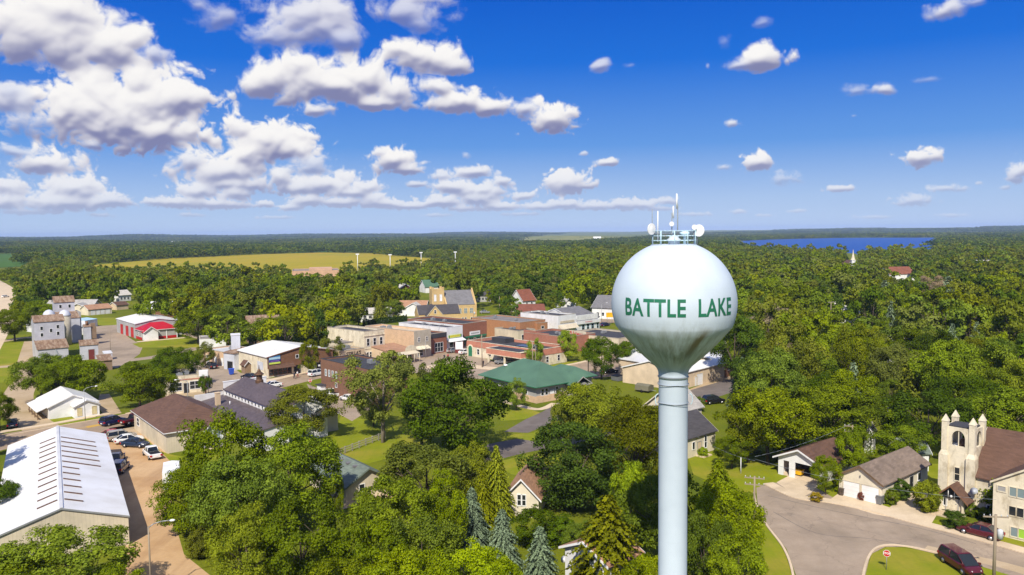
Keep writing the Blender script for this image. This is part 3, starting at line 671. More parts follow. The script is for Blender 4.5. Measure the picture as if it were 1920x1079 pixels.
    mb = MB(); mb.lathe([(.1,zr),(.1,zr+.55),(.36,zr+.72),(.36,zr+.86),(.02,zr+.98)], 18, (.82,.1,0)); mb.build('vent_cap', 'tank_rail', e)
    def mast(x, y, h, r=.03, mt='cable', z0=zr):
        m = MB(); m.tube((x,y,z0),(x,y,z0+h),r,n=7); return m.build('mast', mt, e)
    def whip(x, y, z0, h, r=.045): m = MB(); m.tube((x,y,z0),(x,y,z0+h),r,n=8); m.ball((x,y,z0+h),r,6); return m.build('antenna', 'dish', e)
    mast(.28,0,2.95,.045); whip(.20,-.05,zr+2.6,1.05,.06)
    mast(-.22,-.4,2.3,.035); whip(-.12,-.4,zr+1.9,.85,.055)
    whip(-1.28,-.6,zr+.2,2.2,.04); mast(-1.62,-.2,2.6,.03)
    mast(1.36,-.5,1.45,.035); mast(1.64,-.3,1.05,.045)
    m = MB(); m.tube((-1.62,-.2,zr+.78),(-.22,-.4,zr+.78),.022); m.ball((-.22,-.4,zr+.78),.07,8); m.build('cross_arm', 'cable', e)
    m = MB(); m.ball((-.7,-.36,zr+.62),.075,10); m.build('obstruction_light', 'dark_red', e)
    def dish(x, y, z, r, yaw, name='dish'):
        m = MB(); m.lathe([(.01,0),(r*.55,.05*r),(r,.28*r),(r,.42*r),(r*.92,.40*r),(r*.5,.52*r),(.01,.56*r)], 26)
        rot = Matrix.Rotation(yaw, 4, 'Z') @ Matrix.Rotation(R(90), 4, 'X')
        m.v = [tuple(rot @ Vector(v) + Vector((x, y, z))) for v in m.v]
        d = m.build('dish', 'dish', e); k2 = MB(); k2.tube((x, y, z), (x*.97, y+.35, z-.1), .05); k2.build('bracket', 'cable', d)
    dish(-1.80,-.35,zr+1.12,.42,R(38)); dish(-.26,-.55,zr+1.48,.17,R(-15)); dish(1.34,-.65,zr+1.22,.19,R(5)); dish(1.80,-.45,zr+.98,.44,R(-40))
build_tower()
# ================================================================ foliage
TR = np.random.RandomState(5)
def leaf_mat(name, trans=.30, color=None):
    mat = bpy.data.materials.new(name); t = NT(mat)
    tone = t.n('ShaderNodeAttribute', attribute_name='tone').outputs['Fac']
    oi = t.n('ShaderNodeObjectInfo'); rn = oi.outputs['Random']
    c = t.n('ShaderNodeVectorMath', {0: (oi.outputs['Color'] if color is None else color), 'Scale': t.ramp(tone, 0, 1, .5, 1.55)}, operation='SCALE').outputs[0]
    c = t.n('ShaderNodeHueSaturation', {'Hue': t.math('ADD', t.ramp(rn, 0, 1, .497, .514), t.ramp(tone, 0, 1, .008, -.010)), 'Saturation': t.ramp(rn, 0, 1, 1.08, .92), 'Value': t.ramp(t.math('FRACT', t.math('MULTIPLY', rn, 7.3)), 0, 1, .74, 1.22), 'Color': c}).outputs[0]
    bs = t.n('ShaderNodeBsdfPrincipled', {'Base Color': c, 'Roughness': .62, 'Specular IOR Level': .12})
    tr = t.n('ShaderNodeBsdfTranslucent', {0: t.n('ShaderNodeHueSaturation', {'Hue': .49, 'Saturation': 1.1, 'Value': 1.3, 'Color': c}).outputs[0]})
    mx = t.n('ShaderNodeMixShader', {0: trans, 1: bs.outputs[0], 2: tr.outputs[0]})
    t.out(mx.outputs[0]); return mat
LEAF = leaf_mat('leaf'); NEEDLE = leaf_mat('needle', .08)
def quads_mesh(name, cen, nor, size, tone, mat, rs, aspect=.72):
    n = len(cen)
    nor = nor/np.linalg.norm(nor, axis=1, keepdims=True)
    r = rs.normal(size=(n, 3)); t1 = np.cross(nor, r); t1 /= np.linalg.norm(t1, axis=1, keepdims=True)+1e-9; t2 = np.cross(nor, t1)
    s = size[:, None]
    bend = nor*s*.18
    V = np.stack([cen-t1*s*.5-bend, cen-t2*s*.5*aspect, cen+t1*s*.5-bend, cen+t2*s*.5*aspect], 1).reshape(-1, 3)
    me = bpy.data.meshes.new(name)
    me.vertices.add(4*n); me.vertices.foreach_set('co', V.astype(np.float32).ravel())
    me.loops.add(4*n); me.loops.foreach_set('vertex_index', np.arange(4*n, dtype=np.int32))
    me.polygons.add(n); me.polygons.foreach_set('loop_start', np.arange(0, 4*n, 4, dtype=np.int32))
    at = me.attributes.new('tone', 'FLOAT', 'FACE'); at.data.foreach_set('value', tone.astype(np.float32))
    me.materials.append(mat); me.update(calc_edges=True); me.validate()
    return me
def unit(rs, n):
    v = rs.normal(size=(n, 3)); return v/np.linalg.norm(v, axis=1, keepdims=True)
def crown(name, seed, clumps, leaves, leaf, shape='round', offset=(0, 0), as_arrays=False):
    """crown of a tree 1 unit high and about 1 unit wide (radius .5), built of leaf clumps"""
    rs = np.random.RandomState(seed)
    C_ = []; rr = []
    boughs = []; nb = max(5, int(clumps/5.5)); gap = .62/math.sqrt(nb)
    for _ in range(nb*40):
        if len(boughs) >= nb: break
        d = unit(rs, 1)[0]; q = rs.uniform(.50, 1)**.4
        if shape == 'round':   c = np.array([d[0]*.42*q, d[1]*.42*q, .57+d[2]*.33*q]); ok = c[2] > .22
        elif shape == 'wide':  c = np.array([d[0]*.44*q, d[1]*.44*q, .58+d[2]*.31*q]); ok = c[2] > .28
        elif shape == 'oval':  c = np.array([d[0]*.38*q, d[1]*.38*q, .54+d[2]*.38*q]); ok = c[2] > .16
        elif shape == 'dense': c = np.array([d[0]*.43*q, d[1]*.43*q, .52+d[2]*.40*q]); ok = c[2] > .12
        elif shape == 'open':  c = np.array([d[0]*.42*q, d[1]*.42*q, .64+d[2]*.29*q]); ok = c[2] > .28
        else:                  c = np.array([d[0]*.37*q, d[1]*.37*q, .42+d[2]*.42*q]); ok = c[2] > .08
        if ok and all(np.linalg.norm((c-o)*np.array([1, 1, 1.25])) > gap*.85 for o in boughs): boughs.append(c)
    for i in range(clumps):
        bgh = boughs[i % len(boughs)]; o = rs.normal(size=3)*np.array([.052, .052, .034])
        C_.append(bgh+o); rr.append(rs.uniform(.06, .108)*(.85 if shape == 'open' else 1.0))
    C_ = np.array(C_); rr = np.array(rr)
    n = clumps*leaves
    idx = np.repeat(np.arange(clumps), leaves)
    mid = np.array([0, 0, .55])
    outw = C_-mid; outw /= np.linalg.norm(outw, axis=1, keepdims=True)+1e-6
    d = unit(rs, n)*1.0 + outw[idx]*.55 + np.array([0, 0, .35]); d /= np.linalg.norm(d, axis=1, keepdims=True)
    rad = rr[idx]*rs.uniform(.55, 1.12, n)
    cen = C_[idx] + d*rad[:, None]*np.array([1.1, 1.1, .85])
    nor = d + unit(rs, n)*.75 + np.array([0, 0, .25])
    bt = rs.uniform(0, 1, len(boughs))[np.arange(clumps) % len(boughs)]
    tone = np.clip(bt[idx]*.35 + rs.uniform(0, 1, clumps)[idx]*.3 + rs.uniform(0, 1, n)*.35, 0, 1)
    size = leaf*rs.uniform(.6, 1.35, n)
    if leaf > .04 and shape != 'bush': tone = .25+.5*tone
    if as_arrays: return cen, nor, size, tone
    return quads_mesh(name, cen, nor, size, tone, LEAF, rs)
def conifer(name, seed, whorls, leaf, dense=1.0, droop=.25, wid=.5, as_arrays=False):
    rs = np.random.RandomState(seed); cen = []; nor = []; size = []; tone = []
    for i in range(whorls):
        z = .06 + .92*(i/whorls)**.9; rad = wid*(1-z)**.72*rs.uniform(.85, 1.1)+.012
        nb = max(4, int((5+9*(1-z))*dense)); a0 = rs.uniform(0, 6.28)
        for k in range(nb):
            a = a0+6.283*k/nb+rs.uniform(-.2, .2); L = rad*rs.uniform(.7, 1.12); tb = rs.uniform(0, 1)
            m = max(3, int(L/leaf*2.2*dense))
            for j in range(m):
                t = (j+.5)/m
                for w in ((-1, 1) if t < .85 else (0,)):
                    p = np.array([math.cos(a)*L*t, math.sin(a)*L*t, z - droop*L*t*t + .04*L]) + np.array([-math.sin(a), math.cos(a), 0])*w*leaf*.42*(1-t*.5) + rs.normal(size=3)*leaf*.1
                    cen.append(p); nor.append(np.array([math.cos(a)*.35, math.sin(a)*.35, 1.0])+rs.normal(size=3)*.35)
                    size.append(leaf*rs.uniform(.75, 1.3)); tone.append(.6*tb+.4*t+rs.uniform(-.12, .12))
    cen = np.array(cen); nor = np.array(nor); size = np.array(size); tone = np.clip(np.array(tone), 0, 1)
    if as_arrays: return cen, nor, size, tone
    return quads_mesh(name, cen, nor, size, tone, NEEDLE, rs, .6)
def trunk(name, seed, shape='round', limbs=6, r=.02, mat='bark'):
    rs = np.random.RandomState(seed); mb = MB()
    if shape == 'conifer':
        mb.tube((0,0,-.02),(0,0,.5),r,r*.6,8); mb.tube((0,0,.5),(0,0,.95),r*.6,r*.1,8)
    else:
        P = Vector((0,0,-.02)); rad = r*1.15; fork = .34 if shape in ('open', 'wide') else .30
        Q = Vector((rs.uniform(-.02,.02), rs.uniform(-.02,.02), fork)); mb.tube(P,Q,rad,r*.85,9)
        for k in range(limbs):
            a = 6.283*k/limbs+rs.uniform(-.3,.3); tl = rs.uniform(.12,.24); up = rs.uniform(.12,.24)
            st = P.lerp(Q, rs.uniform(.7,1)); A = st+Vector((math.cos(a)*tl*.6, math.sin(a)*tl*.6, up)); B = A+Vector((math.cos(a)*tl*.9, math.sin(a)*tl*.9, up*.8))
            mb.tube(st,A,r*.55,r*.38,6); mb.tube(A,B,r*.38,r*.14,6)
            for _ in range(2):
                D = A.lerp(B, rs.uniform(0,.8)); E2 = D+Vector((rs.uniform(-.13,.13), rs.uniform(-.13,.13), rs.uniform(.05,.16))); mb.tube(D,E2,r*.2,r*.08,5)
        mb.tube(Q,Q+Vector((rs.uniform(-.03,.03),rs.uniform(-.03,.03),.36)),r*.7,r*.2,7)
    o = mb.build(name, mat); me = o.data; bpy.data.objects.remove(o); return me
CR_HI = {s: [crown('crown', 10*i+j, c, l, lf, s) for j in range(3)] for i, (s, c, l, lf) in enumerate((('round', 165, 125, .0235), ('wide', 165, 125, .0235), ('oval', 150, 120, .0235), ('open', 120, 110, .021), ('bush', 190, 75, .036), ('dense', 230, 110, .023)))}
CR_MID = {s: [crown('crown', 200+10*i+j, 84, 32, .054, s) for j in range(4)] for i, s in enumerate(('round', 'wide', 'oval'))}
CON_HI = [conifer('crown', 300+j, 34, .040, 1.45, .22, .60) for j in range(2)]
CON_LO = [conifer('crown', 310+j, 18, .07, .9, .22, .58) for j in range(2)]
TRK = {'round': [trunk('trunk', i, 'round') for i in range(2)], 'wide': [trunk('trunk', 5, 'wide')], 'oval': [trunk('trunk', 6, 'round')], 'open': [trunk('trunk', 7, 'open', 7, .021, 'bark_light')], 'bush': [trunk('trunk', 8, 'round', 5, .015)], 'dense': [trunk('trunk', 11, 'round')], 'conifer': [trunk('trunk', 9, 'conifer', r=.018)]}
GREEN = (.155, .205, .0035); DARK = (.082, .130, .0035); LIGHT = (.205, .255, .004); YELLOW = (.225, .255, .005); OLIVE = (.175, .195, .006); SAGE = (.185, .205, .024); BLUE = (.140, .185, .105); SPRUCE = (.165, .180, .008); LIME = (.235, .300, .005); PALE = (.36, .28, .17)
# ================================================================ buildings
OCC = []
def face_map(W, D):
    """(u along the face, out from the face, z) -> local point, for the faces F L R K"""
    return {'F': lambda u, o, z: (u, -o, z), 'K': lambda u, o, z: (W-u, D+o, z), 'L': lambda u, o, z: (-o, u, z), 'R': lambda u, o, z: (W+o, u, z)}
def fbox(mb, fm, u0, u1, o0, o1, z0, z1, m=0):
    a = fm(u0, o0, z0); b = fm(u1, o1, z1); return mb.box(*a, *b, m)
def add_window(e, fm, u, z, w, h, glass='glass', frame='white_paint', mull=1, off=0.0):
    mb = MB(); t = .09
    for a in ((u-w/2-t, u+w/2+t, z-t*1.3, z), (u-w/2-t, u+w/2+t, z+h, z+h+t), (u-w/2-t, u-w/2, z, z+h), (u+w/2, u+w/2+t, z, z+h)):
        fbox(mb, fm, a[0], a[1], off-.03, off+.07, a[2], a[3])
    for k in range(1, mull):
        x = u-w/2+w*k/mull; fbox(mb, fm, x-.035, x+.035, off-.03, off+.055, z+.001, z+h-.001)
    if h > 1.1: fbox(mb, fm, u-w/2+.002, u+w/2-.002, off-.03, off+.05, z+h*.5-.03, z+h*.5+.03)
    fr = mb.build('window', frame, e)
    p = MB(); fbox(p, fm, u-w/2+.003, u+w/2-.003, off-.04, off+.022, z+.003, z+h-.003); p.build('pane', glass, fr)
def add_door(e, fm, u, w, h, mat='white_paint', name='door', off=0.0, z0=0):
    mb = MB(); fbox(mb, fm, u-w/2, u+w/2, off-.03, off+.05, z0+.02, z0+h)
    n = 4 if name == 'garage_door' else 1
    for k in range(1, n): fbox(mb, fm, u-w/2+.05, u+w/2-.05, off+.03, off+.07, z0+h*k/n-.03, z0+h*k/n+.03)
    d = mb.build(name, mat, e)
    f = MB(); t = .1
    for a in ((u-w/2-t, u-w/2-.002, z0+.02, z0+h+t), (u+w/2+.002, u+w/2+t, z0+.02, z0+h+t), (u-w/2, u+w/2, z0+h+.002, z0+h+t)): fbox(f, fm, a[0], a[1], off-.03, off+.08, a[2], a[3])
    f.build('frame', 'grey_wall' if mat != 'white_paint' else 'beige', d)
    if name == 'door':
        k = MB(); fbox(k, fm, u+w*.32, u+w*.4, off+.05, off+.12, z0+1.0, z0+1.08); k.build('handle', 'cable', d)
def roof_part(e, W, D, h, roof, rise, ov, rf, trim='white_paint', z=0, y0=0, name='roof', x0=0, th=.16):
    mb = MB(); g_ = .012
    if roof in ('gx', 'gy'):
        half = (D if roof == 'gx' else W)/2; s = rise/half; a = -ov; b = 2*half+ov; zl = h-ov*s
        poly = [(a, zl+g_), (half, h+rise+g_), (b, zl+g_), (b, zl+th), (half, h+rise+th), (a, zl+th)]
        if roof == 'gx': mb.prism([(p[0]+y0, p[1]+z) for p in poly], 'x', x0-ov, x0+W+ov)
        else: mb.prism([(p[0]+x0, p[1]+z) for p in poly], 'y', y0-ov, y0+D+ov)
        r = mb.build(name, rf, e)
        if trim:
            f = MB(); q = [(a-.03, zl-.10), (half, h+rise-.10), (b+.03, zl-.10), (b+.03, zl+th-.03), (half, h+rise+th-.03), (a-.03, zl+th-.03)]
            ax_, o_, l_ = ('x', x0, W) if roof == 'gx' else ('y', y0, D); q = [(p[0]+(y0 if roof == 'gx' else x0), p[1]+z) for p in q]
            for a_, b_ in ((o_-ov-.06, o_-ov-.003), (o_+l_+ov+.003, o_+l_+ov+.06)): f = MB(); f.prism(q, ax_, a_, b_); f.build('fascia', trim, r)
        return r
    if roof == 'hip':
        a, b, c, d = x0-ov, x0+W+ov, y0-ov, y0+D+ov; m = min(W, D)/2
        if W >= D: r1, r2 = (x0+m, y0+D/2), (x0+W-m, y0+D/2)
        else: r1, r2 = (x0+W/2, y0+m), (x0+W/2, y0+D-m)
        zt = z+h+rise; z1 = z+h+.01; z2 = z+h+th
        V = [(a,c,z1),(b,c,z1),(b,d,z1),(a,d,z1),(a,c,z2),(b,c,z2),(b,d,z2),(a,d,z2),(r1[0],r1[1],zt),(r2[0],r2[1],zt)]
        side = [(0,1,5,4),(1,2,6,5),(2,3,7,6),(3,0,4,7),(3,2,1,0)]
        top = [(4,5,9,8),(5,6,9),(6,7,8,9),(7,4,8)] if W >= D else [(4,5,8),(5,6,9,8),(6,7,9),(7,4,8,9)]
        mb.add(V, side, 1); mb.add(V, top, 0)
        return mb.build(name, [rf, trim or rf], e)
    if roof == 'shed':
        s = rise/D; poly = [(y0-ov, z+h-ov*s+g_), (y0+D+ov, z+h+rise+ov*s+g_), (y0+D+ov, z+h+rise+ov*s+th), (y0-ov, z+h-ov*s+th)]
        mb.prism(poly, 'x', x0-ov, x0+W+ov); return mb.build(name, rf, e)
    if roof == 'shedk':   # falls to the back
        s = rise/D; poly = [(y0-ov, z+h+rise+ov*s+g_), (y0+D+ov, z+h-ov*s+g_), (y0+D+ov, z+h-ov*s+th), (y0-ov, z+h+rise+ov*s+th)]
        mb.prism(poly, 'x', x0-ov, x0+W+ov); return mb.build(name, rf, e)
def wall_part(e, W, D, h, roof, rise, wall, z=0, x0=0, y0=0, name='wall'):
    mb = MB()
    if roof == 'gx': mb.prism([(y0,z),(y0+D,z),(y0+D,z+h),(y0+D/2,z+h+rise),(y0,z+h)], 'x', x0, x0+W)
    elif roof == 'gy': mb.prism([(x0,z),(x0+W,z),(x0+W,z+h),(x0+W/2,z+h+rise),(x0,z+h)], 'y', y0, y0+D)
    elif roof == 'shed': mb.prism([(y0,z),(y0+D,z),(y0+D,z+h+rise),(y0,z+h)], 'x', x0, x0+W)
    elif roof == 'shedk': mb.prism([(y0,z),(y0+D,z),(y0+D,z+h),(y0,z+h+rise)], 'x', x0, x0+W)
    else: mb.box(x0,y0,z,x0+W,y0+D,z+h)
    return mb.build(name, wall, e)
def flat_top(e, W, D, h, par, wall, deck, cap='concrete', x0=0, y0=0):
    t = .28; mb = MB()
    for a in ((0,0,W,t),(0,D-t,W,D),(0,t,t,D-t),(W-t,t,W,D-t)): mb.box(x0+a[0],y0+a[1],h+.002,x0+a[2],y0+a[3],h+par)
    p = mb.build('parapet', wall, e)
    c = MB()
    for a in ((-.05,-.05,W+.05,t+.04),(-.05,D-t-.04,W+.05,D+.05),(-.05,t+.042,t+.04,D-t-.042),(W-t-.04,t+.042,W+.05,D-t-.042)): c.box(x0+a[0],y0+a[1],h+par+.002,x0+a[2],y0+a[3],h+par+.08)
    c.build('coping', cap, p)
    d = MB(); d.box(x0+t+.003,y0+t+.003,h+.004,x0+W-t-.003,y0+D-t-.003,h+.09); d.build('roof', deck, e)
def chimney(e, x, y, z0, z1, w=.7, mat='red_brick'):
    m = MB(); m.box(x-w/2,y-w/2,z0,x+w/2,y+w/2,z1); m.box(x-w/2-.06,y-w/2-.06,z1+.002,x+w/2+.06,y+w/2+.06,z1+.15); m.build('chimney', mat, e)
def roof_unit(e, x, y, z, w=1.6, d=1.2, h=.9):
    m = MB(); m.box(x-w/2,y-d/2,z+.1,x+w/2,y+d/2,z+h); m.lathe([(.35,h+.002),(.35,h+.12),(.28,h+.13)],12,(x,y,z)); m.build('roof_unit', 'pole_metal', e)
def to(A, bx, ang):
    # the front-right corner of a wall that leaves A at a known street bearing and ends at picture column bx
    x, y = pt(A); c, sn = math.cos(R(ang)), math.sin(R(ang)); lo, hi = .2, 120.0
    for _ in range(40):
        m = (lo+hi)/2
        if proj(x+c*m, y+sn*m, 0)[0] < bx: lo = m
        else: hi = m
    return ('w', x+c*lo, y+sn*lo)
def frame_of(A, B):
    ax, ay = pt(A); bx, by = pt(B); return ax, ay, math.hypot(bx-ax, by-ay), math.atan2(by-ay, bx-ax)
def bld(name, label, cat, A, B, D, h, roof='gx', rise=2.0, ov=.4, wall='white', rf='grey_roof', trim='white_paint', wins=(), doors=(), par=.6, W=None, glass='glass', frame='white_paint', group=None, cap='concrete'):
    ax, ay, W0, ang = frame_of(A, B); W = W or W0
    e = thing(name, label, cat, (ax, ay, 0), ang, group)
    for i_ in (.17, .5, .83):
        for j_ in (.17, .5, .83): OCC.append((ax+W*i_*math.cos(ang)-D*j_*math.sin(ang), ay+W*i_*math.sin(ang)+D*j_*math.cos(ang), max(W, D)*.2+1))
    wall_part(e, W, D, h, roof, rise, wall)
    if roof == 'flat':
        flat_top(e, W, D, h, par, wall, rf, cap); rq = random.Random(label)
        for _ in range(2): roof_unit(e, W*rq.uniform(.25, .75), D*rq.uniform(.35, .8), h+.09, rq.uniform(.7, 1.6), rq.uniform(.7, 1.2), rq.uniform(.5, .9))
    else: roof_part(e, W, D, h, roof, rise, ov, rf, trim)
    fm = face_map(W, D)
    for w in wins:
        f, u, z, ww, hh = w[:5]; L = W if f in 'FK' else D
        add_window(e, fm[f], u*L if 0 < u < 1 else u, z, ww, hh, w[5] if len(w) > 5 else glass, frame, w[6] if len(w) > 6 else (2 if ww > 1.5 else 1))
    for d in doors:
        f, u, ww, hh = d[:4]; L = W if f in 'FK' else D
        add_door(e, fm[f], u*L if 0 < u < 1 else u, ww, hh, d[4] if len(d) > 4 else 'white_paint', d[5] if len(d) > 5 else 'door')

    return e, W, fm
def row(f, n, z, w, h, u0=.1, u1=.9, *a): return [(f, u0+(u1-u0)*(i+.5)/n, z, w, h)+a for i in range(n)]
def text_mesh(txt, size, mat, depth=.02, bold=.02, shear=0):
    fo = bpy.data.curves.new('text', 'FONT'); fo.body = txt; fo.size = size; fo.offset = bold*size; fo.extrude = depth; fo.align_x = 'CENTER'; fo.align_y = 'CENTER'; fo.shear = shear; fo.resolution_u = 3
    tmp = bpy.data.objects.new('tmp', fo); COL.objects.link(tmp); bpy.context.view_layer.update()
    me = bpy.data.meshes.new_from_object(tmp.evaluated_get(bpy.context.evaluated_depsgraph_get())); bpy.data.objects.remove(tmp)
    me.materials.clear(); me.materials.append(M(mat)); return me
def put_text(parent, txt, x, y, z, size, mat, rz=0, name='lettering', bold=.02, shear=0):
    o = link(name, text_mesh(txt, size, mat, bold=bold, shear=shear), parent, (x, y, z)); o.rotation_euler = (R(90), 0, rz); return o
# ---- warehouse, bottom left
def warehouse():
    fr = Vector(g(243, 1022)); h = height_at(fr.x, fr.y, 968)
    bk = Vector(g(197, 815, h)); d = (bk-fr); D = d.length; d.normalize(); left = Vector((-d.y, d.x))
    best = None
    for Wi in range(100, 400):
        W = Wi/10; a = fr+left*W/2
        for r in range(10, 60):
            p = proj(a.x, a.y, h+r/10); er = (p[0]-115)**2+(p[1]-953)**2
            if best is None or er < best[0]: best = (er, W, r/10)
    _, W, rise = best; A = fr+left*W
    e = thing('warehouse', 'long beige metal warehouse with white ribbed roof and dark strips by the dirt lot', 'warehouse', (A.x, A.y, 0), math.atan2(-left.y, -left.x))
    wall_part(e, W, D, h, 'gy', rise, 'beige'); r = roof_part(e, W, D, h, 'gy', rise, .12, 'white_metal', 'pole_metal', th=.12)
    m = MB(); m.box(W/2-.18, -.15, h+rise+.10, W/2+.18, D+.15, h+rise+.17); m.build('ridge_cap', 'silver_roof', r)
    s = rise/(W/2)
    for i in range(12):
        y = D*(.075+.068*i); 
        for sd, ln in ((-1, .36), (1, .34 if i < 6 else .74)):
            xa, xb = W/2+sd*.35, W/2+sd*(W/2)*ln
            if sd < 0: xb = W/2-(W/2)*.36
            q = MB(); za = h+rise-abs(xa-W/2)*s+.13; zb = h+rise-abs(xb-W/2)*s+.13
            n = Vector((0, .11, 0)); P = [(xa,y-.11,za),(xb,y-.11,zb),(xb,y+.11,zb),(xa,y+.11,za)]
            q.add(P+[(p[0],p[1],p[2]+.10) for p in P], [(3,2,1,0),(4,5,6,7),(0,1,5,4),(1,2,6,5),(2,3,7,6),(3,0,4,7)])
            q.build('snow_guard', 'brown_roof', r)
    fm = face_map(W, D); add_door(e, fm['R'], D*.35, 4, 3, 'beige', 'garage_door')
    return W, h, rise, D
print('warehouse', warehouse())
# ---- brown hip-roofed hall
def brown_hall():
    c = Vector(g(313, 851)); l = Vector(g(270, 818)); A = c; ang0 = math.atan2((l-c).y, (l-c).x)
    # local x runs to the right along the entrance side, y away along the left side
    ang = R(38); D = 21.5; W = 11.5
    e = thing('community_hall', 'cream hall with broad brown hip roof and gabled entrance beside the parked cars', 'building', (A.x, A.y, 0), ang)
    h = 3.3; wall_part(e, W, D, h, 'hip', 3, 'beige'); roof_part(e, W, D, h, 'hip', 3.4, .5, 'brown_roof', 'white_paint')
    fm = face_map(W, D)
    add_window(e, fm['L'], D-3, 1.2, 1.6, 1.3)
    wall_part(e, 3.4, 1.6, 2.9, 'gy', 1.5, 'white', x0=5.2, y0=-1.6, name='porch'); roof_part(e, 3.4, 2.6, 2.9, 'gy', 1.5, .35, 'brown_roof', x0=5.2, y0=-1.6, name='porch_roof')
    fp = lambda u, o, z: (5.2+u, -1.6-o, z)
    add_window(e, fp, 1.7, .4, 2.4, 3.0, 'glass_pale', 'white_paint', 4)
    m = MB(); m.box(3.2,-2.2,.01,8.8,-.003,.15); m.build('step', 'walk', e)
    m = MB(); m.lathe([(.1,h+2.1),(.1,h+2.8)],8,(12,5,0)); m.build('vent_pipe', 'white_paint', e)
brown_hall()
# ---- long white building with clerestory
def creamery():
    A = Vector(g(366, 790)); ax, ay, W0, ang = frame_of((366,790), to((366,790),482,-50)); W = W0; D = 12.5
    e = thing('community_building', 'long white building with dark metal roofs, clerestory window strip and copper cupola', 'building', (ax, ay, 0), ang)
    wall_part(e, W, 5.5, 3.3, 'shed', .9, 'white'); roof_part(e, W, 5.45, 3.3, 'shed', .9, .25, 'purple_roof', name='lower_roof')
    wall_part(e, W-3, 8, 5.6, 'gx', 1.7, 'white', x0=1, y0=5.52, name='clerestory_wall'); roof_part(e, W-3, 8, 5.6, 'gx', 1.7, .35, 'purple_roof', x0=1, y0=5.52)
    m = MB(); m.box(-.25,.1,.01,-.003,5.5,4.9); m.build('gable_parapet', 'white', e)
    m = MB(); m.box(.7,5.3,.01,.997,13.8,6.9); m.box(.6,5.2,6.902,1.05,13.9,7.02); m.build('gable_parapet', 'white', e)
    fc = lambda u, o, z: (1+u, 5.52-o, z)
    n = 17
    for i in range(n): add_window(e, fc, (W-3)*(i+.5)/n, 4.62, .62, .5, 'glass', 'white_paint', 1)
    fm = face_map(W, D)
    for u in (1.6, 2.5, 3.4): add_window(e, fm['F'], u, 1.3, .45, 1.0)
    add_window(e, fm['F'], 5.8, .9, 1.3, 1.5, 'shutter')
    chimney(e, 6.2, 2.2, 3.3, 6.0, .8, 'tan_wall')
    c = MB(); z = 7.25; x, y = 8.0, 9.5
    c.lathe([(.75,z),(.75,z+.5),(.55,z+.7),(.55,z+1.4),(.95,z+1.6),(.8,z+1.75),(.35,z+2.1),(.3,z+2.35),(.12,z+2.6),(.05,z+3.3),(.01,z+3.4)],12,(x,y,0),smooth=False); c.build('cupola', 'copper', e)
    m = MB(); m.box(W-12,13.3,4.6,W-3,13.52,6.3); m.build('end_parapet', 'white', e)
creamery()
def end_shed():
    e, W, fm = bld('shed', 'cream octagon-ended shed with dark hip roof at the end of the long white building', 'shed', (594,814), to((594,814),634,40), 7, 3.0, 'hip', 2.0, .35, 'cream_siding', 'purple_roof')
end_shed()
# ---- small tan shop
def tan_shop():
    e, W, fm = bld('shop', 'small cream flat-roofed shop with red band and two dark display windows', 'shop', (313,741), to((313,741),379,30), 9, 3.3, 'flat', wall='cream', rf='flat_dark', par=.7, wins=[('F', .26, .7, 2.4, 1.7, 'glass', 2), ('F', .80, .8, 2.1, 1.7, 'glass', 2)], doors=[('F', .55, 1.0, 2.2, 'dark')])
    m = MB(); m.box(-.02,-.06,2.95,W+.02,-.004,3.2); m.build('band', 'pink_band', e)
    m = MB(); m.box(-.02,-.06,0.02,.35,-.004,2.9); m.box(W-.35,-.06,.02,W+.02,-.004,2.9); m.build('pilaster', 'cream', e)
tan_shop()
# ---- depot
def depot():
    ax, ay, W, ang = frame_of((92,787), to((92,787),183,40))
    e = thing('depot', 'white clapboard depot with broad white metal roof beside the main street', 'depot', (ax, ay, 0), ang)
    D = 11; h = 2.4
    wall_part(e, W, D, h, 'gy', 1.8, 'white'); roof_part(e, W, D, h, 'gy', 1.8, .3, 'white_metal', 'white_paint')
    m = MB(); m.prism([(-2.0,1.55),(-.32,2.22),(-.32,2.34),(-2.0,1.67)], 'y', .3, D); m.build('side_canopy', 'white_metal', e)
    wall_part(e, 4.4, 2.6, 2.2, 'gy', 1.0, 'white', x0=W-4.6, y0=-2.6, name='bay'); roof_part(e, 4.4, 4.2, 2.2, 'gy', 1.0, .2, 'white_metal', 'grey_wall', x0=W-4.6, y0=-2.6, name='bay_roof')
    fp = lambda u, o, z: (W-4.6+u, -2.6-o, z)
    for u in (.9, 3.5): add_window(e, fp, u, .5, .7, 1.4, 'shutter', 'shutter')
    m = MB()
    for y in (1, 4, 7, 10): m.box(-1.8,y-.08,0,-1.65,y+.08,1.6); m.tube((-1.7,y,1.0),(-.1,y,2.0),.06)
    m.box(-1.85,.5,.5,-1.66,10.5,.65); m.build('open_framing', 'wood', e)
depot()
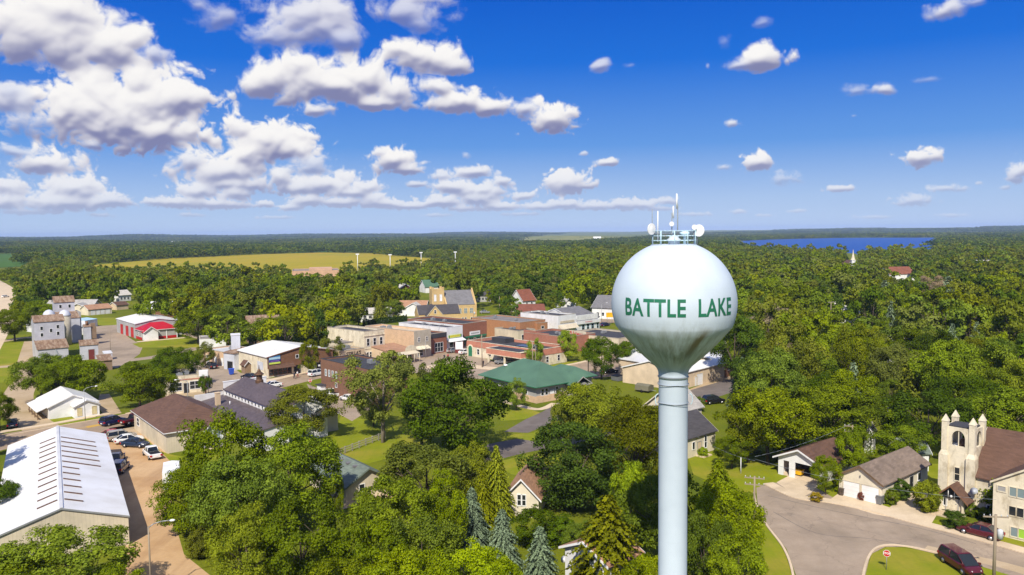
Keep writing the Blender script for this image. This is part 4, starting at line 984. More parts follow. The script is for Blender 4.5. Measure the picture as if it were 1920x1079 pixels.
# ---- grain elevator group
def elevator():
    e, W, fm = bld('grain_mill', 'whitewashed tin grain mill with rusty stepped roofs in front of two silos', 'grain mill', (72,677), to((72,677),129,38), 5, 3.2, 'shed', 1.9, .25, 'tin_wall', 'rust_roof', trim=None)
    wall_part(e, W, 6, 10.6, 'gx', 1.4, 'tin_wall', y0=5.004, name='tall_wall'); roof_part(e, W, 6, 10.6, 'gx', 1.6, .2, 'rust_roof', None, y0=5.004, name='tall_roof')
    f2 = lambda u, o, z: (u, 5.004-o, z)
    for u, z in ((.24, 8.2), (.24, 6.3), (.78, 8.4), (.78, 6.4), (.55, 7.4)): add_window(e, f2, W*u, z, .65, 1.0)
    m = MB(); m.tube((W*.55,-1.2,0),(W*.58,-.05,3.0),.07); m.tube((W*.68,-1.2,0),(W*.58,-.05,3.0),.07); m.build('brace', 'cable', e)
    for px, lab in ((95, 'grey-domed concrete silo on the left behind the tin mill'), (124, 'grey-domed concrete silo on the right, standing free of the tin mill')):
        x, y = g(px, 652 if px < 100 else 647); hh = height_at(x, y, 592)
        s = thing('silo', lab, 'silo', (x, y, 0)); r = 1.75
        m = MB(); m.lathe([(r,0),(r,hh)],28); m.build('wall', 'grey_block', s)
        m = MB(); m.lathe([(r+.08,hh-.05),(r+.08,hh+.12),(r*.97,hh+.5),(r*.8,hh+1.15),(r*.5,hh+1.6),(.3,hh+1.85),(.01,hh+1.9)],28); d = m.build('dome', 'light_metal', s)
        m = MB(); m.box(-.03,-r-.32,.5,.03,-r-.02,hh); m.build('ladder', 'cable', s)
    e, W, fm = bld('grain_elevator', 'tall rust-roofed grain elevator tower rising behind the silos', 'grain elevator', (110,645), to((110,645),152,36), 7, 8.2, 'shed', 1.6, .15, 'tin_wall', 'rust_roof', trim=None)
    wall_part(e, W*.92, 5, 13.2, 'gx', 1.6, 'tin_wall', y0=7.004, name='head_house'); roof_part(e, W*.92, 5, 13.2, 'gx', 1.8, .2, 'rust_roof', None, y0=7.004, name='head_roof')
    f2 = lambda u, o, z: (u, 7.004-o, z)
    for u in (.3, .75): add_window(e, f2, W*.92*u, 11.2, .7, 1.1)
    m = MB(); m.box(W+.003,1,0,W+.5,10,10); m.build('side_wall', 'grey_wall', e)
    bld('feed_house', 'low white feed house under a shallow tin roof beside the grain elevator', 'shed', (143,629), to((143,629),160,36), 7, 3.0, 'gx', 1.6, .3, 'white', 'silver_roof')
    e, W, fm = bld('leg_tower', 'small white tin elevator leg with rusty head boxes', 'grain elevator', (159,648), to((159,648),172,36), 2.4, 6.0, 'gx', .6, .15, 'tin_wall', 'rust_roof', trim=None)
    m = MB(); m.box(W+.003,.3,2.0,W+1.6,2,5.6); m.box(W+.2,.5,5.602,W+1.4,1.8,7.0); m.build('head_box', 'weathered_wood', e)
    m = MB(); m.tube((W*.5,1,6.55),(W*.5,1,7.7),.5,.35,8); m.build('head_pulley', 'rust', e)
    e, W, fm = bld('feed_shed', 'low tin feed shed with rusty roof and red door below the elevator leg', 'shed', (151,676), to((151,676),185,30), 5, 4.2, 'gx', 1.2, .2, 'tin_wall', 'rust_roof', trim=None, doors=[('F', .62, 1.5, 2.9, 'dark_red')])
    bld('shack', 'dark weathered shack with a rusty lean roof below the feed shed', 'shed', (187,696), to((187,696),211,36), 3.5, 2.6, 'shed', 1.0, .25, 'weathered_wood', 'rust_roof', trim=None)
    bld('tool_shed', 'tiny grey tool shed above the dark shack', 'shed', (196,676), to((196,676),211,36), 2.5, 1.8, 'shed', .4, .1, 'tin_wall', 'silver_roof', trim=None)
    bld('tarp_shelter', 'white tarpaulin shelter left of the tin mill', 'shelter', (50,622), (75,626), 8, 2.6, 'gx', 2.4, .2, 'tarp', 'tarp', trim=None)
    e, W, fm = bld('trailer', 'pale blue and white box trailer behind the feed house', 'trailer', (160,616), (183,612), 9, 2.8, 'gx', .5, .05, 'white', 'sign_sky', trim=None)
elevator()
# ---- houses and sheds behind the elevator
e, W, fm = bld('apartment_row', 'long low apartment building with tan roof behind the grain elevator', 'apartment building', (85,590), (172,588), 13, 2.9, 'gx', 3.0, .6, 'cream_siding', 'light_roof', wins=row('F', 7, .9, 1.4, 1.3))
wall_part(e, 9, 4, 2.9, 'gy', 2.0, 'cream_siding', x0=W-9, y0=-4.003, name='wing'); roof_part(e, 9, 6, 2.9, 'gy', 2.0, .5, 'light_roof', x0=W-9, y0=-4.003, name='wing_roof')
bld('garage_row', 'long cream garage row with brown roof on the grass behind the elevator', 'garage', (166,592), (210,588), 7, 2.6, 'gx', 1.8, .3, 'cream_siding', 'tan_roof', doors=[('F', .2+.2*i, 2.4, 2.1, 'white_paint', 'garage_door') for i in range(4)])
bld('small_garage', 'little tan garage with brown roof at the wood edge', 'garage', (219,582), (241,580), 6, 2.3, 'gx', 1.4, .3, 'tan_wall', 'brown_roof')
bld('house', 'white house with red trim glimpsed between trees behind the small tan garage', 'house', (222,566), (246,564), 8, 3.4, 'gx', 2.4, .4, 'white', 'pale_roof', wins=row('F', 3, 1, 1, 1.2))
# ---- fire hall
def fire_hall():
    ax, ay, W, ang = frame_of((254,635), to((254,635),341,40)); D = 24; h = 5.0
    e = thing('fire_hall', 'grey metal fire hall with pale roof and bright red hip-roofed front', 'fire hall', (ax, ay, 0), ang)
    wall_part(e, W, D, h, 'gy', 1.3, 'grey_metal'); roof_part(e, W, D, h, 'gy', 1.3, .2, 'white_metal', 'white_paint')
    fm = face_map(W, D)
    for y in (3.5, 10, 17): add_door(e, fm['L'], y, 3.6, 3.6, 'red', 'garage_door')
    add_window(e, fm['F'], W*.55, 3.4, 1.0, 1.0, 'grey_metal')
    w2 = W*.74; x0 = .2; d2 = 7.5
    wall_part(e, w2, d2, 3.2, 'hip', 2, 'grey_wall', x0=x0, y0=-d2-.003, name='office_wall'); roof_part(e, w2, d2-.5, 3.2, 'hip', 2.4, .5, 'red_roof', x0=x0, y0=-d2-.003, name='office_roof')
    wall_part(e, 4.4, 2, 3.0, 'gy', 1.5, 'white', x0=x0+.2, y0=-d2-2.0, name='porch'); roof_part(e, 4.4, 4, 3.0, 'gy', 1.6, .4, 'red_roof', x0=x0+.2, y0=-d2-2.0, name='porch_roof')
    m = MB(); m.box(x0+4.7,-d2-.06,0,x0+w2+.05,-d2-.006,.95); m.build('red_skirting', 'red', e)
    m = MB()
    for u in (.42, .70, 1.0): m.box(x0+w2*u-.3,-d2-.12,0,x0+w2*u,-d2-.062,3.1)
    m.build('corner_post', 'white_paint', e)
    m = MB(); m.box(x0-.06,-d2,0,x0-.004,-.3,.95); m.build('red_skirting', 'red', e)
    fo = lambda u, o, z: (x0-o, -d2+u, z)
    for u in (1.4, 3.4, 5.4): add_window(e, fo, u, 1.15, 1.1, 1.3)
    m = MB(); m.box(W+.003,2,0,W+.06,D-2,.9); m.build('red_skirting', 'red', e)
    a = MB(); a.box(x0-2.5,-d2-4,.01,x0+w2+1.5,-d2-2.05,.1); a.build('apron', 'walk', e)
fire_hall()
bld('storage_building', 'brown storage building with white gable roof behind the fire hall', 'building', (268,598), (326,596), 14, 4, 'gx', 2.6, .6, 'brown_wall', 'white_metal')
bld('house', 'small white house with dark roof right behind the fire hall', 'house', (333,597), (347,596), 8, 3, 'gx', 2.4, .4, 'white', 'dark_roof', wins=[('F', .5, 1, 1.2, 1.2)])
# ---- hall with brown front, barn, grey tower, workshops
def activity_hall():
    ax, ay, W, ang = frame_of((502,709), to((502,709),565,42)); D = 17; W *= 2
    e = thing('shop_hall', 'white-roofed hall with brown board front and colourful chairs along it', 'shop', (ax, ay, 0), ang)
    h = 5.1; rise = 1.7
    wall_part(e, W, D, h, 'gy', rise, 'cream'); roof_part(e, W, D, h, 'gy', rise, .35, 'white_metal', 'brown_wall')
    m = MB(); m.prism([(.02,2.3),(W-.02,2.3),(W-.02,h-.05),(W/2,h+rise-.12),(.02,h-.05)], 'y', -.12, -.004); m.build('board_front', 'brown_wall', e)
    m = MB(); m.prism([(-1.5,2.2),(-.13,2.9),(-.13,3.05),(-1.5,2.35)], 'x', .02, W*.38); m.build('awning', 'brown_roof', e)
    fm = face_map(W, D)
    for i in range(5): add_window(e, fm['F'], W*(.05+.068*i), .5, 1.0, 1.5, 'glass', 'brown_wall', 1)
    add_door(e, fm['F'], W*.44, 1.8, 2.3, 'dark'); add_window(e, fm['F'], W*.44, 4.1, .7, .8, 'glass', 'white_paint', 1, off=.12)
    s = MB(); s.box(.35,-.3,3.25,3.3,-.13,5.3); sg = s.build('sign_panel', 'sign_blue', e)
    for z0, z1, c in ((4.45, 4.95, 'sign_sky'), (3.78, 4.28, 'sign_purple'), (3.27, 3.72, 'sign_lime')):
        q = MB(); q.box(.37,-.33,z0,3.28,-.302,z1); q.build('stripe', c, sg)
    q = MB(); q.box(.7,-.345,3.95,3.0,-.332,4.1); q.build('lettering', 'sign_lilac', sg)
    # porch on the long side
    wall_part(e, 1.6, 2.2, 2.3, 'gy', .9, 'weathered_wood', x0=-1.6, y0=9.5, name='side_porch'); roof_part(e, 1.6, 2.2, 2.3, 'gy', .9, .3, 'brown_roof', x0=-1.6, y0=9.5, name='side_porch_roof')
    m = MB(); m.box(-.05,2.4,1.6,-.004,5.6,3.6); m.build('mural', 'light_metal', e)
    return e, W, ang, ax, ay
AH = activity_hall()
bld('barn', 'old weathered brown barn behind the white-roofed hall', 'barn', (468,646), (528,642), 12, 4.6, 'gx', 4.0, .4, 'weathered_wood', 'rust_roof', trim=None)
e, W, fm = bld('metal_tower', 'square grey metal elevator tower above the brick workshops', 'tower', (435,690), to((435,690),452,20), 2.4, 8.6, 'gx', .3, .1, 'light_metal', 'silver_roof', trim=None)
bld('metal_shed', 'corrugated grey shed with rusty lean-to at the foot of the grey tower', 'shed', (420,692), (440,695), 5, 4.3, 'shed', .8, .2, 'light_metal', 'rust_roof', trim=None, doors=[('F', .6, 2.2, 2.2, 'dark')])
bld('workshop', 'low brick workshop row with flat pale roof left of the grey tower', 'workshop', (382,680), to((382,680),424,-40), 9, 3.4, 'flat', wall='peach', rf='silver_roof', par=.4, doors=[('F', .2, 1.6, 2.3), ('F', .55, 1.1, 2.2), ('F', .85, 1.1, 2.2)])
bld('low_store', 'low white store with flat roof behind the brick workshop row', 'building', (375,655), (424,652), 9, 2.8, 'flat', wall='white', rf='flat_grey', par=.3)
# ---- brown brick building
def brick_block():
    A = Vector(g(603, 737)); ax, ay, W, ang = frame_of((603,737), to((603,737),695,-48)); D = 9
    e = thing('brick_building', 'two-storey brown brick building with dark flat roof at the street corner', 'building', (ax, ay, 0), ang); h = 7.2
    wall_part(e, W, D, h, 'flat', 0, 'brown_brick'); flat_top(e, W, D, h, .45, 'brown_brick', 'flat_dark', 'flat_dark')
    fm = face_map(W, D)
    for u in (2.2, 3.7, 5.2, 6.7): add_window(e, fm['F'], u, 4.2, .6, 1.3, 'glass_pale')
    add_window(e, fm['F'], 6.6, 2.2, .6, .9)
    m = MB(); m.box(-.2,-1.4,2.0,2.2,-.004,2.15); m.build('canopy', 'flat_dark', e)
    m = MB(); m.box(.2,-1.2,.02,1.9,-.006,1.98); m.build('entry_box', 'white', e)
    m = MB(); m.box(-.05,-.9,5.6,.05,-.1,6.9); m.box(-.08,-1.0,5.5,.08,-.9,7.0); m.build('projecting_sign', 'black', e)
    m = MB(); m.box(.07,-.7,6.0,.1,-.2,6.4); m.build('sign_face', 'sign_white', e)
    roof_unit(e, W*.6, D*.6, h+.1)
brick_block()
# ---- main street row
def white_block():
    ax, ay, W, ang = frame_of((684,681), to((684,681),722,48)); D = 17
    e = thing('corner_block', 'cream two-storey brick shop with three tall windows and dark flat roof', 'shop', (ax, ay, 0), ang); h = 8.0
    wall_part(e, W, D, h, 'flat', 0, 'cream'); flat_top(e, W, D, h, .6, 'cream', 'flat_dark')
    fm = face_map(W, D)
    for u in (.18, .5, .82): add_window(e, fm['F'], W*u, 4.6, .85, 1.9)
    for i in range(6): add_window(e, fm['F'], W*(.15+.14*i), 1.3, .65, 1.5)
    for u in (.60, .66): add_window(e, fm['L'], D*u, 4.4, .7, 1.4)
    m = MB(); m.box(-.06,-.16,7.2,W+.06,-.004,7.4); m.box(-.03,-.1,3.7,W+.03,-.004,3.9); m.build('cornice', 'cream', e)
    wall_part(e, 4.2, 6, 5.3, 'flat', 0, 'cream', x0=-4.203, y0=5, name='stair_wing'); r = MB(); r.box(-4.25,4.95,5.303,-.006,11.05,5.5); r.build('stair_roof', 'flat_grey', e)
    f2 = lambda u, o, z: (-4.203+u, 5-o, z); add_window(e, f2, 1.0, 2.6, .6, 1.2)
white_block()
def bistro():
    e, W, fm = bld('bistro', "low tan one-storey bistro lettered STELLA'S with black awnings", 'restaurant', (640,690), to((640,690),684,48), 9, 4.0, 'flat', wall='tan_wall', rf='flat_grey', par=.4, wins=[('F', .62, .8, 2.4, 1.4, 'glass', 2), ('L', .3, .9, 1.2, 1.7)], doors=[('F', .9, 1.0, 2.2, 'dark')])
    put_text(e, "STELLA'S", W*.52, -.05, 3.35, 1.25, 'bark', bold=.03, shear=.15)
    for u in (.6, .9):
        m = MB(); m.prism([(-1.1,1.9),(-.004,2.7),(-.004,2.1)], 'x', W*u-(1.6 if u < .7 else .8), W*u+(1.5 if u < .7 else .55)); m.build('awning', 'black', e)
bistro()
bld('service_building', 'grey metal gabled building between the cream block and the pink brick shop', 'building', (716,655), (742,650), 12, 5.0, 'gx', 1.6, .3, 'light_metal', 'silver_roof')
e, W, fm = bld('brick_shop', 'two-storey shop with grey-tan front and long pink brick side wall', 'shop', (777,673), to((777,673),808,48), 22, 7.2, 'flat', wall='peach', rf='tan_wall', par=.5, wins=[], doors=[])
m = MB(); m.box(-.01,-.12,.02,W+.01,-.004,7.7); m.build('front_facing', 'concrete', e)
for u in (.27, .75): add_window(e, fm['F'], W*u, 4.6, .6, 1.2, off=.12)
add_window(e, fm['F'], W*.35, .6, 1.8, 1.8, off=.12); m = MB(); m.prism([(-1.6,2.6),(-.124,3.4),(-.124,2.8)], 'x', .1, W*.8); m.build('awning', 'cream', e)
def tan_cafe():
    e, W, fm = bld('cafe', 'low tan cafe with arched sign and porch roof on the main street', 'cafe', (735,685), to((735,685),778,48), 9, 3.2, 'shed', 1.0, .2, 'tan_wall', 'tan_roof', wins=[('F', .4, .7, 1.6, 1.4), ('F', .75, .7, 1.6, 1.4)], doors=[('F', .12, 1.0, 2.2, 'tan_roof')])
    m = MB(); P = [(W*.55,3.2)]+[(W*.55+2.0-2.0*math.cos(a*math.pi/8), 3.5+1.2*math.sin(a*math.pi/8)) for a in range(9)]+[(W*.55+4,3.2)]; m.prism(P, 'y', -.35, -.25); m.build('arched_sign', 'cream', e)
    m = MB(); m.prism([(-2.2,2.5),(-.21,3.05),(-.21,3.2),(-2.2,2.65)], 'x', .8, W); m.build('porch_roof', 'beige', e)
    m = MB()
    for u in (.15, .45, .75, .98): m.tube((W*u,-2.1,0),(W*u,-2.1,2.5),.08)
    m.build('porch_post', 'cream', e)
tan_cafe()
e, W, fm = bld('brick_store', 'red-brown brick store with dark upper band and wide dark shopfront', 'shop', (808,665), to((808,665),838,48), 24, 5.4, 'flat', wall='red_brick', rf='flat_dark', par=.5, wins=[('F', .5, .5, 3.2, 2.6, 'glass', 3)], doors=[])
m = MB(); m.box(.05,-.1,4.6,W-.05,-.004,5.85); m.build('upper_band', 'flat_dark', e)
e, W, fm = bld('variety_store', 'white-fronted store with yellow sign board between two brick shops', 'shop', (838,658), to((838,658),868,48), 22, 6.4, 'flat', wall='white', rf='flat_dark', par=.5, cap='white_paint', wins=[('F', .28, .5, 1.4, 1.9, 'glass'), ('F', .75, .5, 1.5, 1.9, 'glass')], doors=[('F', .5, .9, 2.1, 'dark')])
m = MB(); m.box(W*.1,-.14,3.7,W*.9,-.004,4.5); sg = m.build('sign_board', 'sign_lime', e)
q = MB()
for i in range(9): q.box(W*(.2+.066*i),-.17,3.95,W*(.2+.066*i)+.2,-.142,4.3)
q.build('lettering', 'yellow', sg)
q = MB(); q.box(W*.1,-.17,3.7,W*.16,-.142,4.5); q.box(W*.84,-.17,3.7,W*.9,-.142,4.5); q.build('end_panel', 'green', sg)
m = MB(); m.prism([(-1.5,2.7),(-.004,3.3),(-.004,2.9)], 'x', -.1, W+.1); m.build('awning', 'white_paint', e)
e, W, fm = bld('hardware_store', 'red brick store with white sign panel and green shopfront', 'shop', (868,650), to((868,650),913,48), 26, 6.4, 'flat', wall='red_brick', rf='flat_dark', par=.6, wins=[('F', .12, .5, 1.5, 1.8), ('F', .35, .5, 1.8, 1.8), ('F', .62, .5, 1.8, 1.8), ('F', .86, .5, 1.8, 1.8)], doors=[('F', .49, 1, 2.1, 'dark')], frame='green')
m = MB(); m.box(W*.02,-.1,2.5,W*.98,-.004,2.95); m.build('fascia_band', 'green', e)
m = MB(); m.box(W*.28,-.16,3.1,W*.7,-.005,4.3); sg = m.build('sign_panel', 'sign_white', e)
q = MB()
for i in range(8): q.box(W*(.33+.042*i),-.19,3.5,W*(.33+.042*i)+.25,-.162,3.9)
q.build('lettering', 'grey_plastic', sg)
bld('market_hall', 'long orange brick windowless market hall with flat roof beyond the bank', 'building', (885,628), to((885,628),975,-46), 12, 5.6, 'flat', wall='orange_brick', rf='flat_grey', par=.4)
e, W, fm = bld('glass_front_shop', 'low grey-roofed shop with white sign at the end of the orange brick hall', 'shop', (972,644), to((972,644),1004,40), 12, 3.6, 'flat', wall='beige', rf='flat_dark', par=.3, wins=[('F', .3, .5, 1.5, 2), ('F', .7, .5, 1.5, 2)])
# ---- yellow brick church
def yellow_church():
    ax, ay, W, ang = frame_of((838,606), (893,604)); 
    e = thing('yellow_church', 'yellow brick church with steep dark grey roof behind the main street', 'church', (ax, ay, 0), ang+R(4)); D = 13; h = 7.0
    wall_part(e, W, D, h, 'gx', 5.2, 'yellow_brick'); roof_part(e, W-.8, D, h, 'gx', 5.2, .1, 'grey_roof', None, x0=.4)
    m = MB()
    for x in (-.35, W-.05): m.prism([(-.3,0),(D+.3,0),(D+.3,h+.3),(D/2,h+6.1),(-.3,h+.3)], 'x', x, x+.4)
    m.build('gable_coping', 'yellow_brick', e)
    fm = face_map(W, D)
    for u in (.25, .45, .65, .85): add_window(e, fm['F'], W*u, 3.6, 1.2, 1.9, 'glass_pale', 'cream', 2)
    for u in (.2, .3, .55, .65, .85): add_window(e, fm['F'], W*u, .9, .6, 1.0)
    add_window(e, fm['R'], D*.5, 3.4, 1.4, 2.4, 'glass_pale', 'cream', 2)
    m = MB(); m.box(-5.3,2.5,0,-.36,7.5,13.2)
    for x, y in ((-5.3,2.5),(-1.2,2.5),(-5.3,6.7),(-1.2,6.7)): m.box(x,y,13.202,x+.84,y+.8,14.0)
    m.build('bell_tower', 'yellow_brick', e)
    f2 = lambda u, o, z: (-5.3+u, 2.5-o, z)
    for u in (1.3, 3.6): add_window(e, f2, u, 8.5, .9, 2.6, 'sign_white', 'cream')
    wall_part(e, 16, 8, 4.6, 'gx', 3.2, 'yellow_brick', x0=-13, y0=-10, name='parish_wall'); roof_part(e, 16, 8, 4.6, 'gx', 3.2, .1, 'dark_roof', 'cream', x0=-13, y0=-10, name='parish_roof')
    wall_part(e, 6, 4, 4.6, 'gy', 3.6, 'yellow_brick', x0=-10.5, y0=-14.003, name='porch_wall'); roof_part(e, 6, 8, 4.6, 'gy', 3.6, .15, 'dark_roof', 'cream', x0=-10.5, y0=-14.003, name='porch_roof')
    f3 = lambda u, o, z: (-10.5+u, -14.003-o, z); add_window(e, f3, 3, 5.4, .7, 1.2); add_door(e, f3, 3, 1.8, 2.6, 'sign_white')
    f4 = lambda u, o, z: (-13+u, -10-o, z)
    for u in (9.6, 12.5): add_window(e, f4, u, 1.6, 1.3, 1.5, 'glass', 'cream', 2)
yellow_church()
# ---- houses round the church
bld('bungalow', 'white bungalow with pale roof left of the yellow church', 'house', (676,603), (736,600), 9, 3.0, 'gx', 1.8, .5, 'white', 'pale_roof', wins=row('F', 5, 1, 1.3, 1.2, .05, .9))
e, W, fm = bld('tan_roof_house', 'white house with tan roof and front gable next to the yellow church', 'house', (745,592), (797,592), 10, 3.4, 'gx', 2.6, .5, 'white', 'tan_roof', wins=row('F', 4, 1, 1.4, 1.2, .05, .7))
wall_part(e, 8, 3, 3.4, 'gy', 2.2, 'white', x0=W-8.5, y0=-3.003, name='gable_wing'); roof_part(e, 8, 6, 3.4, 'gy', 2.2, .4, 'pale_roof', x0=W-8.5, y0=-3.003, name='wing_roof')
bld('red_cabin', 'small red cabin with grey roof among trees above the bungalow', 'house', (750,551), (772,550), 8, 3.2, 'gy', 2.2, .6, 'dark_red', 'pale_roof')
bld('green_roof_house', 'white house with turquoise green roof among trees', 'house', (798,550), (822,549), 12, 3.8, 'gx', 3.6, .5, 'white', 'green_roof')
bld('red_roof_house', 'tall white house with red-brown roof beyond the bank', 'house', (981,587), (1004,585), 9, 5.4, 'gx', 4.4, .4, 'white', 'redbrown_roof', wins=[('F', .3, 3.2, .9, 1.3), ('F', .7, 3.2, .9, 1.3), ('F', .3, .8, .9, 1.3), ('F', .7, .8, .9, 1.3)])
bld('white_gable_house', 'tall narrow white gable house in the trees right of the red-roofed one', 'house', (1063,583), (1080,582.6), 9, 4.4, 'gy', 2.2, .4, 'white', 'pale_roof', wins=[('F', .5, 3.6, .9, 1.6), ('F', .5, .8, .9, 1.5)])
bld('small_white_shed', 'tiny white gabled shed behind the flat-roofed shops', 'shed', (1056,583), (1069,582), 6, 2.6, 'gy', 1.6, .3, 'white', 'pale_roof')
bld('dark_house', 'dark-windowed house in the shade behind the yellow church', 'house', (893,567), (924,566), 9, 3.4, 'gx', 2.6, .4, 'grey_wall', 'dark_roof', wins=row('F', 4, 1, 1.2, 1.2))
# ---- bank and its neighbours
def bank():
    ax, ay, W, ang = frame_of((876,667), to((876,667),1010,-46)); D = 11; h = 3.5
    e = thing('bank', 'cream bank with pink brick band, dark flat roof and drive-through canopy', 'bank', (ax, ay, 0), ang)
    wall_part(e, W, D, h, 'flat', 0, 'cream'); flat_top(e, W, D, h, .9, 'pink_band', 'flat_dark', 'cream')
    fm = face_map(W, D)
    m = MB(); m.box(-.08,-.1,h-.7,W+.08,-.004,h+.6); m.box(W+.004,-.0,h-.7,W+.1,D,h+.6); m.build('brick_band', 'pink_band', e)
    for u in (.17, .34): add_window(e, fm['F'], W*u, .8, .9, 1.5)
    for u in (.3, .7): add_window(e, fm['R'], D*u, .8, .9, 1.5)
    m = MB(); m.box(W*.46,-4.5,2.5,W*.93,-.105,3.9); c = m.build('drive_canopy', 'pink_band', e)
    q = MB(); q.box(W*.455,-4.55,3.902,W*.935,-.11,4.02); q.box(W*.455,-4.56,2.35,W*.935,-.11,2.498); q.build('canopy_trim', 'cream', c)
    q = MB(); q.box(W*.49,-4.4,4.022,W*.90,-.4,4.1); q.build('canopy_roof', 'flat_dark', c)
    q = MB()
    for u in (.48, .70, .91): q.box(W*u-.22,-4.3,0,W*u+.22,-3.9,2.345)
    q.build('pier', 'cream', c)
    # arched corner entrance
    m = MB(); P = [(.4,.02)]+[(1.6-1.2*math.cos(i*math.pi/10), 2.2+1.2*math.sin(i*math.pi/10)) for i in range(11)]+[(2.8,.02)]; m.prism(P, 'y', -.18, -.105); d = m.build('arched_entrance', 'cream', e)
    m = MB(); P = [(.8,.02)]+[(1.6-.8*math.cos(i*math.pi/10), 2.2+.8*math.sin(i*math.pi/10)) for i in range(11)]+[(2.4,.02)]; m.prism(P, 'y', -.22, -.182); m.build('door', 'green', d)
    m = MB(); m.box(W*.55,4,h+.1,W*.75,7,h+.5); m.build('skylight', 'glass', e)
    roof_unit(e, W*.22, 8, h+.1); roof_unit(e, W*.75, 7, h+.1)
    m = MB(); m.box(W*.10,D-4.0,h+.1,W*.30,D-.5,h+1.4); m.build('penthouse', 'flat_dark', e)
bank()
e, W, fm = bld('stepped_brick_shop', 'brick shop with stepped pink parapet and dark roof behind the bank', 'shop', (982,652), to((982,652),1062,-46), 13, 4.0, 'flat', wall='rose_brick', rf='flat_dark', par=.7)
m = MB(); m.box(0,0,4.79,W*.3,.28,5.5); m.box(W*.302,0,4.79,W*.6,.28,5.1); m.build('stepped_gable', 'rose_brick', e)
roof_unit(e, W*.6, 6, 4.1)
bld('rust_roof_shop', 'brick shop under a long red-brown roof beyond the orange brick hall', 'shop', (970,614), to((970,614),1026,2), 16, 3.4, 'shed', 3.6, .15, 'white', 'redbrown_roof', trim=None)
e, W, fm = bld('orange_entry_shop', 'small orange brick shopfront with tall windows left of the white wall', 'shop', (1008,636), to((1008,636),1027,40), 8, 4.8, 'flat', wall='orange_brick', rf='flat_dark', par=.4, wins=[('F', .3, .4, 1.0, 2.2), ('F', .72, .4, 1.0, 2.2), ('F', .5, 3.3, 1.2, .8)])
e, W, fm = bld('white_store', 'cream two-storey-high store with tan awning and long white side wall', 'shop', (1047,632), to((1047,632),1080,44), 18, 6.6, 'flat', wall='white', rf='flat_dark', par=.5, wins=[('F', .5, .5, 3.0, 1.8, 'glass', 3)])
m = MB(); m.box(W*.1,-.12,4.4,W*.9,-.004,5.2); m.build('sign_panel', 'beige', e); m = MB(); m.prism([(-1.6,2.6),(-.004,3.9),(-.004,2.8)], 'x', 0, W); m.build('awning', 'beige', e)
e, W, fm = bld('white_shopfront', 'white shop with red-lettered sign band and pale blue shopfront', 'shop', (1080,623), to((1080,623),1124,44), 20, 4.4, 'gx', 3.2, .2, 'white', 'grey_roof', wins=[('F', .3, .4, 1.4, 1.9), ('F', .5, .4, 1.2, 1.9), ('F', .7, .4, 1.4, 1.9), ('F', .92, .4, 1.0, 1.9)], frame='sign_sky')
m = MB(); m.box(-.05,-.5,2.6,W+.05,-.004,3.7); sg = m.build('sign_band', 'white_paint', e)
q = MB()
for i in range(6): q.box(W*(.36+.05*i),-.54,3.0,W*(.36+.05*i)+.3,-.502,3.35)
q.build('lettering', 'red', sg)
m = MB(); m.box(0,-.3,4.0,W*.9,-.005,5.8); m.build('false_front', 'white', e)
bld('grey_roof_hall', 'white building with long grey roof close behind the water tower ball', 'building', (1110,597), to((1110,597),1172,-30), 14, 4.5, 'gx', 4.4, .4, 'white', 'grey_roof', wins=row('F', 5, 1.2, 1, 1.3))
e, W, fm = bld('red_sign_store', 'low beige store with dark roof and red lettering left of the water tower', 'shop', (1058,650), to((1058,650),1160,-46), 15, 3.8, 'flat', wall='beige', rf='flat_dark', par=.5, wins=row('F', 6, .5, 1.4, 1.6, .05, .6))
m = MB(); m.box(W*.06,-.12,3.4,W*.42,-.004,5.3); sg = m.build('false_front', 'beige', e)
q = MB(); x = W*.11
q.prism([(x,4.0),(x+.25,4.0),(x+.55,4.85),(x+.85,4.0),(x+1.1,4.0),(x+.65,5.15),(x+.45,5.15)], 'y', -.17, -.122)
for i, (w_, h_) in enumerate(((.22,1.05),(.3,.6),(.25,.95),(.4,.6),(.3,.62),(.34,.6),(.28,.58),(.36,.6))): q.box(x+1.5+.5*i,-.17,3.95,x+1.5+.5*i+w_,-.122,3.95+h_)
q.build('lettering', 'stop_red', sg)
m = MB(); m.prism([(-1.8,2.3),(-.004,2.9),(-.004,3.1),(-1.8,2.5)], 'x', 0, W*.62); m.build('awning', 'tan_roof', e)
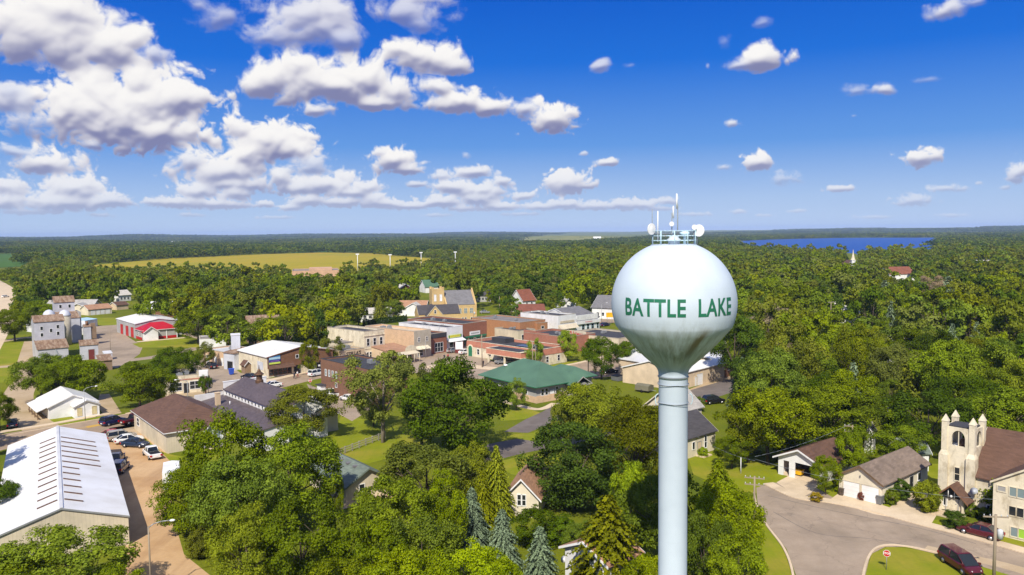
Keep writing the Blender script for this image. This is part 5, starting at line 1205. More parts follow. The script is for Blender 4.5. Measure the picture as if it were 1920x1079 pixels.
# ---- green roofed building
def green_roofed():
    near = Vector(g(1006, 757)); l = Vector(g(930, 733)); r = Vector(g(1046, 742))
    d = (l-near); D = d.length+2; ang = R(38); W = 12.5
    e = thing('green_roofed_building', 'tan brick office with large green metal hip roof in the middle of town', 'building', (near.x, near.y, 0), ang); h = 3.4
    wall_part(e, W, D, h, 'flat', 0, 'grey_wall'); r1 = roof_part(e, W, D, h, 'hip', 3.9, 1.0, 'green_roof', 'green')
    m = MB(); m.box(-.1,-.1,.01,W+.1,-.004,1.3); m.box(-.1,-.0,.01,-.004,D,1.3); m.box(-.06,-.06,1.302,W+.06,-.005,1.5); m.build('brick_base', 'peach', e)
    fm = face_map(W, D)
    for u in (1.6, 2.7, 5.6): add_window(e, fm['F'], u, 1.5, .7, 1.3)
    add_door(e, fm['F'], 4.2, 1.2, 2.3, 'sign_white')
    for u in (4, 9, 14): add_window(e, fm['L'], u, 1.55, 2.2, .9)
    wall_part(e, 4, 2.5, h, 'flat', 0, 'grey_wall', x0=8.2, y0=-2.503, name='wing'); roof_part(e, 4, 5, h, 'gy', 1.3, .6, 'green_roof', 'grey_wall', x0=8.2, y0=-2.503, name='wing_roof')
    wall_part(e, 5, 10, h, 'flat', 0, 'grey_wall', x0=W+.003, y0=2, name='end_wing'); roof_part(e, 5, 10, h, 'hip', 2.0, .9, 'green_roof', 'green', x0=W+.003, y0=2, name='end_roof')
    m = MB(); m.lathe([(.35,h+1.6),(.35,h+2.3),(.5,h+2.35),(.5,h+2.5),(.1,h+2.7)],10,(3,D-4,0)); m.build('roof_vent', 'white_paint', e)
green_roofed()
# ---- metal sheds right and left of the column
e, W, fm = bld('tan_metal_shed', 'tan metal shed with pale roof and one garage door left of the tower column', 'shed', (1160,703), to((1160,703),1262,-52), 15, 4.0, 'gx', 2.2, .3, 'tan', 'silver_roof', doors=[('F', .38, 4.2, 3.0, 'white_paint', 'garage_door')])
e, W, fm = bld('long_metal_shed', 'long tan metal shed with bright white roof right of the tower column', 'shed', (1272,733), to((1272,733),1358,46), 15, 3.6, 'gx', 2.2, .25, 'tan', 'white_metal', doors=[('F', .44, 2.6, 2.6, 'white_paint', 'garage_door'), ('F', .36, 1, 2.1), ('F', .72, 1, 2.1, 'tan')], wins=[('F', .14, 1.2, .6, .8)])
bld('grey_metal_shed', 'brown shed with grey metal roof joined to the end of the long tan shed', 'shed', (1358.6,708.6), to((1358.6,708.6),1375,46), 14, 3.6, 'gx', 2.0, .2, 'brown_wall', 'silver_roof', wins=[('F', .5, 1.6, 1, 1)])
bld('red_white_barn', 'white barn with red patch and grey side behind the parked recreational vehicles', 'barn', (1338,652), (1362,648), 10, 4.2, 'gy', 2.6, .3, 'white', 'white_metal')
# ---- cream house by the column
def cream_house():
    ax, ay, W, ang = frame_of((1288,861), to((1288,861),1341,42)); D = 7.5
    e = thing('cream_house', 'cream house with dark one-storey roof and taller grey-roofed rear, right of the column', 'house', (ax, ay, 0), ang)
    h = 3.2
    wall_part(e, W, D, h, 'gx', 2.6, 'cream_siding'); roof_part(e, W, D, h, 'gx', 2.6, .3, 'dark_roof', 'cream_siding')
    fm = face_map(W, D); add_window(e, fm['F'], 1.7, 1.2, .6, 1.1, 'glass', 'white_paint'); add_door(e, fm['F'], 3.2, .95, 2.1, 'tan'); add_window(e, fm['F'], 4.9, .9, .6, 1.8)
    wall_part(e, 6.5, 7, 5.4, 'gx', 2.8, 'cream_siding', x0=W-1.6, y0=D-1.5, name='rear_wall'); roof_part(e, 6.5, 7, 5.4, 'gx', 2.8, .35, 'light_roof', 'cream_siding', x0=W-1.6, y0=D-1.5, name='rear_roof')
    f2 = lambda u, o, z: (W-1.6+u, D-1.5-o, z)
    for u in (2.6, 3.6): add_window(e, f2, u, 3.6, .7, 1.3)
    m = MB(); m.lathe([(.12,h+1.2),(.12,h+1.9)],8,(1.5,2,0)); m.build('vent_pipe', 'dark_red', e)
    m = MB(); m.box(2.2,-1.6,.01,4.4,-.06,.2); m.build('step', 'walk', e)
cream_house()
# ---- carport garage
def carport():
    ax, ay, W, ang = frame_of((1459,889), to((1459,889),1540,-50)); D = 9; h = 2.7; rise = 1.5
    e = thing('carport', 'white open garage with brown shingle roof at the end of its concrete drive', 'garage', (ax, ay, 0), ang)
    m = MB()
    m.box(0,0,0,.8,.15,h); m.box(1.7,0,0,2.6,.15,h); m.box(W-.3,0,0,W,.15,h); m.box(.802,0,2.2,1.698,.15,h); m.box(2.602,0,2.25,W-.302,.15,h)
    m.prism([(0,h+.002),(W,h+.002),(W/2,h+rise)], 'y', 0, .15); m.build('front_wall', 'white', e)
    m = MB(); m.box(0,.152,0,.15,D,h); m.box(W-.15,.152,0,W,D,h); m.box(.152,D-.15,0,W-.152,D,h); m.prism([(0,h+.002),(W,h+.002),(W/2,h+rise)], 'y', D-.15, D); m.build('wall', 'white', e)
    roof_part(e, W, D, h, 'gy', rise, .55, 'brown_roof', 'white_paint')
    m = MB(); m.box(.1,.1,.003,W-.1,D-.1,.06); m.build('slab', 'walk', e)
    q = thing('cart', 'bright yellow bin standing inside the open garage', 'bin', g(1498,892)+(0.06,), ang); mb = MB(); mb.prism([(-.5,.15),(.5,.15),(.6,.9),(-.6,.9)], 'y', -.4, .4); mb.build('body', 'yellow', q); mb = MB(); mb.box(-.55,-.42,.06,.55,.42,.147); mb.build('base', 'dark', q)
carport()
def two_door_garage():
    ax, ay, W, ang = frame_of((1573,927), (1652,947)); D = 13.5
    e, W, fm = bld('double_garage', 'cream two-door garage with mottled grey-brown shingle roof', 'garage', (1573,927), to((1573,927),1653,-50), D, 2.7, 'gy', 1.7, .35, 'cream_siding', 'mix_roof', trim='wood', doors=[('F', .30, 2.15, 2.05, 'white_paint', 'garage_door'), ('F', .74, 2.2, 2.05, 'white_paint', 'garage_door'), ('R', .62, 1, 2.0, 'dark')], wins=[('R', .8, 1, .9, 1.0)])
    m = MB(); m.box(W/2-.06,-.14,2.95,W/2+.06,-.005,3.2); m.build('lamp', 'grey_plastic', e)
two_door_garage()
bld('green_roof_shed', 'small white shed with grey-green roof behind the two-door garage', 'shed', (1697,884), (1741,884), 4.5, 2.7, 'gx', 1.5, .3, 'white', 'sage_roof')
bld('white_shed', 'little white shed with pale roof in the trees above the tan garage', 'shed', (1666,806), (1699,809), 5, 2.4, 'gx', 1.4, .3, 'white', 'pale_roof')
bld('white_shed', 'narrow white shed beside the utility pole in the trees', 'shed', (1620,850), (1637,852), 4, 3.0, 'gy', 1.2, .2, 'white', 'pale_roof')
# ---- stucco church
def church():
    ax, ay = g(1762, 952); e = thing('stucco_church', 'weathered cream stucco church with pinnacled bell tower and brown roof', 'church', (ax, ay, 0), R(-49))
    S = 3.75; H = 10.6; t = .55     # tower: corner piers, walls with arched belfry
    def pointed(u0, u1, z0, zs, zt):
        c = (u0+u1)/2; L = []
        for i in range(7):
            a = i/6; L.append((u0+(c-u0)*(1-math.cos(a*math.pi/2))**.8 if False else u0+(c-u0)*a**1.6, zs+(zt-zs)*math.sin(a*math.pi/2)))
        return L
    m = MB(); m.box(.1,.1,0,S-.1,S-.1,7.35); m.build('tower_wall', 'cream', e)
    for fx, fy, nm in ((0,0,'F'),(0,1,'K'),(1,0,'L'),(1,1,'R')):
        m = MB(); u0, u1 = 1.1, S-1.1; z0, zs, zt, zt2 = 8.15, 9.2, 10.1, 10.45
        arc = pointed(u0, u1, z0, zs, zt); arc2 = [(u0+u1-a, z) for a, z in arc][::-1]
        left = [(.5,7.352),(u0,7.352),(u0,z0)]+arc+[(S/2,zt2),(.5,zt2)]
        right = [(S-.5,7.352),(S-.5,zt2),(S/2,zt2)]+arc2[0:]+[(u1,z0),(u1,7.352)]
        sill = [(u0+.002,7.352),(u1-.002,7.352),(u1-.002,z0),(u0+.002,z0)]
        a, b = (.12, .40) if nm in 'FL' else (S-.40, S-.12)
        for P in (left, right, sill): m.prism(P, 'y' if nm in 'FK' else 'x', a, b)
        if nm in 'FK': m.box(S/2-.05,a+.1,z0+.002,S/2+.05,a+.18,zt-.02)
        w = m.build('belfry_wall', 'cream', e)
    m = MB(); m.box(.42,.42,7.36,S-.42,S-.42,7.9); m.build('belfry_floor', 'sign_white', e)
    m = MB(); m.lathe([(.55,8.0),(.5,8.2),(.36,8.6),(.3,8.8),(.05,8.9)],16,(S/2,S/2,0)); m.build('bell', 'copper', e)
    m = MB(); m.box(.45,.45,10.452,S-.45,S-.45,10.6); m.build('tower_roof', 'flat_dark', e)
    for x in (0, S-.62):
        for y in (0, S-.62):
            m = MB(); m.box(x-.22,y-.22,0,x+.84,y+.84,6.9); m.prism([(x-.22,y-.22),(x+.84,y-.22),(x+.84,y+.84),(x-.22,y+.84)], 'z', 6.902, 7.5, taper=[(x,y),(x+.62,y),(x+.62,y+.62),(x,y+.62)])
            m.box(x-.02,y-.02,7.502,x+.64,y+.64,11.1)
            c = x+.31; d = y+.31
            m.prism([(x-.08,y-.08),(x+.7,y-.08),(x+.7,y+.7),(x-.08,y+.7)], 'z', 11.102, 11.95, taper=[(c-.03,d-.03),(c+.03,d-.03),(c+.03,d+.03),(c-.03,d+.03)]); m.build('pinnacle_pier', 'cream', e)
    fm = lambda u, o, z: (u, .1-o, z); add_window(e, fm, S/2, 3.9, .55, 1.6, 'glass', 'cream')
    # porch
    w = 3.3; x0 = S/2-w/2+.1
    m = MB(); m.box(x0+.25,-1.8,0,x0+.5,-.003,2.1); m.box(x0+w-.5,-1.8,0,x0+w-.25,-.003,2.1); m.box(x0+.502,-1.5,.4,x0+w-.502,-1.35,2.1); m.build('porch_wall', 'cream', e)
    roof_part(e, w, 1.9, 2.1, 'gy', 1.6, .35, 'brown_roof', 'brown_wall', x0=x0, y0=-1.9, name='porch_roof')
    m = MB(); m.prism([(x0+.3,2.12),(x0+w-.3,2.12),(x0+w/2,3.45)], 'y', -1.75, -1.65); m.build('porch_gable', 'dark', e)
    m = MB()
    for k in range(4): m.tube((x0+.55+.72*k,-1.8,2.15),(x0+.55+.72*k,-1.8,2.6+(.6 if k in (1,2) else 0)),.05)
    m.ball((x0+w/2,-1.9,2.35),.16); m.build('porch_tracery', 'white_paint', e)
    add_door(e, lambda u, o, z: (u, -1.5-o, z), S/2+.1, 1.3, 2.0, 'cream', z0=.4); add_window(e, lambda u, o, z: (u, -1.5-o, z), x0+.85, 1.0, .35, .9)
    m = MB()
    for k in range(3): m.box(x0-.1,-1.9-.45*(k+1),.003,x0+w-.4,-1.9-.45*k-.003,.42-.13*k)
    m.build('steps', 'walk', e)
    m = MB(); m.lathe([(.02,0),(.3,.06),(.45,.18)],16); rot = Matrix.Translation((x0+w+.5,-.7,3.2)) @ Matrix.Rotation(R(50),4,'X'); m.v = [tuple(rot@Vector(v)) for v in m.v]; m.build('satellite_dish', 'light_metal', e)
    # nave
    nx = S+.003; W = 24; D = 10; h = 5.0; y0 = -1.0+1.2
    wall_part(e, W, D, h, 'gx', 4.9, 'cream', x0=nx, y0=y0, name='nave_wall'); roof_part(e, W, D, h, 'gx', 4.9, .3, 'brown_roof', 'cream', x0=nx, y0=y0, name='nave_roof')
    # annex with gable to the street
    ax0 = nx+3.7; aw = 11; ad = 5.0
    wall_part(e, aw, ad, 6.2, 'gy', 3.4, 'cream', x0=ax0, y0=y0-ad-.003, name='annex_wall'); roof_part(e, aw, ad+5.5, 6.2, 'gy', 3.4, .25, 'brown_roof', 'cream', x0=ax0, y0=y0-ad-.003, name='annex_roof')
    fa = lambda u, o, z: (ax0+u, y0-ad-.003-o, z)
    for z, gl in ((4.9, 'glass_pale'), (2.7, 'glass'), (.35, 'glass_pale')):
        for k in range(5): add_window(e, fa, 2.0+.78*k+(.25 if z < 1 else 0), z, .66, 1.0, gl if not (z < 1 and k == 1) else 'lime', 'cream')
    add_window(e, fa, .85, 5.2, .8, .55, 'grey_wall', 'cream'); add_window(e, lambda u, o, z: (nx+u, y0-o, z), 2.0, .4, .9, 1.2)
    # ivy
    rs = np.random.RandomState(77); n = 2400; cen = np.stack([rs.normal(ax0-.55, .45, n), y0-.25-np.abs(rs.normal(0, .22, n)), rs.uniform(.1, 5.3, n)], 1)
    cen[:, 0] -= np.where((cen[:, 2] > 2.0) & (cen[:, 2] < 3.6), np.abs(rs.normal(0, .8, n)), 0)
    me = quads_mesh('ivy', cen, rs.normal(size=(n, 3))*.5+np.array([0, -1, .4]), rs.uniform(.18, .36, n), rs.uniform(0, 1, n), LEAF, rs)
    o = link('ivy', me, e); o.color = GREEN+(1,)
church()
# ---- houses in the foreground trees
def grey_roof_house():
    ax, ay = g(648, 948); W = 2*frame_of((648,948), to((648,948),691,38))[2]; ang = R(38)
    e = thing('grey_roof_house', 'white house with grey-green roof and skylights beyond the slim-trunked tree', 'house', (ax, ay, 0), ang); D = 11; h = 2.4
    wall_part(e, W, D, h, 'gy', 1.9, 'beige'); r1 = roof_part(e, W, D, h, 'gy', 1.9, .45, 'sage_roof', 'sage_roof')
    fm = face_map(W, D); add_window(e, fm['F'], W*.36, 1.4, .7, .9); add_window(e, fm['L'], 2.2, 1.0, .7, .9); add_door(e, fm['L'], 5, .9, 1.9, 'dark')
    for k in range(4):
        m = MB(); x = W*.36; y = 2.0+2.0*k; z = h+1.9-(W/2-x-.3)*1.9/(W/2)+.17
        m.box(x,y,z-.1,x+.6,y+.6,z+.14); m.build('roof_vent', 'grey_roof', r1)
    m = MB(); m.box(-1.4,-1.2,.003,W+.4,-.01,.1); m.build('path', 'peach', e)
grey_roof_house()
def pink_house():
    ax, ay, W, ang = frame_of((947,968), (1010,972))
    e = thing('pink_roof_house', 'cream gable house with pinkish tan roof among the conifers', 'house', (ax, ay, 0), ang); D = 10; h = 2.6
    wall_part(e, W, D, h, 'gy', 2.2, 'cream_siding'); roof_part(e, W, D, h, 'gy', 2.2, .4, 'tan_roof', 'white_paint')
    fm = face_map(W, D)
    for u in (.44, .56): add_window(e, fm['F'], W*u, 1.5, .5, 1.3)
pink_house()
def white_house():
    near = Vector(g(1060, 1118)); ax, ay, W, ang = near.x, near.y, 5.6, R(-50)
    e = thing('white_house', 'white gable house half hidden by the big spruce at the bottom', 'house', (ax, ay, 0), ang); D = 4.2; h = height_at(near.x, near.y, 1024)
    wall_part(e, W, D, h, 'gy', 1.25, 'white'); roof_part(e, W, D, h, 'gy', 1.25, .4, 'tan_roof', 'white_paint')
    fm = face_map(W, D); add_window(e, fm['F'], 2.3, 2.7, .8, 1.2); add_door(e, fm['F'], 2.2, 2.5, 2.0, 'white_paint', 'garage_door')
    m = MB(); m.lathe([(.02,0),(.22,.05),(.34,.14)],14); rot = Matrix.Translation((-.4,.3,3.4)) @ Matrix.Rotation(R(60),4,'X'); m.v = [tuple(rot@Vector(v)) for v in m.v]; m.build('satellite_dish', 'dish', e)
white_house()
# ---- far buildings
e, W, fm = bld('school', 'wide salmon-coloured school building in front of the yellow field', 'school', (548,521), (636,519), 40, 5, 'flat', wall='salmon', rf='flat_grey', par=.6)
wall_part(e, W*.5, 25, 7.0, 'flat', 0, 'salmon', x0=W*.36, y0=10, name='gym_wall')
bld('far_church', 'white church building with brown roof far off in the right-hand wood', 'church', (1668,527), (1715,526), 14, 4.5, 'gx', 4.5, .4, 'white', 'redbrown_roof')
def spire():
    x, y = g(1599, 512); e = thing('church_spire', 'slender white church spire rising from the distant trees', 'church', (x, y, 0)); k = height_at(x, y, 468)
    m = MB(); m.box(-1.4,-1.4,0,1.4,1.4,k*.55); m.build('belfry', 'white', e)
    m = MB(); m.lathe([(2.0,k*.55),(1.3,k*.62),(.55,k*.8),(.25,k*.95),(.02,k)],8,smooth=False); m.build('spire', 'cream', e)
    wall_part(e, 10, 14, 6, 'gy', 4, 'peach', x0=-5, y0=1.5, name='nave_wall'); roof_part(e, 10, 14, 6, 'gy', 4, .3, 'brown_roof', x0=-5, y0=1.5)
spire()
for i, (px, py, w, lab, wl, rf) in enumerate(((1595,606,11,'white house roof showing among trees right of the tower ball','white','pale_roof'),(1700,683,9,'white gable house in the deep wood above the church','white','pale_roof'),(1842,505,16,'pale house on the far slope near the lake','cream','light_roof'),
        (232,449,0,'','',''),(1065,446,0,'','',''))):
    if w: 
        x, y = g(px, py); bld('house', lab, 'house', ('w', x-w/2, y), ('w', x+w/2, y), 9, 4.5, 'gx', 3, .4, wl, rf, wins=row('F', 3, 1.2, 1, 1.2))
def farm(px, py, n, lab, spread, s=1.0):
    rs = random.Random(px)
    for i in range(n):
        x, y = g(px+(i-(n-1)/2)*spread, py); z = terrain(x, y)
        e, W, fm = bld('farm_building', lab, 'farm building', ('w', x-12*s, y), ('w', x+12*s, y), 14*s, 6*s, 'gx', 4*s, .4, 'white', 'white_metal', group=lab)
        e.location.z = z+3
farm(323, 460, 2, 'white farm building on the distant wooded rise to the left', 12, 1.0); farm(732, 444, 3, 'white farm building on the far horizon above the yellow field', 12, 1.6); farm(1120, 452.5, 1, 'pale farmstead on the far pasture left of the tower top', 6, 1.2)
farm(270, 482, 1, 'pale farmhouse at the left edge of the yellow field', 6, .6)
rs_ = random.Random(4)
for i in range(26):   # cabins along the far shore
    px = 1400+i*15.2+rs_.uniform(-5, 5); x, y = g(px, 446.5-(px-1400)*.004)
    e = thing('lake_cabin', 'pale cabin on the far shore of the lake', 'cabin', (x, y, 1), rs_.uniform(-.2, .2), 'cabins along the far lake shore'); w = rs_.uniform(9, 18)
    wall_part(e, w, 9, 4, 'gx', 3, 'white' if i % 3 else 'cream'); roof_part(e, w, 9, 4, 'gx', 3, .4, ('pale_roof', 'redbrown_roof', 'grey_roof')[i % 3])
# ================================================================ vehicles
_cm = {}
def loft(st, ring):
    """st: stations; ring(s) -> list of points; quads between successive rings, capped"""
    mb = MB(); R_ = [ring(s) for s in st]; n = len(R_[0])
    fs = [(i*n+k, i*n+(k+1) % n, (i+1)*n+(k+1) % n, (i+1)*n+k) for i in range(len(st)-1) for k in range(n)]
    fs += [tuple(range(n))[::-1], tuple((len(st)-1)*n+k for k in range(n))]
    mb.add([p for r in R_ for p in r], fs); return mb
CARS = {
 'sedan': dict(b=[(-2.32,.38,.78,.70),(-2.2,.28,.93,.83),(-1.5,.24,.98,.88),(-.2,.21,.95,.90),(.9,.21,.93,.90),(1.7,.24,.85,.86),(2.15,.28,.73,.78),(2.34,.36,.60,.64)], g=[(-1.85,.95,.97,.80,.72),(-1.05,.95,1.39,.82,.62),(-.3,.95,1.45,.83,.64),(.3,.94,1.42,.83,.63),(1.1,.92,.94,.80,.72)], r=(-1.0,.28,1.40,.62), w=1.42),
 'suv': dict(b=[(-2.35,.42,.95,.78),(-2.25,.32,1.05,.88),(-1.5,.27,1.06,.92),(0,.25,1.04,.93),(1.0,.25,1.02,.92),(1.8,.28,.96,.88),(2.25,.32,.84,.80),(2.4,.42,.70,.68)], g=[(-2.25,1.04,1.08,.84,.78),(-2.0,1.04,1.66,.85,.68),(-.6,1.04,1.74,.86,.70),(.4,1.03,1.70,.86,.69),(1.2,1.0,1.03,.82,.76)], r=(-1.98,.38,1.68,.68), w=1.45),
 'van': dict(b=[(-2.45,.40,1.0,.80),(-2.38,.30,1.08,.90),(-1.2,.25,1.08,.95),(.4,.24,1.06,.96),(1.3,.25,1.02,.94),(1.95,.28,.92,.88),(2.35,.32,.76,.78),(2.5,.40,.60,.64)], g=[(-2.4,1.06,1.10,.86,.80),(-2.2,1.06,1.68,.88,.70),(-.6,1.06,1.76,.90,.74),(.5,1.05,1.70,.90,.72),(1.75,.98,1.0,.84,.74)], r=(-2.18,.5,1.70,.71), w=1.5),
 'pickup': dict(b=[(-2.65,.45,.95,.80),(-2.6,.38,1.02,.90),(-1.2,.34,1.02,.93),(.2,.32,1.02,.94),(1.3,.32,1.02,.92),(2.1,.34,.98,.90),(2.55,.38,.86,.82),(2.7,.45,.70,.72)], g=[(-.65,1.0,1.03,.84,.78),(-.5,1.0,1.68,.84,.68),(.3,1.0,1.74,.85,.69),(.65,1.0,1.70,.85,.68),(1.35,1.0,1.02,.82,.76)], r=(-.48,.63,1.69,.68), w=1.7),
}
def car(kind, paint, loc, head, label, cat='car', group=None, s=1.0):
    key = (kind, paint); D = CARS[kind]
    if key not in _cm:
        P = {}
        def keep(nm, mb, mat): o = mb.build(nm, mat); P.setdefault(nm, []).append(o.data); bpy.data.objects.remove(o)
        bm_ = loft(D['b'], lambda t: [(t[0],-t[3]*.86,t[1]),(t[0],-t[3],t[1]+.16),(t[0],-t[3],t[2]-.12),(t[0],-t[3]*.9,t[2]),(t[0],t[3]*.9,t[2]),(t[0],t[3],t[2]-.12),(t[0],t[3],t[1]+.16),(t[0],t[3]*.86,t[1])])
        keep('body', bm_, paint)
        gl = loft(D['g'], lambda t: [(t[0],-t[3],t[1]-.02),(t[0],-t[4],t[2]),(t[0],t[4],t[2]),(t[0],t[3],t[1]-.02)])
        keep('windows', gl, 'glass')
        x0, x1, z, w = D['r']; rf = MB(); rf.add([(x0,-w-.02,z),(x1,-w-.02,z+.02),(x1,w+.02,z+.02),(x0,w+.02,z),(x0+.1,-w+.06,z+.09),(x1-.15,-w+.06,z+.09),(x1-.15,w-.06,z+.09),(x0+.1,w-.06,z+.09)], [(3,2,1,0),(4,5,6,7),(0,1,5,4),(1,2,6,5),(2,3,7,6),(3,0,4,7)])
        G = D['g']
        for sy in (-1, 1):      # pillars
            for i in (0, len(G)-2):
                a, b = G[i], G[i+1]; rf.tube((a[0],sy*a[3],a[1]),(b[0],sy*(b[4]+.01),b[2]),.045,n=5) if i == 0 else rf.tube((b[0],sy*b[3],b[1]),(a[0],sy*(a[4]+.01),a[2]),.045,n=5)
            mid = G[len(G)//2]; rf.tube((mid[0],sy*(mid[3]+.01),mid[1]),(mid[0],sy*(mid[4]+.015),mid[2]),.05,n=5)
        keep('roof', rf, paint)
        for sx in (-1, 1):
            for sy in (-1, 1):
                x = sx*D['w']; y = sy*(D['b'][3][3]-.09); t = MB(); n = 14
                t.tube((x,y-.11,.33),(x,y+.11,.33),.33,n=16); keep('wheel', t, 'tyre')
                q = MB(); q.tube((x,y+sy*.10,.33),(x,y+sy*.125,.33),.2,n=12); keep('_rim', q, 'rim')
        xf = D['b'][-2][0]; wf = D['b'][-2][3]; zf = D['b'][-2][2]
        xr = D['b'][1][0]; wr = D['b'][1][3]; zr = D['b'][1][2]
        for sy in (-1, 1):
            q = MB(); q.prism([(xf-.22,sy*wf*.98),(xf+.12,sy*wf*.60),(xf+.03,sy*wf*.55),(xf-.2,sy*wf*.8)], 'z', zf-.2, zf-.02); keep('headlight', q, 'lamp_glass')
            q = MB(); q.box(xr-.13,sy*wr*.70,zr-.36,xr+.10,sy*(wr+.012),zr-.10); keep('taillight', q, 'tail')
            q = MB(); q.box(G[-1][0]-.35,sy*.90,G[-1][1]+.02,G[-1][0]-.15,sy*1.08,G[-1][1]+.18); keep('mirror', q, paint)
        q = MB(); q.box(D['b'][-1][0]-.02,-.45,.42,D['b'][-1][0]+.03,.45,.58); keep('grille', q, 'dark')
        q = MB(); q.box(D['b'][0][0]-.03,-.26,.55,D['b'][0][0]+.01,.26,.70); keep('number_plate', q, 'sign_white')
        if kind == 'pickup':
            q = MB(); q.box(-2.5,-.78,1.0,-.75,.78,1.035); keep('cargo_bed', q, 'dark')
        _cm[key] = P
    e = thing('pickup_truck' if kind == 'pickup' else 'parked_car' if kind != 'van' else 'minivan', label, cat, (loc[0], loc[1], .014), R(head), group)
    if s != 1: e.scale = (s, s, s)
    P = _cm[key]
    for nm, L in P.items():
        if nm == '_rim': continue
        for i, me in enumerate(L):
            o = link(nm, me, e)
            if nm == 'wheel': link('rim', P['_rim'][i], o)
    return e
def V(kind, paint, px, py, head, label, cat=None): return car(kind, 'paint_'+paint, g(px, py), head, label, cat or {'pickup': 'pickup', 'van': 'minivan'}.get(kind, 'car'))
V('suv','navy',212,796,62,'dark blue sport utility car driving along the main street before the brown-roofed hall')
V('pickup','maroon',252,793,60,'maroon pickup half hidden behind the corner of the brown roof')
V('sedan','red',213,821,32,'bright red car at the end of the row beside the warehouse')
V('suv','champagne',228,825,35,'champagne coloured car between the red and the white one')
V('sedan','white',242,830,35,'white sedan between the champagne and the dark blue car')
V('sedan','blue',254,838,-12,'dark blue-grey sedan at the near end of the parked row')
V('pickup','white',285,857,128,'white pickup with open bed beside the brown-roofed hall')
V('sedan','navy',219,866,105,'navy car in the shade of the warehouse wall, farther of two')
V('suv','navy',225,884,100,'navy car in the shade of the warehouse wall, nearer of two')
V('sedan','white',510,727,218,'white sedan crossing the junction by the long white building')
V('sedan','black',467,711,150,'black car parked below the white wall of the hall')
V('suv','black',396,691,130,'black car in front of the brick workshop row')
V('sedan','blue',24,800,120,'dark car in the shade of the tree at the left edge')
V('pickup','white',620,744,140,'white pickup in the car park below the brown brick building')
V('sedan','white',653,752,135,'white car in the car park partly under the cottonwood')
V('sedan','silver',590,752,140,'silver car behind the grey-green open tree')
V('suv','white',594,705,55,'white car at the left corner of the brown brick building')
V('sedan','white',792,666,50,'white car parked by the cafe on the main street')
V('suv','black',818,661,48,'black car parked before the red-brown brick store')
V('suv','black',842,656,52,'black car nose-in at the white-fronted store')
V('sedan','silver',850,661,45,'silver car beside the black one at the white-fronted store')
V('sedan','white',873,664,45,'white car tucked behind the corner of the bank')
V('pickup','grey',946,683,180,'grey pickup waiting under the bank canopy')
V('pickup','red',917,628,20,'bright red pickup behind the bank')
V('sedan','navy',1134,612,40,'dark blue car near the white shopfront by the tower')
V('suv','black',1338,757,20,'black car on the gravel behind the cream house')
V('sedan','navy',1350,669,10,'blue car beside the white barn')
V('sedan','black',1142,700,20,'dark car in the shade under the dark green tree by the pole')
V('sedan','silver',909,588,10,'silver car on the grass behind the yellow church')
V('sedan','white',10,558,80,'white car on the highway at the far left')
V('sedan','black',385,634,120,'dark car on the lane right of the red-roofed hall')
V('sedan','maroon',1837,1005,129,'maroon sedan parked along the kerb before the church')
V('van','maroon',1801,1066,-84,'maroon minivan parked on the grass at the street corner')
def camper():
    x, y = g(1340, 664); e = thing('camper', 'white recreational vehicle beside the white barn', 'camper', (x, y, 0), R(20))
    m = MB(); m.prism([(-3.5,.5),(2.6,.5),(2.8,1.2),(3.2,2.0),(3.0,2.7),(-3.5,2.7)], 'y', -1.1, 1.1); m.build('body', 'white_paint', e)
    m = MB()
    for x0 in (-2.6,-.8,1.0): m.box(x0,-1.13,1.5,x0+1.1,-1.102,2.1)
    m.build('window', 'glass', e)
    for x0 in (-2, 1.9):
        m = MB(); m.tube((x0,-1.12,.38),(x0,-.8,.38),.38,n=14); m.build('wheel', 'tyre', e)
camper()
def box_trailer():
    a = Vector(g(322, 925)); e = thing('box_trailer', 'white box trailer parked at the edge of the dirt lot under a tree', 'trailer', (a.x, a.y, 0), R(112))
    m = MB(); m.prism([(0,-1.1),(5.6,-1.1),(6.2,0),(5.6,1.1),(0,1.1)], 'z', .5, 2.9); m.build('body', 'white_paint', e)
    m = MB(); m.box(-.03,-1.0,.6,-.003,1.0,2.8); m.build('rear_door', 'sign_white', e)
    for sy in (-1.12, 1.12):
        m = MB(); m.tube((2.4,sy,.36),(2.4,sy*.8,.36),.36,n=14); m.tube((3.2,sy,.36),(3.2,sy*.8,.36),.36,n=14); m.build('wheels', 'tyre', e)
box_trailer()
def cargo_trailer():
    x, y = g(1208, 735); e = thing('utility_trailer', 'olive covered utility trailer on the grass left of the tower column', 'trailer', (x, y, 0), R(-40))
    m = MB(); m.prism([(-1.2,.5),(1.2,.5),(1.1,1.5),(0,1.85),(-1.1,1.5)], 'x', -1.7, 1.7); m.build('body', 'olive_tarp', e)
    m = MB(); m.tube((1.7,0,.55),(3,0,.5),.05); m.build('drawbar', 'cable', e)
    for sy in (-1.25, 1.25):
        m = MB(); m.tube((0,sy,.33),(0,sy*.85,.33),.33,n=12); m.build('wheel', 'tyre', e)
cargo_trailer()
def motorcycle():
    x, y = g(869, 681); e = thing('motorcycle', 'parked motorcycle by the bank corner', 'motorcycle', (x, y, .02), R(60))
    for sx in (-.7, .7):
        m = MB(); m.tube((sx,-.07,.31),(sx,.07,.31),.31,n=14); m.build('wheel', 'tyre', e)
    m = MB(); m.prism([(-.75,.45),(.2,.35),(.55,.55),(.45,.85),(.1,.9),(-.5,.75),(-.9,.8)], 'y', -.14, .14); m.build('body', 'paint_black', e)
    m = MB(); m.tube((.7,0,.3),(.45,0,1.0),.04); m.tube((.42,-.35,1.02),(.42,.35,1.02),.03); m.build('handlebar', 'rim', e)
motorcycle()
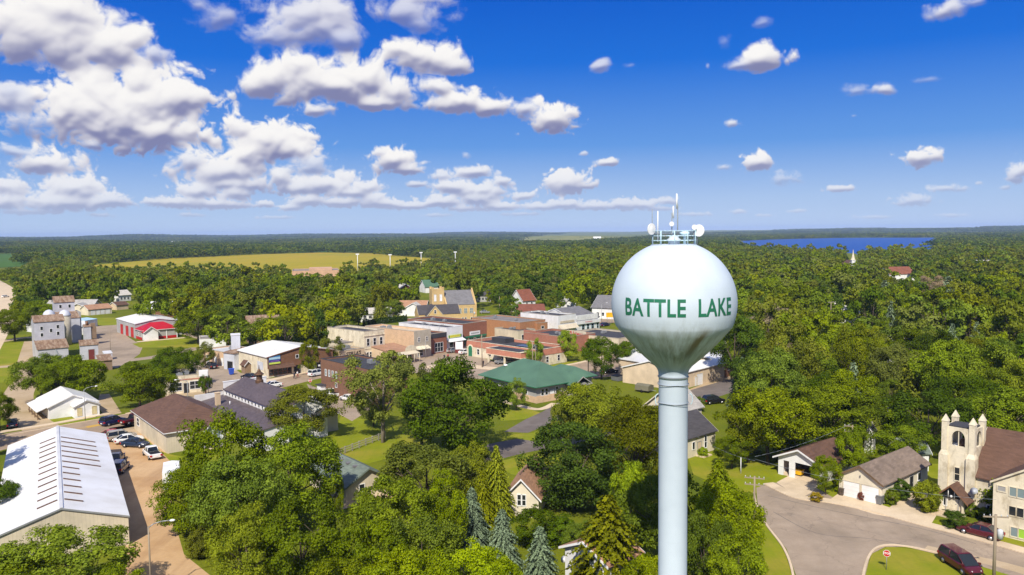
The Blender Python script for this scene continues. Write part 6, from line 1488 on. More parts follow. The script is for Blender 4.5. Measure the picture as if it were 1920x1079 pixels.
# ================================================================ poles, lamps, signs
def pole(px, ytop, ybase, label, arms=1, tr=0, mat='pole_wood', r=.14, name='utility_pole', cat='utility pole', yaw=20, lamp=False):
    x, y = g(px, ybase); h = height_at(x, y, ytop); e = thing(name, label, cat, (x, y, terrain(x, y)), R(yaw))
    m = MB(); m.tube((0,0,-.1),(0,0,h),r,r*.72,10); m.build('pole', mat, e)
    for k in range(arms):
        z = h-.25-.8*k; a = MB(); a.box(-1.15,-.06,z-.06,1.15,.06,z+.06); c = a.build('cross_arm', mat, e)
        for sx in (-1.05,-.5,.5,1.05):
            q = MB(); q.tube((sx,0,z+.06),(sx,0,z+.24),.045,n=6); q.build('insulator', 'transformer', c)
    for k in range(tr):
        sx = (-1 if k % 2 else 1)*.42; q = MB(); q.lathe([(.01,0),(.26,.02),(.26,.85),(.2,.92),(.05,.98)],12,(sx,-.05,h-2.4)); q.build('transformer', 'transformer', e)
    if lamp:
        q = MB(); P = [(0,0,h-.1),(.5,0,h+.25),(1.2,0,h+.4),(1.9,0,h+.42)]
        for a, b in zip(P, P[1:]): q.tube(a, b, .05, n=6)
        q.build('arm', 'pole_metal', e)
        q = MB(); q.ball((2.15,0,h+.40), .28, 10, sz=.42, sy=.6); q.build('lamp_head', 'lamp_glass', e)
    return e, h
pole(284, 988, 1128, 'tall street lamp on a thin pole at the dirt lot by the warehouse', 0, mat='pole_wood', r=.10, name='street_lamp', cat='street lamp', yaw=15, lamp=True)
pole(160, 731, 789, 'slim street lamp in front of the white depot', 0, mat='pole_metal', r=.07, name='street_lamp', cat='street lamp', yaw=40, lamp=True)
pole(353, 715, 768, 'slim street lamp by the small cream shop', 0, mat='pole_metal', r=.07, name='street_lamp', cat='street lamp', yaw=200, lamp=True)
pole(391, 697, 742, 'slim pale pole right of the shop sign', 0, mat='pole_metal', r=.07, name='pole', cat='pole')
pole(822, 612, 657, 'street lamp before the red-brown brick store', 0, mat='pole_metal', r=.07, name='street_lamp', cat='street lamp', yaw=20, lamp=True)
pole(798, 640, 672, 'street lamp by the cafe', 0, mat='pole_metal', r=.07, name='street_lamp', cat='street lamp', yaw=20)
pole(986, 587, 622, 'street lamp before the glass-fronted shop', 0, mat='pole_metal', r=.07, name='street_lamp', cat='street lamp', yaw=10, lamp=True)
pole(1128, 570, 606, 'street lamp by the white shopfront', 0, mat='pole_metal', r=.07, name='street_lamp', cat='street lamp', yaw=10, lamp=True)
pole(755, 543, 582, 'utility pole with a white drum behind the tan-roofed house', 0, 1)
pole(937, 556, 599, 'bare wooden pole on the lawn right of the yellow church', 0)
pole(888, 578, 612, 'thin pole before the yellow church wall', 0, 1, r=.1)
pole(1103, 656, 707, 'utility pole with two white transformers before the dark green tree', 1, 2)
pole(904, 628, 690, 'wooden pole before the left end of the bank', 0)
pole(999, 640, 697, 'wooden pole among the slim street tree at the bank', 0, 0)
pole(1004, 650, 698, 'second thinner pole beside the slim street tree at the bank', 0, r=.09)
pole(1597, 797, 880, 'utility pole with cross arms behind the two garages', 2, yaw=-30)
pole(1414, 893, 985, 'utility pole top with wide cross arms at the street corner tree', 2, yaw=-20)
e, h = pole(1863, 965, 1098, 'stout utility pole at the kerb in front of the church', 1, 1, r=.17, yaw=-10)
pole(1776, 695, 760, 'utility pole in the wood left of the birch', 1, 1); pole(1557, 566, 640, 'tall pole rising from the wood right of the tower ball', 1); pole(1608, 575, 640, 'pole with drum transformer in the far wood', 0, 1)
pole(611, 592, 640, 'utility pole with two cross arms behind the white two-storey shop', 2); pole(622, 588, 640, 'thinner utility pole beside the two-armed one', 1); pole(1687, 515, 545, 'thin white pole in front of the brown-roofed far church', 0, mat='sign_white', r=.12)
pole(208, 615, 672, 'slim dark pole on the gravel yard by the fire hall', 0, r=.09); pole(284, 752, 766, 'short white marker post by the main street', 0, mat='sign_white', r=.12, name='marker_post', cat='post'); pole(1389, 858, 888, 'short white post on the lawn', 0, mat='sign_white', r=.07, name='marker_post', cat='post')
for i, (px, t, b) in enumerate(((671,476,513),(732,477,512),(790,473,505),(854,472,505))):
    x, y = g(px, b); h = height_at(x, y, t); e = thing('floodlight_pole', 'tall white floodlight pole at the sports field before the yellow field', 'floodlight', (x, y, 0), R(10), 'floodlight poles at the sports field')
    m = MB(); m.tube((0,0,0),(0,0,h),.35,.25,8); m.build('pole', 'sign_white', e); m = MB(); m.box(-1.5,-.3,h-1.0,1.5,.3,h); m.build('lamp_bank', 'lamp_glass', e)
def stop_sign(px, ybase, h, s, label):
    x, y = g(px, ybase); e = thing('stop_sign', label, 'stop sign', (x, y, 0), -math.atan2(x, y))
    m = MB(); m.tube((0,.03,0),(0,.03,h+s*.3),.035,n=6); m.build('post', 'pole_metal', e)
    oc = [(s*math.cos(R(22.5+45*k)), h+s*math.sin(R(22.5+45*k))) for k in range(8)]
    m = MB(); m.prism(oc, 'y', -.022, -.006); f = m.build('plate', 'sign_white', e)
    m = MB(); m.prism([(p[0]*.9, h+(p[1]-h)*.9) for p in oc], 'y', -.03, -.024); m.build('face', 'stop_red', f)
    o = put_text(f, 'STOP', 0, -.036, h, s*.78, 'sign_white', bold=.03)
stop_sign(1662, 1069, 1.75, .37, 'red STOP sign on the grass at the street corner')
stop_sign(582, 727, 1.6, .42, 'red stop sign across the junction by the brown brick building')
def sign_post():
    x, y = g(386, 742); e = thing('shop_sign', 'white box sign on a tall rusty post beside the small cream shop', 'sign', (x, y, 0), R(20)); h = height_at(x, y, 695)
    m = MB(); m.box(-.15,-.15,0,.15,.15,h-.2); m.build('post', 'rust', e); m = MB(); m.box(-1.2,-.2,h-1.2,.6,-.16,h+.1); m.box(-1.25,-.155,h-1.25,.65,.16,h+.15); m.build('sign_box', 'sign_white', e)
sign_post()
def vertical_sign():
    x, y = g(861, 663); e = thing('street_banner', 'white square sign board on a dark frame before the hardware store', 'sign', (x, y, 0), R(10))
    m = MB(); m.box(-1.1,-.08,1.2,1.1,.08,3.4); m.build('board', 'sign_white', e); m = MB(); m.box(-1.2,-.1,0,-1.104,.1,3.5); m.box(1.104,-.1,0,1.2,.1,3.5); m.box(-1.1,-.1,.2,1.1,.1,1.195); m.build('frame', 'dark_red', e)
vertical_sign()
def yellow_sign():
    x, y = g(1143, 608); e = thing('yellow_sign', 'bright yellow sign beside the grey-roofed hall', 'sign', (x, y, 0), R(0))
    m = MB(); m.tube((-.9,0,0),(-.9,0,3),.07); m.tube((.9,0,0),(.9,0,3),.07); m.build('post', 'cable', e); m = MB(); m.box(-1.3,-.1,2.6,1.3,.1,4.4); m.build('panel', 'yellow', e)
yellow_sign()
def bin_(px, py, mat, label, s=1.0):
    x, y = g(px, py); e = thing('wheelie_bin', label, 'bin', (x, y, .02), R(-50)); e.scale = (s, s, s)
    m = MB(); m.prism([(-.26,-.3),(.26,-.3),(.26,.3),(-.26,.3)], 'z', .08, .95, taper=[(-.32,-.38),(.32,-.38),(.32,.38),(-.32,.38)]); m.build('body', mat, e)
    m = MB(); m.box(-.34,-.42,.953,.34,.42,1.05); m.build('lid', mat, e)
    m = MB(); m.tube((-.3,.3,.1),(.3,.3,.1),.1,n=10); m.build('wheels', 'tyre', e)
bin_(434, 703, 'blue', 'bright blue wheelie bin by the grey shed', 1.5); bin_(1650, 946, 'grey_plastic', 'dark grey wheelie bin at the right corner of the tan garage', 1.1); bin_(1578, 929, 'bark', 'brown bin at the left corner of the tan garage', .9)
def dumpster():
    x, y = g(1157, 714); e = thing('dumpster', 'dark dumpster by the tan shed', 'dumpster', (x, y, 0), R(-50)); m = MB(); m.prism([(-.8,.1),(.8,.1),(.95,1.3),(-.95,1.1)], 'x', -1.1, 1.1); m.build('body', 'grey_plastic', e); m = MB(); m.prism([(-.97,1.115),(.97,1.315),(.97,1.38),(-.97,1.18)], 'x', -1.12, 1.12); m.build('lid', 'black', e)
dumpster()
# colourful lawn chairs before the shop hall
for px, py, c, lab in ((509,706,'teal','large teal slatted lawn chair at the left corner of the hall'),(517,703.5,'lime','lime green slatted lawn chair next to the large teal one'),(523,702.5,'teal','teal slatted lawn chair between the two lime ones'),(528,701,'lime','lime green slatted lawn chair next to the blue one'),(533,700,'blue','blue slatted lawn chair in the hall row'),(537.5,699,'magenta','pink slatted lawn chair in the hall row'),(542,697.5,'violet','dark violet slatted lawn chair at the end of the row')):
    x, y = g(px, py); e = thing('lawn_chair', lab, 'chair', (x, y, .02), R(45), 'lawn chairs along the hall front'); e.scale = (1.25,)*3
    m = MB(); m.prism([(-.5,.38),(.35,.26),(.35,.31),(-.5,.44)], 'x', -.3, .3); m.build('seat', c, e)
    m = MB()
    for k in range(5): m.prism([(.25,.26),(.75,1.0+.06*(2-abs(k-2))),(.71,1.03+.06*(2-abs(k-2))),(.21,.3)], 'x', -.3+.122*k, -.3+.122*k+.1)
    m.build('backrest', c, e)
    for sx in (-.36, .30):
        m = MB(); m.box(sx,-.5,.003,sx+.06,-.42,.6); m.box(sx,.3,.003,sx+.06,.38,.6); m.build('leg', c, e); m = MB(); m.box(sx-.05,-.55,.602,sx+.1,.45,.64); m.build('armrest', c, e)
# rail fence under the cottonwoods
def fence(A, B_, n, label, h=1.1, mat='fence_grey', rails=3):
    a = Vector(g(*A)); b = Vector(g(*B_)); d = b-a; e = thing('rail_fence', label, 'fence', (a.x, a.y, 0), math.atan2(d.y, d.x)); L = d.length
    for i in range(n+1): m = MB(); m.box(L*i/n-.07,-.07,0,L*i/n+.07,.07,h); m.build('post', mat, e)
    m = MB()
    for k in range(rails): z = h*(.25+.3*k); m.box(0,-.105,z,L,-.072,z+.13)
    m.build('rails', mat, e)
fence((634,856), (722,822), 7, 'weathered grey rail fence under the cottonwood trees', 1.2)
fence((676,606), (736,604), 8, 'white rail fence before the white bungalow', 1.0, 'sign_white')
fence((936,604), (968,600), 6, 'white guard rail beyond the orange brick hall', .8, 'sign_white', 2)
fence((1345,672), (1366,668), 5, 'wooden fence right of the parked blue car', 1.6, 'pole_wood')
# arborvitae hedge by the yellow church
def hedge():
    a = Vector(g(682, 612)); b = Vector(g(762, 603)); n = 30; parts = []; rs = np.random.RandomState(8)
    for i in range(n):
        c, no, s, t = conifer('', 500+i % 3, 9, .16, .7, .0, .35, True); p = a.lerp(b, i/(n-1)); h = rs.uniform(2.4, 3.0); c = c*np.array([2.2, 2.2, h])+np.array([p.x, p.y, 0]); parts.append((c, no, s*2.6, t))
    me = quads_mesh('hedge', *[np.concatenate([q[i] for q in parts]) for i in range(4)], NEEDLE, rs)
    o = link('hedge', me); o.color = (.06,.105,.01,1); tag(o, 'dark green row of arborvitae as a hedge left of the yellow church', 'hedge')
hedge()
# overhead lines near the corner
def wire(p, q, sag, label):
    m = MB(); P = []
    for i in range(17): t = i/16; P.append((p[0]+(q[0]-p[0])*t, p[1]+(q[1]-p[1])*t, p[2]+(q[2]-p[2])*t - sag*4*t*(1-t)))
    for a, b in zip(P, P[1:]): m.tube(a, b, .016, n=4)
    o = m.build('power_line', 'cable'); tag(o, label, 'power line')
pA = g(1414, 985); pB = g(1597, 880); pC = g(1863, 1098)
wire((pA[0],pA[1],8.3), (pB[0],pB[1],6.9), .5, 'thin overhead wire from the corner pole to the pole behind the garages')
wire((pA[0],pA[1],8.0), (pC[0],pC[1],8.6), .8, 'thin overhead wire crossing the street towards the church pole')
wire((pA[0],pA[1],7.8), g(1300, 850)+(3.2,), .6, 'thin overhead wire from the corner pole to the cream house')
# ================================================================ people (a few pixels tall)
def person(px, py, yaw, shirt, trousers, label, hair='bark'):
    x, y = g(px, py); e = thing('person', label, 'person', (x, y, .02), R(yaw))
    vs = [(0,0,.92),(0,0,1.15),(0,.01,1.42),(0,.01,1.52),(0,-.02,1.64),(0,-.02,1.76), (.10,0,.88),(.12,-.10,.48),(.13,.03,.08),(.13,-.12,.04), (-.10,0,.88),(-.12,.08,.48),(-.13,.16,.09),(-.13,.02,.05),
          (.20,.01,1.40),(.26,.06,1.12),(.25,-.06,.90),(.25,-.10,.80), (-.20,.01,1.40),(-.26,-.02,1.12),(-.25,-.14,.92),(-.25,-.18,.83)]
    es = [(0,1),(1,2),(2,3),(3,4),(4,5),(0,6),(6,7),(7,8),(8,9),(0,10),(10,11),(11,12),(12,13),(2,14),(14,15),(15,16),(16,17),(2,18),(18,19),(19,20),(20,21)]
    rad = [.14,.13,.15,.055,.095,.075,.09,.065,.045,.04,.09,.065,.045,.04,.06,.045,.035,.04,.06,.045,.035,.04]
    me = bpy.data.meshes.new('body'); me.from_pydata(vs, es, []); me.materials.append(M('skin')); o = link('body', me, e)
    md = o.modifiers.new('skin', 'SKIN'); 
    for i, v in enumerate(me.skin_vertices[0].data): v.radius = (rad[i], rad[i]*.85)
    me.skin_vertices[0].data[0].use_root = True
    o.modifiers.new('smooth', 'SUBSURF').render_levels = 1
    m = MB(); m.lathe([(.15,.90),(.165,1.1),(.19,1.3),(.17,1.45),(.08,1.51)],14,sx=1.15,sy=.8); 
    for s in (-1, 1): m.tube((s*.17,.01,1.42),(s*.27,.02,1.13),.075,.06,8)
    m.build('shirt', shirt, e)
    m = MB(); m.lathe([(.13,.82),(.165,.86),(.16,.97)],12,sx=1.15,sy=.85); m.tube((.10,0,.86),(.125,-.10,.48),.105,.075,8); m.tube((.125,-.10,.48),(.13,.03,.10),.08,.06,8); m.tube((-.10,0,.86),(-.125,.08,.48),.105,.075,8); m.tube((-.125,.08,.48),(-.13,.16,.11),.08,.06,8); m.build('trousers', trousers, e)
    m = MB(); m.ball((0,.01,1.72),.105,10,sz=.9); m.build('hair', hair, e)
person(552, 711, 40, 'cloth_dark', 'cloth_dark', 'person in dark clothes walking on the pavement before the hall'); person(558, 709, 60, 'cloth_white', 'cloth_red', 'person in a white top walking before the hall')
person(833, 676, 20, 'cloth_dark', 'cloth_dark', 'person in dark clothes crossing the main street'); person(840, 675, 200, 'cloth_red', 'cloth_dark', 'person in a red top crossing the main street')
person(906, 688, 0, 'cloth_dark', 'cloth_dark', 'person by the pole in front of the bank')
# ================================================================ trees
PLACED = []
def tree(kind, loc, h, w, color, label, group=None, name=None, cat='tree', hi=True, k=0):
    rz = rnd.uniform(0, 6.28)
    con = kind in ('spruce',)
    e = thing(name or ('spruce_tree' if con else 'shrub' if kind == 'bush' else 'tree'), label, cat, (loc[0], loc[1], terrain(*loc)), rz, group)
    e.scale = (w, w, h)
    if con: me = (CON_HI if hi else CON_LO)[k % 2]; tm = TRK['conifer'][0]
    else:
        lst = (CR_HI if hi else CR_MID)[kind]; me = lst[k % len(lst)]; tm = TRK[kind][k % len(TRK[kind])]
    o = link('crown' if cat != 'shrub' else 'foliage', me, e); o.color = tuple(color)+(1,)
    link('trunk' if cat != 'shrub' else 'stem', tm, e)
    PLACED.append((loc[0], loc[1], w/2, h)); return e
NT_ = [0]
def T(kind, x, ytop, ybase, hw, color, label, group=None, **kw):
    """a tree whose foot stands at ground pixel (x, ybase), crown top at ytop, half width hw"""
    loc = g(x, ybase); h = height_at(loc[0], loc[1], ytop); d = proj(loc[0], loc[1], h*.6)[2]
    NT_[0] += 1
    return tree(kind, loc, h, 2.05*hw*d/F, color, label, group, k=NT_[0], **kw)
def B(x, ytop, ybase, hw, color, label, group=None): return T('bush', x, ytop, ybase, hw, color, label, group, cat='shrub')
# ---- trees one can tell apart, front to back
G1 = 'leafy trees in front of the white-roofed warehouse'; 
T('round',125,985,1150,120,LIGHT,'bright green spreading tree overlapping the front wall of the white-roofed warehouse')
T('round',-5,1040,1190,120,GREEN,'low green tree at the bottom left corner below the warehouse')
T('round',225,1050,1190,60,LIGHT,'small light green tree beside the foot of the tall dirt-lot lamp')
T('dense',420,768,985,80,GREEN,'tall green tree rising above the brown hip-roofed hall')
T('dense',545,800,985,92,GREEN,'broad dark green tree behind the slim-trunked tree and grey-roofed house')
T('dense',360,865,1000,62,GREEN,'green tree leaning over the white trailer by the dirt lot')
T('round',450,850,1040,85,GREEN,'rounded green tree in the middle of the big clump right of the dirt lot')
T('dense',465,950,1120,72,YELLOW,'yellowish green tree at the edge of the dirt lot drive')
T('round',565,925,1110,80,GREEN,'green round tree with deep shade below it, left of the open lawn gap')
T('oval',632,880,975,18,GREEN,'slim-trunked young tree standing before the white house with grey-green roof')
B(375,985,1046,28,SAGE,'grey-green bush at the curve of the dirt-lot drive')
B(560,1058,1110,40,GREEN,'low round bush at the bottom under the shaded gap')
T('wide',572,725,828,66,SAGE,'open grey-green tree over the far end of the long white building')
T('open',718,655,830,84,SAGE,'big pale cottonwood with an open crown before the brown brick building')
T('open',790,664,838,62,SAGE,'second cottonwood with a bare curved trunk next to the dense dark tree')
T('oval',700,720,800,34,SAGE,'small drooping grey-green tree beside the cottonwood trunks')
T('dense',858,676,858,98,DARK,'very large dense dark green tree in the middle of town')
T('round',800,818,965,92,OLIVE,'broad olive-yellow tree below the dense dark tree')
T('round',880,825,960,50,OLIVE,'olive tree leaning against the foot of the dense dark tree')
T('spruce',932,830,975,34,OLIVE,'narrow yellow-brown conifer beside the pink-roofed house')
T('spruce',905,880,985,30,OLIVE,'smaller yellow-brown conifer just left of the pink-roofed house')
T('round',735,890,1075,80,LIGHT,'light green tree in the thicket right of the open lawn gap')
T('round',700,960,1150,72,GREEN,'green tree at the left end of the bottom thicket')
T('round',790,950,1140,80,LIGHT,'bright green tree in the middle of the bottom thicket')
T('oval',832,880,1050,48,LIME,'lime green upright tree in the thicket left of the blue spruces')
T('round',880,1000,1190,80,LIME,'lime green tree at the bottom edge left of the blue spruces')
T('round',660,1030,1190,75,LIGHT,'light green tree at the bottom edge beside the shaded gap')
T('round',770,1020,1210,85,LIGHT,'broad light green tree at the bottom edge of the thicket')
T('spruce',886,910,1030,36,BLUE,'silvery blue spruce, leftmost of the three')
T('spruce',943,950,1090,42,BLUE,'silvery blue spruce in the middle of the three')
T('spruce',1014,982,1150,50,BLUE,'silvery blue spruce, nearest and tallest of the three')
T('round',940,1035,1190,42,LIME,'light green sapling at the foot of the blue spruces')
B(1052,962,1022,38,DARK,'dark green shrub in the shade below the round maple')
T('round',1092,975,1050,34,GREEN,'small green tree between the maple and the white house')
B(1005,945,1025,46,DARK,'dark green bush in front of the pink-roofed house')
T('dense',1078,785,955,92,DARK,'large round deep green maple left of the tower column')
T('dense',1190,752,935,78,tuple(x*.9 for x in OLIVE),'dark olive tree behind the maple and against the tower column')
T('round',1108,703,850,72,YELLOW,'yellow-green tree at the corner of the green-roofed building')
T('round',1192,735,860,62,YELLOW,'bright yellow-green tree right behind the dark olive tree')
T('round',1060,745,850,28,SAGE,'small grey-green tree tucked under the yellow-green corner tree')
T('oval',1182,862,1020,46,LIME,'lime green tree in the sun left of the tower column')
T('round',1242,862,1060,84,GREEN,'green tree lying in the shadow of the water tower ball')
T('spruce',1140,922,1135,92,SPRUCE,'big yellowish green spruce in front of the white house by the tower column')
T('round',1225,1020,1200,56,LIGHT,'light green tree at the foot of the tower column')
T('spruce',1347,858,975,46,GREEN,'bright green pointed tree right of the tower column by the lawn')
T('round',1362,895,1085,66,LIGHT,'light green tree on the corner left of the crossroads')
T('round',1320,940,1130,52,GREEN,'green tree close against the right side of the tower column')
T('round',1385,985,1160,56,LIGHT,'light green tree at the bottom edge left of the street corner')
T('oval',968,708,770,22,LIME,'small lime green tree on the lawn of the green-roofed building')
T('oval',1062,617,678,24,LIME,'young bright green street tree in front of the bank end wall')
T('oval',1003,634,690,18,LIME,'slim lime street tree before the bank drive-through')
T('round',1128,628,712,36,DARK,'dark green tree beside the pole with transformers')
T('round',1182,634,698,34,DARK,'dark green tree half behind the cone of the water tower')
T('spruce',1391,666,762,27,BLUE,'tall blue spruce right of the long tan metal shed')
T('round',1306,742,772,16,GREEN,'small round tree on the lawn right of the tower column')
GW = 'old trees behind the right-hand lawn'
T('round',1402,735,868,52,YELLOW,'yellow-green tree next to the two-storey cream house')
T('wide',1440,716,872,80,LIGHT,'broad yellow-green tree on the lawn left of the brown-roofed carport')
T('wide',1545,722,848,76,LIGHT,'broad light green tree just behind the brown-roofed carport')
T('round',1372,812,880,34,GREEN,'low green tree overhanging the lawn left of the carport')
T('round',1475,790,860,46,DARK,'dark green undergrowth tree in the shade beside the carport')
T('round',1620,735,845,60,GREEN,'green tree behind the utility pole and the tan garage')
T('round',1690,790,875,52,GREEN,'green tree behind the tan two-door garage roof')
T('round',1740,720,860,75,DARK,'dark green tree left of the church tower')
T('round',1880,725,850,80,GREEN,'birch with white stems behind the church roof')
T('round',1810,690,820,70,DARK,'dark green tree right behind the church tower')
T('round',1600,790,900,35,GREEN,'small leafy tree between carport and tan garage')
T('round',1548,852,928,26,GREEN,'leafy tree at the corner of the carport driveway')
B(1575,880,922,18,GREEN,'green bush against the left wall of the tan garage')
B(1690,896,938,20,DARK,'dark clipped bush by the right corner of the tan garage')
B(1737,896,958,31,OLIVE,'olive round bush beside the church steps')
B(1790,955,990,25,DARK,'round dark bush at the kerb before the church')
B(1818,940,968,17,GREEN,'leafy bush under the church porch')
B(1845,950,975,18,GREEN,'green bush at the foot of the ivy on the church')
B(1530,921,941,12,(.42,.30,.01),'yellow flowering shrub on the verge by the carport driveway')
B(1672,912,946,16,LIGHT,'light green plants beside the tan garage')
B(1615,920,938,7,(.20,.06,.04),'reddish potted plant between the two garage doors')
B(1318,838,856,12,LIME,'lime green shrub by the door of the cream house')
T('open',1440,566,655,44,PALE,'pale brown dying tree standing out of the wood right of the tower ball',name='dying_tree')
T('open',1748,512,585,34,PALE,'pale bare-branched tree far off in the right-hand wood',name='dying_tree')
T('open',1462,636,712,26,PALE,'thin brownish tree below the pale dying one',name='dying_tree')
# left
T('round',150,658,752,46,GREEN,'round green tree just below the grain elevator')
T('round',78,662,752,52,GREEN,'round dark tree left of the grain elevator foot')
T('round',112,668,758,40,GREEN,'green tree between the two below the grain elevator')
T('round',262,672,770,56,GREEN,'broad green tree left of the small flat-roofed shop')
T('round',330,648,728,42,DARK,'dark green tree behind the small flat-roofed shop')
T('round',300,690,760,34,GREEN,'green tree leaning on the small flat-roofed shop')
T('oval',385,640,690,18,SAGE,'pale blossoming tree beside the brick workshop row')
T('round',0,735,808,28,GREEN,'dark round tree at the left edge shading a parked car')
T('round',28,572,640,38,GREEN,'leafy tree on the lawn left of the grain elevator')
T('round',75,560,612,34,GREEN,'bushy tree between the grain elevator and the long ranch building')
T('round',385,700,742,12,DARK,'narrow dark bush tree by the tall shop sign')
T('oval',580,634,705,20,YELLOW,'yellowish tree at the right corner of the hall with the colourful chairs')
T('open',622,628,690,26,SAGE,'grey-green straggly tree left of the white two-storey shop')
T('round',540,588,655,62,LIGHT,'broad light green tree behind the white-roofed hall')
T('round',480,600,650,40,GREEN,'green tree behind the old brown barn')
T('round',372,572,645,40,GREEN,'tall green tree right of the red-roofed fire hall')
T('round',418,570,640,46,GREEN,'tall green tree behind the grey metal tower')
T('round',440,610,655,26,YELLOW,'yellowish green small tree behind the grey metal tower')
T('spruce',712,552,602,14,SAGE,'grey-green spruce beside the white bungalow')
T('round',738,560,600,20,LIGHT,'light green tree between the two bungalows')
T('round',-45,890,1000,70,DARK,'dark tree beyond the left wall of the warehouse')
# ---- the wooded streets: nearest as single trees, the rest as one mass
KEEP = [[(667,478),(675,478),(675,506),(667,506)],[(728,478),(736,478),(736,506),(728,506)],[(787,476),(793,476),(793,492),(787,492)],[(264,578),(350,578),(350,596),(264,596)],  # parts of town that stay open to view (picture outline tests on each tree's silhouette)
 [(0,610),(60,610),(72,575),(105,552),(180,556),(245,578),(268,580),(340,584),(352,630),(375,625),(430,626),(455,650),(475,622),(530,632),(600,665),(612,612),(680,605),(672,574),(760,565),(800,545),(900,550),(915,600),(960,590),(1060,570),(1160,555),(1200,640),(1375,660),(1375,690),(1420,760),(1300,770),(1300,1079),(0,1079)],
 [(1290,740),(1375,755),(1350,860),(1480,830),(1560,835),(1600,860),(1700,840),(1760,850),(1760,760),(1920,780),(1920,1079),(1290,1079)],
 [(-80,520),(18,520),(20,590),(60,600),(60,680),(-80,720)],
 [(1684,500),(1718,500),(1718,519),(1684,516)],[(-20,478),(52,478),(52,497),(-20,505)],[(1590,466),(1608,466),(1606,495),(1590,495)],[(545,498),(636,498),(636,512),(545,514)],
 [(975,538),(1012,538),(1012,582),(975,582)],[(1062,544),(1082,544),(1082,580),(1062,580)],[(675,575),(738,575),(738,600),(675,600)],
 [(797,521),(822,521),(822,548),(797,548)],[(748,526),(772,526),(772,544),(748,544)],[(1578,583),(1614,583),(1614,602),(1578,602)],[(1688,658),(1712,658),(1712,678),(1688,678)],
 [(1664,778),(1702,778),(1702,802),(1664,802)],[(1616,816),(1640,816),(1640,850),(1616,850)],[(222,540),(248,540),(248,566),(222,566)],[(1338,618),(1366,618),(1366,664),(1338,664)],
 [(330,578),(348,578),(348,598),(330,598)],[(1832,489),(1850,489),(1850,496),(1832,496)],[(895,545),(930,555),(930,600),(895,600)],
 [(1500,790),(1560,790),(1560,830),(1500,830)],
]
SPECIES = [GREEN, GREEN, LIGHT, LIGHT, YELLOW, OLIVE, DARK, SAGE, GREEN]
def clear_of(x, y, w, h):
    for px, py, pr, ph in PLACED:
        if (px-x)**2+(py-y)**2 < (.62*(pr+w/2))**2: return False
    for P in FIELDS:
        if in_poly(x, y, P): return False
    for bx, by, br in OCC:
        if (bx-x)**2+(by-y)**2 < (br+w*.30)**2: return False
    u, v0, d = proj(x, y, h*1.0); _, v1, _ = proj(x, y, 0); hw = w/2*F/d
    for P in KEEP:
        for (a, b) in ((u, v0+3), (u-hw*.85, (v0*2+v1)/3), (u+hw*.85, (v0*2+v1)/3), (u, (v0+v1)/2)):
            if in_poly(a, b, P): return False
    return True
BARE_SPOTS = [(1450,570,640),(1745,520,575),(1460,650,705)]
def scatter():
    rs = random.Random(21); cand = []
    # jittered grid that widens with distance
    d = 118.0
    while d < 1250:
        step = 7.6 + d*.0035
        n = int(d*1.55/step)
        for i in range(n):
            a = -.70 + 1.40*(i+rs.uniform(.15, .85))/n
            dd = d + rs.uniform(-.45, .45)*step
            cand.append((dd*math.sin(a), dd*math.cos(a)))
        d += step*.82
    for bx, t, b in BARE_SPOTS: pass
    out = []
    grid = {}
    for x, y in cand:
        h = rs.choice((7, 9, 10, 11, 12, 13, 14.5, 17)) * rs.uniform(.9, 1.1); h *= (.78 if y > 480 and x < 0 else 1); w = h*rs.uniform(.68, .95)
        if rs.random() < .05 and y < 1200: continue
        if not clear_of(x, y, w, h): continue
        out.append((x, y, h, w, rs.random()))
    return out
SC = scatter()
SC.sort(key=lambda s: math.hypot(s[0], s[1]))
N_IND = 205
def zone(x, y):
    u, v, d = proj(x, y, 8)
    if u < 420: return 'leafy tree in the wood beyond the grain elevator and the fire hall', 'trees beyond the grain elevator'
    if u < 800: return 'leafy tree in the wooded streets behind the white two-storey shop', 'trees behind the main street shops'
    if u < 1180: return 'leafy tree in the wooded streets behind the yellow brick church and the shops', 'trees behind the yellow church'
    if u < 1500: return 'leafy tree in the dense wood between the water tower and the carport', 'trees right of the water tower'
    return 'leafy tree in the dense wood behind the stucco church and tan garage', 'trees behind the stucco church'
mass = []
ni = 0
for i, (x, y, h, w, r) in enumerate(SC):
    u, v, d = proj(x, y, h*.7)
    if ni < N_IND and -40 < u < 1960:
        lab, grp = zone(x, y); ni += 1
        if r < .07: tree('spruce', (x, y), h*1.1, w*.62, SPRUCE if r < .04 else BLUE, ('yellowish spruce' if r < .04 else 'bluish spruce') + lab[10:], ('yellow spruces' if r < .04 else 'blue spruces') + grp[5:], hi=False, k=i)
        else: tree(('round', 'wide', 'oval', 'round')[i % 4], (x, y), h, w, SPECIES[i % 9], lab, grp, hi=(d < 190), k=i)
    else: mass.append((x, y, h, w, r))
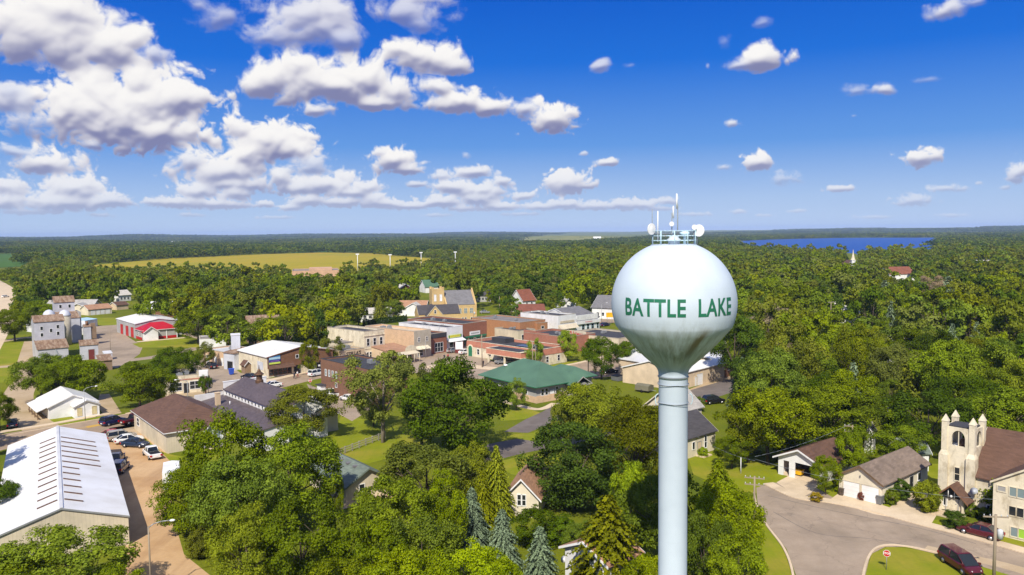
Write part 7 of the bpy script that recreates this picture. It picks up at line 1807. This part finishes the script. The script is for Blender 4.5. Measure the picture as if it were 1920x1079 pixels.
# ---- the rest of the wood: one object of instanced crowns
def woods(name, pts, protos, pick):
    col = bpy.data.collections.new(name+'_kinds')
    for i, (me, c) in enumerate(protos):
        me = me.copy(); con = me.materials[0] is NEEDLE; me.materials.clear(); me.materials.append(leaf_mat('woodland_leaf', .08 if con else .28, tuple(c)))
        o = bpy.data.objects.new('%s_%02d' % (name, i), me); col.objects.link(o)
    n = len(pts); me = bpy.data.meshes.new(name); me.vertices.add(n)
    me.vertices.foreach_set('co', np.array([(p[0], p[1], terrain(p[0], p[1])-.1) for p in pts], np.float32).ravel())
    a = me.attributes.new('tree_scale', 'FLOAT_VECTOR', 'POINT'); a.data.foreach_set('vector', np.array([(p[3], p[3], p[2]) for p in pts], np.float32).ravel())
    a = me.attributes.new('turn', 'FLOAT_VECTOR', 'POINT'); a.data.foreach_set('vector', np.array([(0, 0, p[4]*211 % 6.28) for p in pts], np.float32).ravel())
    a = me.attributes.new('pick', 'INT', 'POINT'); a.data.foreach_set('value', np.array([pick(p, len(protos)) for p in pts], np.int32))
    o = link(name, me); tag(o, kind='stuff')
    ng = bpy.data.node_groups.new(name, 'GeometryNodeTree')
    ng.interface.new_socket('Geometry', in_out='INPUT', socket_type='NodeSocketGeometry'); ng.interface.new_socket('Geometry', in_out='OUTPUT', socket_type='NodeSocketGeometry')
    nn = ng.nodes; gi = nn.new('NodeGroupInput'); go = nn.new('NodeGroupOutput')
    ci = nn.new('GeometryNodeCollectionInfo'); ci.inputs[0].default_value = col; ci.inputs['Separate Children'].default_value = True; ci.inputs['Reset Children'].default_value = True
    ip = nn.new('GeometryNodeInstanceOnPoints'); ip.inputs['Pick Instance'].default_value = True
    def attr(nm, typ):
        x = nn.new('GeometryNodeInputNamedAttribute'); x.data_type = typ; x.inputs[0].default_value = nm
        return [s for s in x.outputs if s.enabled and s.name == 'Attribute'][0]
    L = ng.links.new
    L(gi.outputs[0], ip.inputs['Points']); L(ci.outputs[0], ip.inputs['Instance']); L(attr('pick', 'INT'), ip.inputs['Instance Index'])
    L(attr('tree_scale', 'FLOAT_VECTOR'), ip.inputs['Scale']); L(attr('turn', 'FLOAT_VECTOR'), ip.inputs['Rotation']); L(ip.outputs[0], go.inputs[0])
    md = o.modifiers.new('instances', 'NODES'); md.node_group = ng
    return o
far_meshes = [crown('far_crown', 400+j, 40, 13, .10, s) for j, s in enumerate(('round', 'wide', 'oval', 'round'))]
protos = [(CR_MID['round'][0], GREEN), (CR_MID['wide'][0], LIGHT), (CR_MID['oval'][1], YELLOW), (CR_MID['round'][2], OLIVE), (CR_MID['wide'][2], DARK), (CR_MID['round'][3], SAGE), (CR_MID['wide'][3], GREEN), (CON_LO[0], SPRUCE), (CON_LO[1], BLUE),
          (far_meshes[0], GREEN), (far_meshes[1], LIGHT), (far_meshes[2], OLIVE), (far_meshes[3], GREEN), (far_meshes[0], SAGE), (far_meshes[1], DARK)]
def pick(p, n):
    d = math.hypot(p[0], p[1])
    if d < 430:
        if p[4] < .03: return 7
        if p[4] < .045: return 8
        return int(p[4]*997) % 7
    return 9 + int(p[4]*997) % 6
# beyond a kilometre: whole groves as single clumps
def grove(seed):
    rs = np.random.RandomState(seed); parts = []
    for k in range(16):
        c, no, s, t = crown('', seed*31+k, 10, 8, .22, ('round', 'wide')[k % 2], as_arrays=True)
        sc = np.array([rs.uniform(9, 13)]*2+[rs.uniform(9, 15)])
        c = c*sc + np.array([rs.uniform(-24, 24), rs.uniform(-24, 24), 0]); parts.append((c, no, s*12, np.clip(t*.5+rs.uniform(0, .5), 0, 1)))
    return quads_mesh('grove', *[np.concatenate([p[i] for p in parts]) for i in range(4)], LEAF, rs)
GROVES = [grove(s) for s in (3, 4, 5)]
far = []
rf = random.Random(9)
d = 1230.0
while d < 9500:
    step = 30 + (d-1230)*.011
    n = int(d*1.5/step)
    for i in range(n):
        a = -.70 + 1.40*(i+rf.uniform(.1, .9))/n; dd = d + rf.uniform(-.5, .5)*step; x, y = dd*math.sin(a), dd*math.cos(a)
        if any(in_poly(x, y, P) for P in FIELDS): continue
        if d > 1500 and rf.random() < .10: continue
        s = max(1, step/36)
        far.append((x, y, rf.uniform(.75, 1.1)*(1+.25*(s-1)), s*rf.uniform(.9, 1.2), rf.random()))
    d += step*.75
woods('woodland', mass, protos, pick)
woods('distant_woodland', far, [(GROVES[0], DARK), (GROVES[1], GREEN), (GROVES[2], OLIVE), (GROVES[0], GREEN), (GROVES[1], DARK)], lambda p, n: int(p[4]*997) % n)
# ================================================================ air
def haze():
    mb = MB(); mb.box(-15000, -350, -6, 15000, 15800, 105)
    mat = bpy.data.materials.new('haze'); mat.use_nodes = True; nt = mat.node_tree; nt.nodes.clear()
    v = nt.nodes.new('ShaderNodeVolumePrincipled'); v.inputs['Color'].default_value = (.42, .58, .95, 1); v.inputs['Density'].default_value = .00006; v.inputs['Anisotropy'].default_value = -.25
    o = nt.nodes.new('ShaderNodeOutputMaterial'); nt.links.new(v.outputs[0], o.inputs['Volume'])
    ob = mb.build('haze', mat); tag(ob, kind='stuff')
haze()
